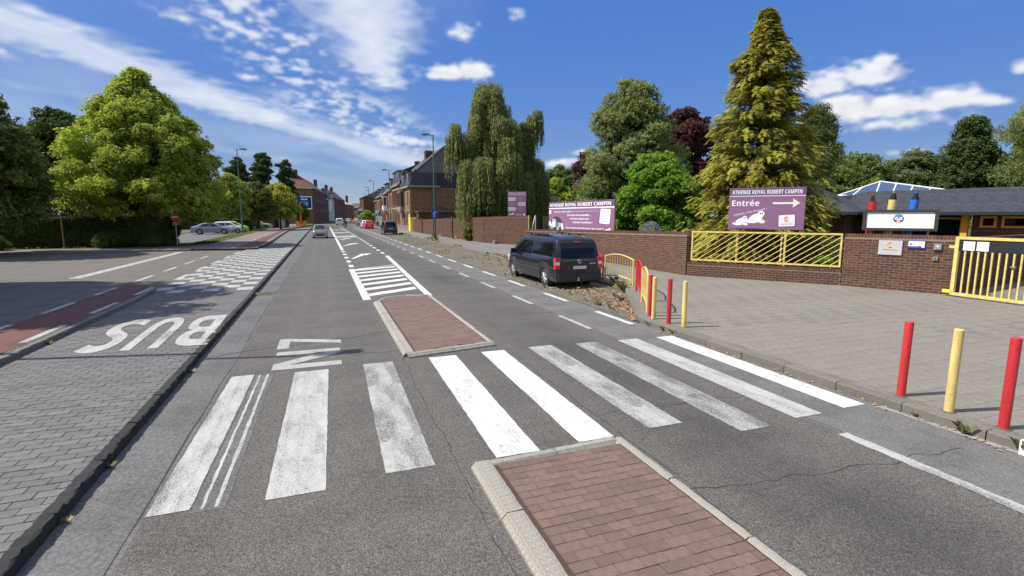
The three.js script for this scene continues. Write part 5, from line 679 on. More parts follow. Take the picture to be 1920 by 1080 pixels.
// ---- arched pedestrian barriers
function barrier(label, a, b, mat, h, seed) {
  const Ln = Math.hypot(b[0] - a[0], b[1] - a[1]), t = thing('arched_barrier', label, 'barrier', [a[0], PR, a[1]], Math.atan2(-(b[1] - a[1]), b[0] - a[0]), 'red and yellow barriers along the kerb');
  for (const x of [0, Ln]) part('post', B().rod([x, 0, 0], [x, h, 0], 0.035, 0.035, 10).build(), mat, t);
  const arc = (y0, rise) => { const b2 = B(); let p = null; for (let i = 0; i <= 12; i++) { const u = i / 12, q = [u * Ln, y0 + rise * (1 - (2 * u - 1) ** 2), 0]; if (p) b2.rod(p, q, 0.024, 0.024, 7, false); p = q; } return b2.build(); };
  part('top_rail', arc(h - 0.05, 0.13), mat, t); part('bottom_rail', arc(0.16, 0.10), mat, t); const n = Math.max(5, Math.round(Ln / 0.18)); for (let k = 1; k < n; k++) { const u = k / n, e = 1 - (2 * u - 1) ** 2; part('bar', B().rod([u * Ln, 0.16 + 0.1 * e, 0], [u * Ln, h - 0.05 + 0.13 * e, 0], 0.011, 0.011, 6).build(), mat, t); } return t;
}
barrier('red arched barrier half hidden behind the black van', [9.95, -19.0], [9.92, -17.05], M.red, 0.92, 1);
barrier('yellow arched barrier beside the rear of the black van', [9.93, -16.9], [9.88, -14.95], M.paleYellow, 0.95, 2);
barrier('red arched barrier seen edge-on on the kerb corner', [9.42, -14.05], [8.42, -12.30], M.red, 0.98, 3);
barrier('yellow arched barrier seen edge-on next to the bollards', [8.32, -12.12], [7.50, -10.68], M.paleYellow, 0.98, 4);
// ---- bollards
function bollard(label, x, z, mat, h, lean = [0, 0]) { const t = thing('bollard', label, 'bollard', [x, PR, z], 0, 'red and yellow bollards on the pavement edge'); t.rotation.set(lean[1], 0, lean[0]); const p = [[0, 0], [0.052, 0], [0.052, h - 0.012], [0.046, h - 0.002], [0, h]].map(([a, b]) => new THREE.Vector2(a, b)); const tg = new THREE.LatheGeometry(p, 20), tu = tg.attributes.uv; for (let i = 0; i < tu.count; i++) tu.setXY(i, tu.getX(i) * 0.33 + x * 3.1 + z, tu.getY(i) * h + z * 1.7); part('tube', tg, mat, t); part('base_collar', new THREE.CylinderGeometry(0.075, 0.08, 0.014, 20).translate(0, 0.0, 0), M.kerb[1], t); return t; }
bollard('red bollard at the end of the row of barriers', 7.36, -10.36, M.red, 1.0);
bollard('yellow bollard at the end of the row of barriers', 7.22, -10.02, M.paleYellow, 1.0);
bollard('red bollard between two yellow ones beside the zebra crossing', 7.24, -9.48, M.red, 1.02);
bollard('yellow bollard standing nearest the zebra crossing', 7.30, -9.03, M.yellow, 1.02);
bollard('leaning red bollard on the near side of the crossing', 7.26, -4.47, M.red, 1.02, [-0.05, -0.02]);
bollard('pale yellow bollard between the two near red ones', 7.23, -3.88, M.paleYellow, 1.05, [-0.015, 0]);
bollard('red bollard cut close by the picture edge', 7.24, -3.33, M.red, 1.07, [-0.012, 0]);
single('painted_kerb_end', B().box(0, 0.04, 0, 0.2, 0.16, 0.6).build(), M.white, 'white painted kerb block at the picture edge', 'kerb').position.set(7.0, 0.045, -2.72);
// ---- street lamps
function lamp(label, x, z, h, arm, gy, sc = 1) { // arm: +1 towards +x
  const t = thing('street_lamp', label, 'street lamp', [x, gy, z], 0, 'green street lamps along the main road'); part('post', B().rod([0, 0, 0], [0, 2.2, 0], 0.11, 0.10, 10).rod([0, 2.2, 0], [0, h, 0], 0.075, 0.05, 10).build(), M.lampGreen, t); part('arm', B().rod([0, h - 0.05, 0], [arm * 0.5, h + 0.02, 0], 0.035, 0.035, 8).build(), M.lampGreen, t);
  const hd = B(); hd.box(arm * 0.72, h + 0.05, 0, 0.85, 0.14, 0.32, 0, '', 0.25); part('lamp_head', hd.build(), M.lampHead, t); part('lens', B().box(arm * 0.86, h - 0.05, 0, 0.46, 0.10, 0.24).build(), M.lens, t); part('door', B().box(0, 0.9, 0.1, 0.1, 0.4, 0.03).build(), M.lampHead, t); return t; }
lamp('green street lamp standing by the parked sedan on the car park verge', -9.75, -73.5, 10.5, 1, PL);
lamp('green street lamp outside the frame whose shadow crosses the bus lane', -8.0, -11.6, 9.6, 1, PL);
lamp('green street lamp in front of the yellow-green tree', -9.6, -112, 10, 1, PL);
const lampBlue = lamp('tall green street lamp with a blue sign beside the willow', 10.3, -50.4, 10.05, -1, PR);
lamp('street lamp before the house with red pilasters', 10.3, -86, 9.6, -1, PR); lamp('street lamp next to the bus shelter', 11.0, -121, 10, -1, PR);
for (const [x, z, lb] of [[13.4, -165, 'slim street lamp beyond the bus shelter'], [15.2, -185, 'far street lamp at the bend of the street'], [16.2, -215, 'farthest street lamp against the sky']]) lamp(lb, x, z, 11, -1, 0);
{ const t = thing('blue_sign', 'blue rectangular traffic sign fixed to the street lamp', 'sign', [10.3, PR, -50.27]); part('plate', B().box(0, 2.55, 0.06, 0.62, 0.95, 0.03).build(), phys(0.015, 0.07, 0.42), t); part('symbol', B().box(-0.1, 2.5, 0.082, 0.07, 0.5, 0.01).box(0.05, 2.72, 0.082, 0.2, 0.06, 0.01).build(), M.white, t); part('clamp', B().box(0, 2.55, 0.0, 0.16, 0.06, 0.09).build(), M.steel, t); }
{ const t = thing('no_entry_sign', 'round no entry sign on a grey pole at the hedge end', 'sign', [-10.5, PL, -45.3]); part('pole', B().rod([0, 0, 0], [0, 2.45, 0], 0.035, 0.035, 8).build(), M.grey, t); const d = part('disc', new THREE.CylinderGeometry(0.3, 0.3, 0.025, 24).rotateX(Math.PI / 2).translate(0, 2.2, 0.05), phys(0.45, 0.05, 0.05), t); part('bar', B().box(0, 2.2, 0.067, 0.42, 0.1, 0.008).build(), M.white, d); part('plate', B().box(0, 1.72, 0.05, 0.4, 0.26, 0.02).build(), phys(0.40, 0.10, 0.09), t); }
{ const t = thing('sign_post', 'thin brown post standing before the hedge', 'post', [-17.4, PL, -45.2]); part('pole', B().rod([0, 0, 0], [0, 2.5, 0], 0.05, 0.05, 8).build(), std(0.22, 0.13, 0.09), t); part('plate', B().box(0, 2.35, 0.06, 0.1, 0.3, 0.02).build(), M.grey, t); }
{ const t = thing('parking_sign', 'small blue parking sign at the back of the car park', 'sign', [-20.8, PL, -92]); part('pole', B().rod([0, 0, 0], [0, 2.6, 0], 0.04, 0.04, 8).build(), M.grey, t); part('plate', B().box(0, 2.3, 0.06, 0.75, 0.75, 0.03).build(), phys(0.02, 0.10, 0.36), t); part('symbol', B().box(-0.06, 2.3, 0.08, 0.1, 0.45, 0.01).box(0.08, 2.4, 0.08, 0.18, 0.1, 0.01).build(), M.white, t); }

// ================================================================== HOUSES
// local frame: x along the facade, facade at z = 0 facing -z, body towards +z
function facade(t, mat, x0, x1, y0, y1, holes, th = 0.3) {
  const s = new THREE.Shape([[x0, y0], [x1, y0], [x1, y1], [x0, y1]].map(([a, b]) => new THREE.Vector2(a, b))); for (const [a, b, c, d] of holes) { const p = new THREE.Path(); p.moveTo(a, c); p.lineTo(a, d); p.lineTo(b, d); p.lineTo(b, c); p.closePath(); s.holes.push(p); }
  return part('wall', new THREE.ExtrudeGeometry(s, { depth: th, bevelEnabled: false }), mat, t);
}
function windowIn(t, a, b, c, d, frame = M.white, sill = M.stone, glass = M.houseGlass, deep = 0.14) {
  const w = part('window', B().span(a + 0.05, b - 0.05, c + 0.05, d - 0.05, deep + 0.06, deep + 0.08).build(), glass, t); const f = B().span(a, a + 0.08, c, d, deep, deep + 0.1).span(b - 0.08, b, c, d, deep, deep + 0.1).span(a + 0.08, b - 0.08, d - 0.08, d, deep, deep + 0.1).span(a + 0.08, b - 0.08, c, c + 0.08, deep, deep + 0.1).span((a + b) / 2 - 0.03, (a + b) / 2 + 0.03, c + 0.08, d - 0.08, deep + 0.01, deep + 0.1); part('frame', f.build(), frame, w); if (sill) part('sill', B().span(a - 0.08, b + 0.08, c - 0.12, c - 0.002, -0.08, 0.2).build(), sill, w); return w;
}
function roofMansard(t, w, dep, h, mh, topH, mat, dormers = [], over = 0.35) {
  part('cornice', B().span(-0.02, w + 0.02, h, h + 0.28, -over, 0.3).build(), M.cream, t);
  part('roof', B().quad([0, h + 0.28, 0.0], [w, h + 0.28, 0.0], [w, h + 0.28 + mh, 0.9], [0, h + 0.28 + mh, 0.9]).quad([0, h + 0.28 + mh, 0.9], [w, h + 0.28 + mh, 0.9], [w, h + 0.28 + mh + topH, dep / 2], [0, h + 0.28 + mh + topH, dep / 2]).quad([w, h + 0.28, dep], [0, h + 0.28, dep], [0, h + 0.28 + mh + topH, dep / 2], [w, h + 0.28 + mh + topH, dep / 2]).build(), mat, t);
  const side = B(); for (const x of [0.004, w - 0.004]) { const p = [[x, h, 0], [x, h + 0.28, 0.0], [x, h + 0.28 + mh, 0.9], [x, h + 0.28 + mh + topH, dep / 2], [x, h + 0.28, dep], [x, h, dep]]; for (let k = 1; k < 5; k++) side.quad(p[0], p[k], p[k + 1], p[0]); } part('gable', side.build(), M.slateDark, t);
  for (const [x, dw] of dormers) { const d = part('dormer', B().span(x - dw / 2, x + dw / 2, h + 0.4, h + 0.28 + mh * 0.92, 0.1, 1.2).build(), M.cream, t); part('window', B().span(x - dw / 2 + 0.12, x + dw / 2 - 0.12, h + 0.55, h + 0.2 + mh * 0.8, 0.085, 0.099).build(), M.houseGlass, d); part('roof', B().box(x, h + 0.28 + mh * 0.92 + 0.08, 0.6, dw + 0.25, 0.16, 1.4).build(), M.slateDark, d); }
}
function house(label, [x, z], turn, o) {
  const t = thing('town_house', label, 'house', [x, o.gy ?? PR, z], turn, o.group), { w, dep, h, mat } = o, holes = o.windows.map(([a, b, c, d]) => [a, b, c, d]).concat(o.doors ?? []);
  facade(t, mat, 0, w, o.baseH ?? 0, h, holes); part('body', B().span(0.01, w - 0.01, 0, h - 0.01, 0.32, dep, 'f').build(), o.sideMat ?? mat, t);
  for (const [a, b, c, d, m] of o.windows) windowIn(t, a, b, c, d, m ?? o.frame ?? M.white); for (const [a, b, c, d] of o.doors ?? []) { const dd = part('door', B().span(a, b, c, d, 0.16, 0.22).build(), o.doorMat ?? M.wood, t); part('fanlight', B().span(a + 0.08, b - 0.08, d - 0.5, d - 0.06, 0.14, 0.158).build(), M.houseGlass, dd); }
  for (const [y0, y1, m, pr] of o.bands ?? []) part('string_course', B().span(0, w, y0, y1, -(pr ?? 0.06), -0.002).build(), m ?? M.stone, t);
  for (const [x0, x1, y0, y1, m] of o.pilasters ?? []) part('pilaster', B().span(x0, x1, y0, y1, -0.1, -0.003).build(), m, t);
  if (o.plinth) part('plinth', B().span(0, w, 0, 0.7, -0.07, -0.004).build(), M.stone, t);
  if (o.bay) { const [a, b, c, d, m] = o.bay, g = part('bay_window', B().span(a, b, c, d, -0.75, -0.003).build(), m ?? M.white, t); for (const k of [0, 1, 2]) { const q = (b - a) / 3; part('pane', B().span(a + k * q + 0.1, a + (k + 1) * q - 0.1, c + 0.9, d - 0.25, -0.765, -0.752).build(), M.houseGlass, g); } part('pane', B().span(a - 0.013, a - 0.002, c + 0.9, d - 0.25, -0.65, -0.15).build(), M.houseGlass, g); part('roof', B().box((a + b) / 2, d + 0.15, -0.38, b - a + 0.2, 0.3, 0.9, 0, '', 0.2).build(), M.slateDark, g); part('corbel', B().box((a + b) / 2, c - 0.15, -0.3, b - a - 0.3, 0.3, 0.6).build(), m ?? M.white, g); }
  if (o.mansard) roofMansard(t, w, dep, h, o.mansard[0], o.mansard[1], o.roofMat ?? M.slateDark, o.mansard[2] ?? []);
  if (o.gable) { const e = o.gable, over = 0.25; part('roof', B().quad([-0.05, h, -over], [w + 0.05, h, -over], [w + 0.05, h + e, dep / 2], [-0.05, h + e, dep / 2]).quad([w + 0.05, h, dep], [-0.05, h, dep], [-0.05, h + e, dep / 2], [w + 0.05, h + e, dep / 2]).build(), o.roofMat ?? M.slateDark, t); const sd = B(); for (const q of [0.01, w - 0.01]) sd.quad([q, h - 0.02, 0], [q, h - 0.02, dep], [q, h + e - 0.06, dep / 2], [q, h + e - 0.06, dep / 2]); part('gable', sd.build(), o.gableMat ?? mat, t); part('cornice', B().span(0, w, h - 0.2, h + 0.02, -over - 0.04, -0.01).build(), M.cream, t); }
  for (const [cx, cz, cy, cw, ch] of o.chimneys ?? []) { const c = part('chimney', B().box(cx, cy + ch / 2, cz, cw, ch, cw * 0.8).build(), houseMat(0.22, 0.10, 0.07), t); part('cap', B().box(cx, cy + ch + 0.08, cz, cw + 0.2, 0.16, cw * 0.8 + 0.2).build(), M.grey, c); }
  return t;
}
const RT = Math.PI / 2; // east row: local x runs away along -z, facade looks to -x
const hb = { tan: houseMat(0.52, 0.31, 0.19), red: houseMat(0.42, 0.15, 0.09), dark: houseMat(0.27, 0.115, 0.085), orange: houseMat(0.46, 0.27, 0.15), ochre: houseMat(0.50, 0.36, 0.2), grey: houseMat(0.3, 0.26, 0.22) };
const rows = (xs, w, ys) => ys.flatMap(([c, d]) => xs.map((x) => [x - w / 2, x + w / 2, c, d]));
// corner house with the big slated gable
{ const t = house('corner brick house with slate gable and white bay window next to the wall', [13.3, -84.5], RT, { w: 12.2, dep: 11, h: 6.9, mat: hb.tan, sideMat: houseMat(0.40, 0.23, 0.135), windows: [[1.6, 2.9, 4.0, 6.2], [1.2, 3.4, 1.0, 2.9], [7.8, 9.0, 1.0, 2.9]], doors: [[4.2, 5.3, 0, 2.7], [6.2, 7.2, 0, 2.7]], bay: [6.0, 9.8, 3.0, 6.6, M.cream], plinth: true, bands: [[3.0, 3.35, M.stone]], mansard: [2.5, 0.2, [[3, 2.0], [8.4, 2.4]]], chimneys: [[7, 4.5, 10.5, 1.5, 2.9]] });
  part('gable', B().quad([-0.02, 9.3, 0.9], [-0.02, 9.3, 11], [-0.02, 13.6, 5.9], [-0.02, 13.6, 5.9]).build(), M.slate, t); part('roof', B().quad([-0.3, 9.2, 0.6], [12.2, 9.2, 0.6], [12.2, 13.7, 5.9], [-0.3, 13.7, 5.9]).quad([12.2, 9.2, 11.2], [-0.3, 9.2, 11.2], [-0.3, 13.7, 5.9], [12.2, 13.7, 5.9]).build(), M.slateDark, t);
  part('slate_face', B().quad([-0.14, 7.2, -0.1], [-0.14, 7.2, 4.6], [-0.05, 9.3, 4.4], [-0.05, 9.3, 0.5]).build(), M.slateDark, t); part('eaves_board', B().span(-0.4, 0, 6.9, 7.2, -0.4, 4.9).build(), M.cream, t); part('downpipe', B().rod([-0.12, 4.2, 3.6], [-0.12, 6.8, 3.6], 0.07).rod([-0.12, 4.2, 3.6], [-0.12, 3.5, 6.5], 0.07).build(), M.lampGreen, t);
  part('side_annexe', B().span(-2.6, -0.02, 0, 2.9, 0.9, 9).build(), houseMat(0.16, 0.085, 0.06), t); part('annexe_coping', B().span(-2.75, -0.02, 2.9, 3.05, 0.75, 9.1).build(), M.stone, t); part('entry_surround', B().span(-0.03, 0.9, 0, 2.6, -0.14, -0.08).build(), M.white, t); }
single('yellow_cabinet', B().box(0, 1.05, 0, 0.9, 2.1, 1.6).box(-0.46, 1.05, 0, 0.03, 1.9, 0.7).build(), M.brightYellow, 'bright yellow cabinet between the corner house and the long wall', 'cabinet').position.set(12.75, PR, -79.3);
house('house with tall red pilasters and four white dormers', [13.3, -96.8], RT, { w: 9.6, dep: 11, h: 7.8, mat: houseMat(0.45, 0.15, 0.08), windows: rows([1.4, 3.7, 6.0, 8.2], 1.15, [[4.3, 6.9], [1.0, 3.1]]), plinth: true, bands: [[3.5, 3.85, M.cream, 0.1], [7.1, 7.4, M.cream, 0.12]], pilasters: [[0.1, 0.5, 3.9, 7.0, hb.red], [2.3, 2.8, 3.9, 7.0, hb.red], [4.6, 5.1, 3.9, 7.0, hb.red], [6.9, 7.4, 3.9, 7.0, hb.red], [9.1, 9.5, 3.9, 7.0, hb.red], [0.1, 0.5, 0.7, 3.4, M.stone], [2.3, 2.8, 0.7, 3.4, M.stone], [4.6, 5.1, 0.7, 3.4, M.stone], [6.9, 7.4, 0.7, 3.4, M.stone]], mansard: [2.6, 1.9, [[1.4, 1.3], [3.7, 1.3], [6, 1.3], [8.2, 1.3]]], chimneys: [[0.4, 5.5, 10, 1.2, 3.2], [9.2, 5, 10, 1.1, 3.0]], roofMat: M.slate });
house('narrow ochre brick house beside the house with red pilasters', [13.2, -106.5], RT, { w: 6.4, dep: 10, h: 7.4, mat: hb.ochre, windows: rows([1.5, 4.6], 1.2, [[4.2, 6.4], [1.0, 2.9]]), plinth: true, bands: [[3.4, 3.7]], mansard: [2.2, 1.5, [[3.2, 1.4]]], chimneys: [[6, 5, 9.5, 1.1, 2.6]] });
house('red brick house with a white bay window in the terrace', [13.1, -113], RT, { w: 7.2, dep: 10, h: 7.0, mat: hb.red, windows: rows([1.2, 5.9], 1.1, [[4.0, 6.2], [1.0, 2.9]]), plinth: true, bands: [[3.3, 3.55]], bay: [2.4, 4.9, 3.6, 6.5, M.white], mansard: [2.0, 1.4, [[1.8, 1.2], [5.4, 1.2]]], roofMat: M.slate, chimneys: [[6.8, 5, 9, 1.0, 2.4]] });
house('plain red brick house towards the end of the terrace', [13.0, -120.3], RT, { w: 7, dep: 10, h: 6.7, mat: houseMat(0.36, 0.16, 0.11), windows: rows([1.3, 3.5, 5.7], 1.1, [[3.9, 5.9], [1.0, 2.8]]), plinth: true, mansard: [1.9, 1.2, [[3.5, 1.3]]] });
house('shop house with turquoise front beyond the bus shelter', [12.9, -127.4], RT, { w: 8, dep: 10, h: 6.6, mat: hb.tan, windows: rows([1.5, 4, 6.5], 1.2, [[3.9, 5.9]]).concat([[0.8, 5.2, 0.6, 2.7]]), bands: [[2.9, 3.5, phys(0.05, 0.35, 0.38), 0.35]], mansard: [1.9, 1.2, [[4, 1.5]]], chimneys: [[7.6, 5, 8.6, 1, 3.6]] });
house('dark red block with grey roof closing the street beyond the terrace', [11.8, -165], RT, { w: 18, dep: 11, h: 8.0, mat: hb.dark, windows: rows([3, 8, 13], 1.5, [[5.0, 7.0], [1.5, 3.5]]), gable: 2.6, roofMat: M.slate, gableMat: M.slate });
house('pale shop house between the terrace and the dark red block', [13.4, -136], RT, { w: 12, dep: 9, h: 6.2, mat: hb.red, windows: rows([2, 6, 10], 1.3, [[3.8, 5.6], [1, 2.8]]), gable: 2.6, roofMat: M.slateDark });
house('distant red brick house at the far end of the street', [21.5, -345], RT + 0.9, { w: 16, dep: 10, h: 7, mat: hb.red, windows: rows([3, 8, 13], 1.5, [[4, 6], [1, 3]]), gable: 3 });
// west row: facade looks to the street (east), local x runs towards the camera
const LT = -Math.PI / 2 - 0.08, LT2 = -Math.PI / 2 - 0.13;
{ const t = house('long brick warehouse with red hipped roof and billboard on its end wall', [1.15, -205], LT, { w: 42, dep: 9.5, h: 10.2, mat: hb.dark, sideMat: houseMat(0.33, 0.27, 0.16), gy: 0, windows: rows([3, 8, 13, 18, 23, 28, 33, 38], 1.3, [[7.6, 9.4], [4.6, 6.4], [1.4, 3.2]]), bands: [[3.7, 3.9, M.stone], [6.9, 7.1, M.stone]] });
  const w = 42, d = 9.5, h = 10.2; part('roof', B().quad([-0.3, h, -0.3], [w + 0.3, h, -0.3], [w - 4.4, h + 4.2, d / 2], [0, h + 4.2, d / 2]).quad([w + 0.3, h, d + 0.3], [-0.3, h, d + 0.3], [0, h + 4.2, d / 2], [w - 4.4, h + 4.2, d / 2]).quad([w + 0.3, h, -0.3], [w + 0.3, h, d + 0.3], [w - 4.4, h + 4.2, d / 2], [w - 4.4, h + 4.2, d / 2]).build(), M.redTile, t); part('chimney', B().box(w - 3.6, h + 4.3, d / 2 + 0.5, 1.2, 2.6, 1.1).build(), houseMat(0.2, 0.1, 0.08), t); part('chimney', B().box(6, h + 3.6, d / 2 - 2, 1.2, 2.6, 1.1).build(), houseMat(0.2, 0.2, 0.14), t);
  const bb = part('billboard', B().span(w + 0.02, w + 0.25, 4.2, 8.0, 0.7, 5.2).build(), M.white, t); part('print', B().quad([w + 0.26, 4.6, 4.6], [w + 0.26, 4.6, 0.9], [w + 0.26, 7.7, 0.9], [w + 0.26, 7.7, 4.6], [[0, 0], [1, 0], [1, 1], [0, 1]]).build(), std(1, 1, 1, { map: billTex }), bb); part('white_panel', B().span(w + 0.02, w + 0.2, 4.3, 7.9, 5.3, 7.4).build(), M.white, t); }
house('grey-white stuccoed house with bay and dormers next to the warehouse', [4.9, -246], LT2, { w: 22, dep: 10, h: 9.2, gy: 0, mat: std(0.55, 0.52, 0.48), windows: rows([2, 5, 8], 1.3, [[6.4, 8.4], [3.6, 5.4]]), bay: [16.6, 21.2, 4.2, 9.0, M.white], mansard: [2.6, 1.6, [[3, 1.6], [7, 1.6], [11, 1.6]]], roofMat: M.slate });
house('low dark brick house between warehouse and stuccoed house', [2.2, -223.5], LT, { w: 18, dep: 10, h: 8.6, gy: 0, mat: hb.dark, windows: rows([3, 7, 11], 1.3, [[5.6, 7.4], [1.6, 3.4]]), gable: 2.4, roofMat: M.slateDark });
house('dark red brick house with stepped chimneys on the west row', [11.3, -295], LT2, { w: 46, dep: 10, h: 10.2, gy: 0, mat: houseMat(0.28, 0.09, 0.07), windows: rows([3, 8, 13, 18, 23], 1.4, [[6.6, 8.8], [3.2, 5.2]]), gable: 4.6, roofMat: houseMat(0.22, 0.08, 0.06), chimneys: [[14, 5, 13.5, 1.6, 3], [34, 5, 13.5, 1.6, 3]] });
house('last house of the west row with pale gable and tall red chimney', [18.2, -340], LT2 - 0.04, { w: 42, dep: 9, h: 8.6, gy: 0, mat: hb.red, windows: rows([4, 9, 14], 1.4, [[5.4, 7.4]]), gable: 3, roofMat: std(0.5, 0.46, 0.42), chimneys: [[15, 2, 8, 1.6, 6]] });
// car park boundary
brickWall('long dark wall closing the back of the car park', [-70, -104], [-8.4, -103], 2.4, 2.4, 0.3, PL, 0, 415, { dark: true, bx: 0.5, by: 0.16 });
{ const t = thing('utility_cabinet', 'pale grey utility cabinet standing beyond the yellow-green tree', 'cabinet', [-7.2, PL, -104.2]); part('body', B().box(0, 0.95, 0, 1.1, 1.7, 0.6).build(), M.grey, t); part('lid', B().box(0, 1.84, 0, 1.2, 0.08, 0.7).build(), M.steel, t); part('plinth', B().box(0, 0.05, 0, 1.0, 0.1, 0.5).build(), M.stone, t); }
// ---- road works and bus stop in the distance
{ const t = thing('works_mast', 'orange roadworks mast on a yellow-orange base at the far kerb', 'mast', [-4.6, 0.12, -122]); part('base', B().box(-0.7, 0.55, 0, 0.75, 1.1, 0.8).box(0.7, 0.55, 0, 0.75, 1.1, 0.8).box(0, 0.2, 0, 0.7, 0.4, 0.5).build(), phys(0.85, 0.33, 0.02), t); part('mast', B().rod([0, 0.4, 0], [0, 5.0, 0], 0.16, 0.12, 8).build(), phys(0.55, 0.08, 0.03), t); }
for (const [x, z, lb] of [[8.0, -141, 'orange roadworks barrier in the far parking lane'], [7.2, -147, 'orange roadworks barrier farther along the far lane']]) { const t = thing('works_barrier', lb, 'barrier', [x, 0, z], 0.2, 'orange roadworks barriers'); for (const y of [0.5, 0.95, 1.4]) part('board', B().box(0, y, 0, 1.5, 0.26, 0.06).build(), M.safety, t); for (const q of [-0.6, 0.6]) part('leg', B().box(q, 0.8, 0, 0.08, 1.6, 0.12).build(), M.safety, t); }
{ const t = thing('works_sign', 'blue and white roadworks panel above the far barriers', 'sign', [9.6, 0, -146]); part('panel', B().box(0, 2.9, 0, 1.5, 1.6, 0.1).build(), phys(0.04, 0.13, 0.38), t); part('top_panel', B().box(0, 4.0, 0, 1.1, 0.5, 0.1).build(), M.white, t); part('pole', B().rod([0, 0, -0.1], [0, 4, -0.1], 0.06, 0.06, 8).build(), M.steel, t); }
{ const t = thing('bus_shelter', 'grey bus shelter standing on the far pavement', 'shelter', [10.6, PR, -112], 0); part('roof', B().box(0.3, 2.55, 0, 1.9, 0.14, 4.4).build(), M.grey, t); for (const z of [-2, 2]) for (const x of [-0.3, 0.9]) part('post', B().box(x, 1.24, z, 0.08, 2.48, 0.08).build(), M.steel, t); part('back_pane', B().box(0.92, 1.3, 0, 0.03, 1.9, 3.8).build(), phys(0.5, 0.55, 0.58, { transmission: 0.7, roughness: 0.1, thickness: 0 }), t); part('advert_case', B().box(0.3, 1.3, 2.05, 1.1, 1.9, 0.16).build(), M.white, t); part('bench', B().box(0.65, 0.48, 0, 0.35, 0.06, 2.4).build(), M.wood, t); }
{ const t = thing('litter_bin', 'dark slim litter bin by the bus shelter', 'bin', [9.95, PR, -104]); part('drum', B().rod([0, 0.35, 0], [0, 1.15, 0], 0.2, 0.22, 10).build(), M.black, t); part('pole', B().rod([0, 0, 0], [0, 1.9, 0], 0.04, 0.04, 6).build(), M.black, t); }

// ================================================================== VEHICLES
const lerpTab = (tab, x) => { if (x <= tab[0][0]) return tab[0][1]; for (let i = 1; i < tab.length; i++) if (x <= tab[i][0]) { const [a, b] = tab[i - 1], [c, d] = tab[i]; return mix(b, d, c === a ? 1 : (x - a) / (c - a)); } return tab[tab.length - 1][1]; };
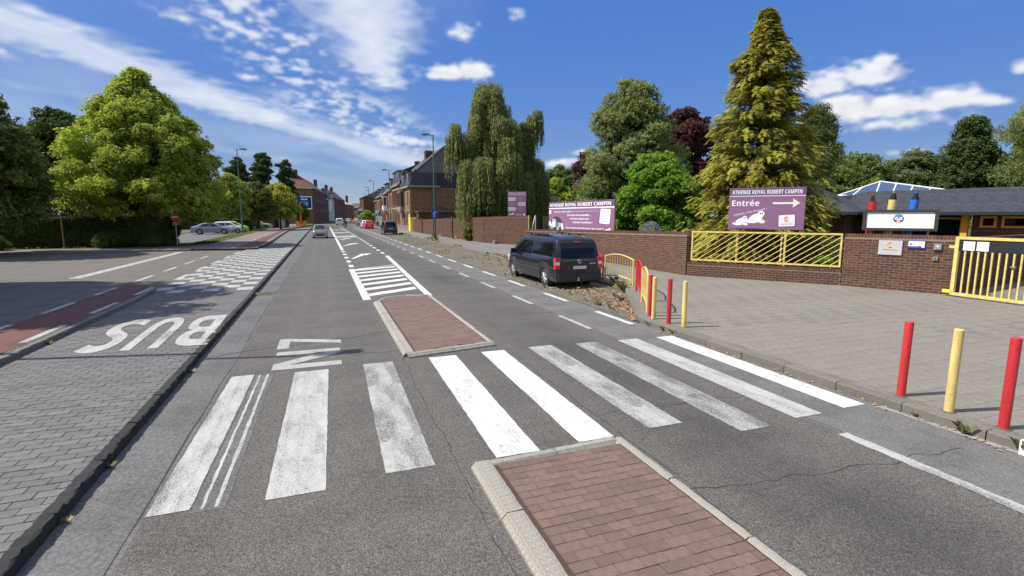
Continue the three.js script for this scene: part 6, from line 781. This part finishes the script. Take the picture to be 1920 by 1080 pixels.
// local: +x forward, z sideways, y up, origin on the ground at the middle
function car(name, label, cat, pos, turn, s, group) {
  const t = thing(name, label, cat, pos, turn, group), { L: len, W, top, belt, sill, wheelR, axles, paint } = s, hw = W / 2;
  const arch = (x) => { let y = sill; for (const a of axles) { const d = Math.abs(x - a), R = wheelR * 1.16; if (d < R) y = Math.max(y, wheelR * 0.95 + Math.sqrt(R * R - d * d)); } return Math.min(y, Math.max(sill, lerpTab(belt, x) - 0.08)); };
  const plan = (x) => { const u = Math.abs(x) / (len / 2), e = clamp((u - 0.72) / 0.28); return hw * (1 - (x > 0 ? s.noseTaper ?? 0.16 : s.tailTaper ?? 0.08) * e * e); };
  const xs = new Set(); for (let i = 0; i <= 56; i++) xs.add(-len / 2 + len * i / 56); top.forEach(([x]) => xs.add(x)); axles.forEach((a) => { for (let k = -7; k <= 7; k++) xs.add(a + wheelR * 1.16 * Math.sin(k / 7 * 1.5708)); }); const X = [...xs].filter((x) => x >= -len / 2 && x <= len / 2).sort((a, b) => a - b);
  const sect = (x) => { const yt = lerpTab(top, x), yb = Math.min(lerpTab(belt, x), yt - 0.05), ys = arch(x), w = plan(x), g = yt - yb, wt = w - Math.min(0.30 * W / 1.8, g * (s.tumble ?? 0.30)) - 0.02, rr = Math.min(0.13, g * 0.6), p = []; p.push([w * 0.965, ys]); p.push([w * 0.995, mix(ys, yb, 0.22)]); p.push([w, mix(ys, yb, 0.6)]); p.push([w * 0.985, yb - 0.03]); p.push([w * 0.965, yb]); p.push([mix(w * 0.955, wt, 0.5), mix(yb, yt - rr, 0.5)]); p.push([wt, yt - rr]); for (const q of [0.33, 0.66, 1]) { const a = q * Math.PI / 2; p.push([wt - rr * (1 - Math.cos(a)) * 1.3, yt - rr + rr * Math.sin(a)]); } const we = p[p.length - 1][0]; p.push([we * 0.5, yt + 0.022 * Math.min(1, g * 2)]); p.push([0, yt + 0.03 * Math.min(1, g * 2)]); return p; };
  const pos3 = [], idx = [], K = 12, ring = 2 * K - 1; X.forEach((x) => { const p = sect(x); for (let k = 0; k < K; k++) pos3.push(x, p[k][1], p[k][0]); for (let k = K - 2; k >= 0; k--) pos3.push(x, p[k][1], -p[k][0]); });
  for (let i = 0; i < X.length - 1; i++) for (let k = 0; k < ring - 1; k++) { const a = i * ring + k; idx.push(a, a + ring, a + 1, a + 1, a + ring, a + ring + 1); }
  for (const e of [0, X.length - 1]) for (let k = 1; k < ring - 1; k++) idx.push(e * ring, e * ring + k, e * ring + k + 1);
  let g = new THREE.BufferGeometry(); g.setAttribute('position', new THREE.Float32BufferAttribute(pos3, 3)); g.setIndex(idx); g = toCreasedNormals(g, 0.6); g.setAttribute('uv', new THREE.Float32BufferAttribute(new Float32Array(g.attributes.position.count * 2), 2));
  part('body', g, paint, t); part('underbody', B().span(-len / 2 + 0.25, len / 2 - 0.25, sill + 0.02, sill + 0.3, -hw + 0.26, hw - 0.26).build(), M.rubber, t);
  for (const a of axles) part('wheel_well', B().span(a - wheelR * 1.1, a + wheelR * 1.1, 0.25, wheelR * 2.0, -hw + 0.22, hw - 0.22).build(), M.black, t);
  // panels that follow the body side
  const sideZ = (x, y) => { const p = sect(x); for (let k = 1; k < 9; k++) if (y <= p[k][1]) return mix(p[k - 1][0], p[k][0], clamp((y - p[k - 1][1]) / Math.max(1e-4, p[k][1] - p[k - 1][1]))); return p[8][0]; };
  const sidePanel = (nm, poly, mat, off = 0.006, parent = t) => { for (const sd of [1, -1]) { const tri = THREE.ShapeUtils.triangulateShape(poly.map(([a, b]) => new THREE.Vector2(a, b)), []), b = B(); for (const f of tri) { const q = f.map((k) => [poly[k][0], poly[k][1], sd * (sideZ(poly[k][0], poly[k][1]) + off)]); b.quad(q[0], q[1], q[2], q[2]); } part(nm, b.build(), mat, parent); } };
  const topPatch = (nm, x0, x1, mat, inset = 0.93, off = 0.010) => { const b = B(), n = 8, xsub = X.filter((x) => x > x0 + 0.01 && x < x1 - 0.01); const xx = [x0, ...xsub, x1], pt = (x, v) => { const p = sect(x), we = p[9][0] * inset; const z = v * we, y = mix(p[11][1], p[9][1], v * v) + off; return [x + (x > 0 ? off : -off) * 0.5, y, z]; }; for (let i = 0; i < xx.length - 1; i++) for (let k = 0; k < n; k++) { const v0 = -1 + 2 * k / n, v1 = -1 + 2 * (k + 1) / n; b.quad(pt(xx[i], v0), pt(xx[i + 1], v0), pt(xx[i + 1], v1), pt(xx[i], v1)); } let gg = mergeVertices(B().geo(b.build()).build()); return part(nm, b.build(), mat, t); };
  for (const w of s.glass) sidePanel('window', w, s.glassMat ?? M.glass); topPatch('windscreen', ...s.screen, M.glass); if (s.rearScreen) topPatch('rear_window', ...s.rearScreen, s.glassMat ?? M.glass);
  for (const a of axles) for (const sd of [1, -1]) { const w = new THREE.Group(); w.name = 'wheel'; w.position.set(a, wheelR, sd * (hw - 0.115)); t.add(w); const ty = new THREE.LatheGeometry([[wheelR * 0.62, -0.09], [wheelR * 0.93, -0.095], [wheelR, -0.06], [wheelR, 0.06], [wheelR * 0.93, 0.095], [wheelR * 0.62, 0.085]].map(([q, y]) => new THREE.Vector2(q, y)), 28).rotateX(Math.PI / 2); part('tyre', ty, M.rubber, w); const rim = B(); rim.rod([0, 0, sd * 0.02], [0, 0, sd * 0.06], wheelR * 0.63, wheelR * 0.63, 22); const n = s.spokes ?? 7; for (let k = 0; k < n; k++) { const an = k / n * 6.283; rim.rod([Math.cos(an) * wheelR * 0.1, Math.sin(an) * wheelR * 0.1, sd * 0.085], [Math.cos(an) * wheelR * 0.58, Math.sin(an) * wheelR * 0.58, sd * 0.072], 0.034, 0.03, 5); } rim.rod([0, 0, sd * 0.06], [0, 0, sd * 0.095], 0.07, 0.055, 10); part('rim', rim.build(), (a > 0 && s.steelFront) ? M.grey : (s.rim ?? M.steel), w); }
  return { t, sidePanel, sideZ, hw, sect, plan };
}
const paint = (r, g, b, metal = 0.0) => phys(r, g, b, { roughness: 0.32, metalness: metal, clearcoat: 0.6, clearcoatRoughness: 0.06 });
// ---- black van
{ const s = { L: 4.9, W: 1.84, wheelR: 0.325, sill: 0.24, axles: [-1.52, 1.58], noseTaper: 0.22, tailTaper: 0.04, tumble: 0.16, paint: paint(0.006, 0.007, 0.012), glassMat: M.tint, steelFront: true, rim: std(0.55, 0.55, 0.56, { roughness: 0.35, metalness: 0.5 }),
    top: [[-2.45, 0.60], [-2.43, 0.96], [-2.38, 1.02], [-2.31, 1.40], [-2.20, 1.70], [-2.10, 1.76], [-1.6, 1.80], [0.0, 1.82], [0.75, 1.77], [1.0, 1.70], [1.72, 1.16], [1.85, 1.09], [2.25, 0.97], [2.38, 0.84], [2.45, 0.55]], belt: [[-2.45, 0.5], [-2.36, 0.98], [-2.1, 1.05], [0.6, 1.02], [1.5, 1.0], [2.1, 0.86], [2.35, 0.74], [2.45, 0.5]],
    glass: [[[-2.05, 1.12], [-2.0, 1.56], [-1.9, 1.60], [-0.42, 1.62], [-0.36, 1.14]], [[-0.26, 1.10], [-0.30, 1.61], [0.62, 1.60], [1.15, 1.30], [1.42, 1.10]]], screen: [1.06, 1.68], rearScreen: null };
  const c = car('parked_van', 'black van with roof rails parked beside the brick wall', 'van', [8.27, 0.012, -18.42], Math.PI / 2 + 0.01, s), t = c.t; t.scale.set(1.03, 0.985, 1.0);
  // tailgate details, all on the rear face
  const rear = (nm, y0, y1, z0, z1, mat, out = 0.02, parent = t) => { const xf = (y) => { const tb = s.top.slice(0, 6); let x = -2.45; for (let i = 1; i < tb.length; i++) if (y >= tb[i - 1][1] && y <= tb[i][1]) x = mix(tb[i - 1][0], tb[i][0], (y - tb[i - 1][1]) / (tb[i][1] - tb[i - 1][1])); return x - out; }; const b = B(), n = 6; for (let i = 0; i < n; i++) { const a = mix(y0, y1, i / n), d = mix(y0, y1, (i + 1) / n); b.quad([xf(a), a, z0], [xf(a), a, z1], [xf(d), d, z1], [xf(d), d, z0]); } return part(nm, b.build(), mat, parent); };
  part('tailgate', B().span(-2.462, -2.40, 0.50, 0.97, -0.72, 0.72).build(), s.paint, t);
  rear('rear_window', 1.06, 1.60, -0.64, 0.64, M.tint, 0.012); rear('brake_lamp', 1.625, 1.66, -0.11, 0.11, M.tailRed, 0.02); rear('number_plate', 0.70, 0.81, -0.27, 0.25, M.plate, 0.06).position.x = -0.02; 
  part('bumper', B().box(-2.46, 0.42, 0, 0.16, 0.24, 1.70, 0, '', 0.03).build(), std(0.022, 0.023, 0.03, { roughness: 0.4 }), t); part('bumper', B().box(2.42, 0.40, 0, 0.14, 0.26, 1.5, 0, '', 0.03).build(), std(0.022, 0.023, 0.03, { roughness: 0.4 }), t);
  part('tow_bar', B().rod([-2.4, 0.30, -0.1], [-2.62, 0.30, -0.1], 0.022).rod([-2.62, 0.30, -0.1], [-2.64, 0.40, -0.1], 0.02, 0.026, 8).build(), M.steel, t);
  for (const sd of [1, -1]) { const l = part('tail_lamp', B().span(-2.452, -2.30, 0.70, 1.10, sd * 0.735, sd * 0.915).build(), M.tailRed, t); part('reverse_lamp', B().span(-2.458, -2.453, 0.84, 0.95, sd * 0.75, sd * 0.90).build(), phys(0.75, 0.7, 0.7, { roughness: 0.15 }), l); const m = part('mirror', B().box(1.22, 1.13, sd * 1.03, 0.13, 0.20, 0.2, 0, '', 0.12).build(), s.paint, t); part('stalk', B().box(1.22, 1.07, sd * 0.93, 0.08, 0.06, 0.1).build(), M.black, m); part('headlamp', B().box(2.24, 0.80, sd * 0.66, 0.22, 0.2, 0.3).build(), M.headLamp, t);
    const rl = B(); rl.rod([-1.95, 1.80, sd * 0.66], [-1.75, 1.86, sd * 0.66], 0.016, 0.02, 6); rl.rod([-1.75, 1.86, sd * 0.66], [0.5, 1.89, sd * 0.66], 0.02, 0.02, 6); rl.rod([0.5, 1.89, sd * 0.66], [0.75, 1.81, sd * 0.66], 0.02, 0.016, 6); for (const x of [-1.2, -0.4, 0.2]) rl.box(x, 1.85, sd * 0.66, 0.08, 0.07, 0.05); part('roof_rail', rl.build(), M.black, t); }
  c.sidePanel('rubbing_strip', [[-1.05, 0.60], [1.02, 0.60], [1.02, 0.64], [-1.05, 0.64]], std(0.055, 0.056, 0.06, { roughness: 0.5 }), 0.014); c.sidePanel('door_seam', [[-0.335, 0.33], [-0.322, 0.33], [-0.30, 1.6], [-0.313, 1.6]], M.black, 0.004); c.sidePanel('door_seam', [[0.98, 0.4], [0.993, 0.4], [1.02, 1.04], [1.007, 1.04]], M.black, 0.004); c.sidePanel('sliding_rail', [[-2.0, 1.075], [-0.40, 1.075], [-0.40, 1.09], [-2.0, 1.09]], std(0.10, 0.10, 0.11, { roughness: 0.4 }), 0.010); c.sidePanel('door_handle', [[-0.55, 0.90], [-0.36, 0.91], [-0.36, 0.94], [-0.55, 0.94]], std(0.03, 0.03, 0.04), 0.03); c.sidePanel('door_handle', [[-0.26, 0.90], [-0.06, 0.91], [-0.06, 0.94], [-0.26, 0.94]], std(0.03, 0.03, 0.04), 0.03); c.sidePanel('indicator', [[1.26, 0.80], [1.32, 0.80], [1.32, 0.83], [1.26, 0.83]], M.headLamp, 0.012);
  const em = new THREE.TorusGeometry(0.062, 0.011, 8, 24).rotateY(Math.PI / 2).translate(-2.475, 0.955, 0); part('emblem', em, M.chrome, t); part('emblem', B().rod([-2.478, 1.0, -0.032], [-2.478, 0.965, 0], 0.006, 0.006, 5).rod([-2.478, 0.965, 0], [-2.478, 1.0, 0.032], 0.006, 0.006, 5).rod([-2.478, 0.945, -0.045], [-2.478, 0.905, -0.018], 0.006, 0.006, 5).rod([-2.478, 0.905, -0.018], [-2.478, 0.945, 0], 0.006, 0.006, 5).rod([-2.478, 0.945, 0], [-2.478, 0.905, 0.018], 0.006, 0.006, 5).rod([-2.478, 0.905, 0.018], [-2.478, 0.945, 0.045], 0.006, 0.006, 5).build(), M.chrome, t); part('badge', B().box(-2.468, 0.88, 0.52, 0.006, 0.028, 0.26).build(), M.chrome, t); }
// ---- other vehicles
const sedanTop = [[-2.35, 0.62], [-2.32, 0.92], [-2.05, 1.02], [-1.75, 1.08], [-1.1, 1.36], [-0.6, 1.44], [0.1, 1.45], [0.45, 1.38], [1.15, 0.98], [1.8, 0.88], [2.2, 0.74], [2.35, 0.52]], sedanBelt = [[-2.35, 0.55], [-2.2, 0.9], [-1.5, 0.95], [0.9, 0.90], [1.8, 0.78], [2.35, 0.5]];
const hatchTop = [[-1.95, 0.6], [-1.9, 0.95], [-1.8, 1.1], [-1.55, 1.42], [-1.1, 1.52], [-0.2, 1.55], [0.35, 1.48], [1.15, 1.0], [1.55, 0.92], [1.85, 0.74], [1.95, 0.5]], hatchBelt = [[-1.95, 0.5], [-1.85, 0.95], [-1.2, 1.0], [0.9, 0.93], [1.6, 0.8], [1.95, 0.48]];
const hatchSpec = (p, o = {}) => ({ L: 3.9, W: 1.68, wheelR: 0.30, sill: 0.22, axles: [-1.2, 1.22], paint: p, top: hatchTop, belt: hatchBelt, glass: [[[-1.5, 1.02], [-1.3, 1.36], [-0.25, 1.40], [-0.22, 1.0]], [[-0.15, 1.0], [-0.18, 1.40], [0.35, 1.36], [0.98, 0.98]]], screen: [0.42, 1.12], rearScreen: [-1.78, -1.58], ...o });
const sedanSpec = (p, o = {}) => ({ L: 4.7, W: 1.76, wheelR: 0.32, sill: 0.22, axles: [-1.38, 1.32], paint: p, top: sedanTop, belt: sedanBelt, glass: [[[-1.45, 0.97], [-0.95, 1.30], [-0.28, 1.34], [-0.25, 0.95]], [[-0.17, 0.95], [-0.2, 1.34], [0.3, 1.29], [0.88, 0.94]]], screen: [0.5, 1.12], rearScreen: [-1.68, -1.14], ...o });
const suvSpec = (p, o = {}) => ({ L: 4.6, W: 1.84, wheelR: 0.37, sill: 0.3, axles: [-1.35, 1.35], tumble: 0.2, paint: p, top: [[-2.3, 0.7], [-2.26, 1.05], [-2.05, 1.6], [-1.8, 1.72], [-0.4, 1.76], [0.3, 1.70], [0.95, 1.16], [1.9, 1.04], [2.2, 0.9], [2.3, 0.6]], belt: [[-2.3, 0.6], [-2.2, 1.05], [0.9, 1.08], [1.9, 0.95], [2.3, 0.6]], glass: [[[-1.95, 1.14], [-1.8, 1.56], [-0.75, 1.60], [-0.72, 1.14]], [[-0.62, 1.14], [-0.65, 1.6], [0.25, 1.58], [0.75, 1.14]]], screen: [0.36, 0.92], rearScreen: [-2.22, -2.08], glassMat: M.tint, ...o });
function trim(c, s, o = {}) { const t = c.t, l = s.L / 2, w = s.W / 2; for (const sd of [1, -1]) { part('headlamp', B().box(l - 0.16, 0.66, sd * w * 0.68, 0.2, 0.14, 0.3).build(), M.headLamp, t); part('tail_lamp', B().box(-l + 0.12, 0.86, sd * w * 0.80, 0.16, 0.2, 0.2).build(), M.tailRed, t); part('mirror', B().box(s.axles[1] - 0.42, 1.0, sd * (w + 0.08), 0.14, 0.13, 0.18).build(), s.paint, t); } part('bumper', B().box(l - 0.06, 0.42, 0, 0.14, 0.22, s.W * 0.82).build(), o.bump ?? s.paint, t); part('grille', B().box(l + 0.014, 0.46, 0, 0.02, 0.12, s.W * 0.5).build(), M.black, t); part('bumper', B().box(-l + 0.05, 0.45, 0, 0.14, 0.24, s.W * 0.86).build(), s.paint, t); part('number_plate', B().box(l + 0.026, 0.36, 0, 0.01, 0.11, 0.5).build(), M.plate, t); part('number_plate', B().box(-l - 0.022, 0.62, 0, 0.01, 0.11, 0.5).build(), M.plate, t); }
function addCar(label, spec, pos, turn, group, name = 'parked_car') { const c = car(name, label, 'car', pos, turn, spec, group); trim(c, spec); return c; }
const toRight = 0, away = Math.PI / 2, toUs = -Math.PI / 2, PG = 'cars in the car park', SG = 'cars parked along the main road';
addCar('silver-blue sedan parked nose out on the car park edge', sedanSpec(paint(0.21, 0.25, 0.32, 0.3)), [-13.2, PL - 0.036, -74.2], toRight + 0.05, PG);
addCar('white hatchback parked between the silver-blue sedan and the lime car', hatchSpec(paint(0.62, 0.64, 0.66)), [-12.1, PL - 0.036, -78.0], toRight + 0.05, PG);
addCar('lime green hatchback parked behind the lamp post', hatchSpec(paint(0.36, 0.60, 0.05)), [-12.0, PL - 0.036, -82.0], toRight + 0.05, PG);
addCar('dark off-roader parked beyond the lime green car', suvSpec(paint(0.02, 0.025, 0.035)), [-12.2, PL - 0.036, -96.5], toRight, PG);
addCar('pale sedan with its bonnet showing past the dark off-roader', sedanSpec(paint(0.5, 0.52, 0.5)), [-10.9, PL - 0.036, -101], toRight, PG);
for (const [x, z, p, lb] of [[-20.5, -58, paint(0.7, 0.7, 0.7), 'white car roof showing over the hedge near the post'], [-15.5, -57, paint(0.55, 0.57, 0.6), 'silver car roof showing over the hedge left of the maple'], [-24.5, -60, paint(0.12, 0.2, 0.42), 'blue car roof showing over the hedge by the shade tree']]) addCar(lb, hatchSpec(p), [x, PL - 0.036, z], away, PG);
{ const s = hatchSpec(paint(0.20, 0.18, 0.15, 0.45), { L: 3.5, W: 1.62, axles: [-1.1, 1.15], top: hatchTop.map(([x, y]) => [x * 0.9, y * 0.97]), belt: hatchBelt.map(([x, y]) => [x * 0.9, y * 0.97]), glass: [[[-1.35, 1.0], [-1.17, 1.32], [-0.22, 1.35], [-0.2, 0.97]], [[-0.13, 0.97], [-0.16, 1.35], [0.3, 1.31], [0.86, 0.95]]], screen: [0.38, 1.0], rearScreen: [-1.6, -1.42] }); const c = addCar('small champagne city car driving towards us on the main road', s, [-0.42, 0, -62.4], toUs, undefined, 'moving_car'); part('fog_lamp', B().box(1.75, 0.38, 0.62, 0.05, 0.09, 0.14).box(1.75, 0.38, -0.62, 0.05, 0.09, 0.14).build(), M.headLamp, c.t); part('air_intake', B().box(1.775, 0.32, 0, 0.02, 0.14, 0.7).build(), M.black, c.t); }
{ const s = { L: 4.4, W: 1.8, wheelR: 0.31, sill: 0.24, axles: [-1.35, 1.3], tumble: 0.16, tailTaper: 0.04, paint: paint(0.012, 0.018, 0.05), glassMat: M.tint, top: [[-2.2, 0.6], [-2.17, 1.0], [-2.05, 1.55], [-1.92, 1.72], [-1.6, 1.79], [0, 1.8], [0.7, 1.72], [1.45, 1.12], [2.0, 0.95], [2.2, 0.55]], belt: [[-2.2, 0.5], [-2.1, 1.0], [0.6, 1.02], [1.5, 0.95], [2.2, 0.5]], glass: [[[-1.85, 1.1], [-1.78, 1.55], [-0.4, 1.6], [-0.36, 1.1]], [[-0.26, 1.08], [-0.3, 1.6], [0.5, 1.56], [1.15, 1.06]]], screen: [0.8, 1.4], rearScreen: [-2.14, -2.0] }; const c = car('parked_van', 'dark blue van parked farther on before the corner house', 'van', [8.15, 0.012, -70.4], away, s, SG); for (const sd of [1, -1]) part('tail_lamp', B().box(-2.17, 0.95, sd * 0.78, 0.1, 0.34, 0.14).build(), M.tailRed, c.t); part('bumper', B().box(-2.19, 0.42, 0, 0.14, 0.22, 1.66).build(), M.black, c.t); part('number_plate', B().box(-2.205, 0.8, 0, 0.02, 0.11, 0.5).build(), M.plate, c.t); for (const sd of [1, -1]) part('mirror', B().box(0.95, 1.1, sd * 1.0, 0.14, 0.2, 0.2).build(), s.paint, c.t); }
addCar('bright red hatchback parked along the main road', hatchSpec(paint(0.60, 0.02, 0.025)), [8.0, 0.012, -101], away, SG);
addCar('white car parked just beyond the red hatchback', hatchSpec(paint(0.65, 0.65, 0.68)), [7.75, 0.012, -106], away, SG);
addCar('grey sedan parked in the far row by the bus shelter', sedanSpec(paint(0.22, 0.23, 0.26, 0.4)), [7.9, 0.012, -125], away, SG);
addCar('white estate car driving away in the distance', suvSpec(paint(0.66, 0.67, 0.68), { L: 4.4 }), [3.9, 0, -139], away - 0.08, undefined, 'moving_car');
addCar('silver car following far ahead at the bend', hatchSpec(paint(0.45, 0.47, 0.5, 0.3)), [7.4, 0, -168], away - 0.15, undefined, 'moving_car');
addCar('pale car waiting beside the orange roadworks', hatchSpec(paint(0.6, 0.58, 0.56)), [9.0, 0, -158], away - 0.1, undefined, 'moving_car');
// ---- motorcyclist
{ const bike = thing('motorcycle', 'dark motorcycle ridden away along the main road', 'motorcycle', [4.15, 0, -109], away); for (const x of [-0.7, 0.7]) { const w = new THREE.Group(); w.name = 'wheel'; w.position.set(x, 0.31, 0); bike.add(w); part('tyre', new THREE.TorusGeometry(0.25, 0.07, 10, 24), M.rubber, w); part('rim', B().rod([0, 0, -0.03], [0, 0, 0.03], 0.18, 0.18, 14).build(), M.steel, w); }
  part('engine', B().box(0, 0.45, 0, 0.6, 0.36, 0.3, 0, '', 0.15).build(), M.grey, bike); part('tank', B().box(0.22, 0.86, 0, 0.5, 0.24, 0.3, 0, '', 0.25).build(), paint(0.03, 0.04, 0.08), bike); part('saddle', B().box(-0.36, 0.80, 0, 0.72, 0.1, 0.28, 0, '', 0.1).build(), M.black, bike); part('fork', B().rod([0.7, 0.31, 0.09], [0.5, 0.98, 0.09], 0.03).rod([0.7, 0.31, -0.09], [0.5, 0.98, -0.09], 0.03).build(), M.steel, bike); part('handlebar', B().rod([0.45, 1.04, -0.36], [0.45, 1.04, 0.36], 0.02).build(), M.black, bike); part('tail_lamp', B().box(-0.8, 0.80, 0, 0.08, 0.1, 0.16).build(), M.tailRed, bike); part('exhaust', B().rod([-0.1, 0.32, 0.2], [-0.85, 0.4, 0.22], 0.05).build(), M.chrome, bike);
  const joints = [[[-0.30, 0.92, 0], [-0.20, 1.30, 0], 0.17, 0.17], [[-0.20, 1.30, 0], [-0.12, 1.46, 0], 0.18, 0.10], [[-0.12, 1.46, 0], [-0.08, 1.58, 0], 0.07, 0.065], [[-0.06, 1.66, 0], [-0.05, 1.72, 0], 0.125, 0.12]]; for (const s of [1, -1]) joints.push([[-0.16, 1.42, s * 0.18], [0.08, 1.18, s * 0.30], 0.07, 0.052], [[0.08, 1.18, s * 0.30], [0.42, 1.07, s * 0.31], 0.05, 0.036], [[0.40, 1.07, s * 0.31], [0.49, 1.04, s * 0.30], 0.045, 0.04], [[-0.28, 0.92, s * 0.10], [0.18, 0.80, s * 0.22], 0.105, 0.075], [[0.18, 0.80, s * 0.22], [-0.02, 0.36, s * 0.22], 0.07, 0.05], [[-0.02, 0.33, s * 0.22], [0.16, 0.29, s * 0.22], 0.05, 0.04]);
  const res = 60, mc = new MarchingCubes(res, M.black, false, false, 60000); mc.isolation = 0; const sc = 1.0, cy = 1.02; for (let k = 0; k < res; k++) for (let j = 0; j < res; j++) for (let i = 0; i < res; i++) { const x = (i / res * 2 - 1) * sc, y = (j / res * 2 - 1) * sc + cy, z = (k / res * 2 - 1) * sc; let d = 9; for (const [a, b, r0, r1] of joints) { const ux = b[0] - a[0], uy = b[1] - a[1], uz = b[2] - a[2], q = clamp(((x - a[0]) * ux + (y - a[1]) * uy + (z - a[2]) * uz) / (ux * ux + uy * uy + uz * uz)), e = Math.hypot(x - a[0] - ux * q, y - a[1] - uy * q, z - a[2] - uz * q) - mix(r0, r1, q), h = clamp(0.5 + 0.5 * (d - e) / 0.05); d = mix(d, e, h) - 0.05 * h * (1 - h); } mc.field[i + j * res + k * res * res] = -d; }
  mc.update(); const n = mc.count, g = new THREE.BufferGeometry(); g.setAttribute('position', new THREE.Float32BufferAttribute(mc.positionArray.slice(0, n * 3), 3)); g.setAttribute('normal', new THREE.Float32BufferAttribute(mc.normalArray.slice(0, n * 3), 3)); g.translate(0, cy / sc, 0); g.computeVertexNormals();
  const p = thing('person', 'rider in dark clothes and helmet sitting on the motorcycle', 'person', [4.15, 0, -109], away); part('body', g, std(0.02, 0.025, 0.045), p); part('helmet', new THREE.SphereGeometry(0.145, 20, 14).scale(1.1, 1.05, 1).translate(-0.05, 1.72, 0), paint(0.03, 0.03, 0.04), p); }
renderer.render(scene, camera);
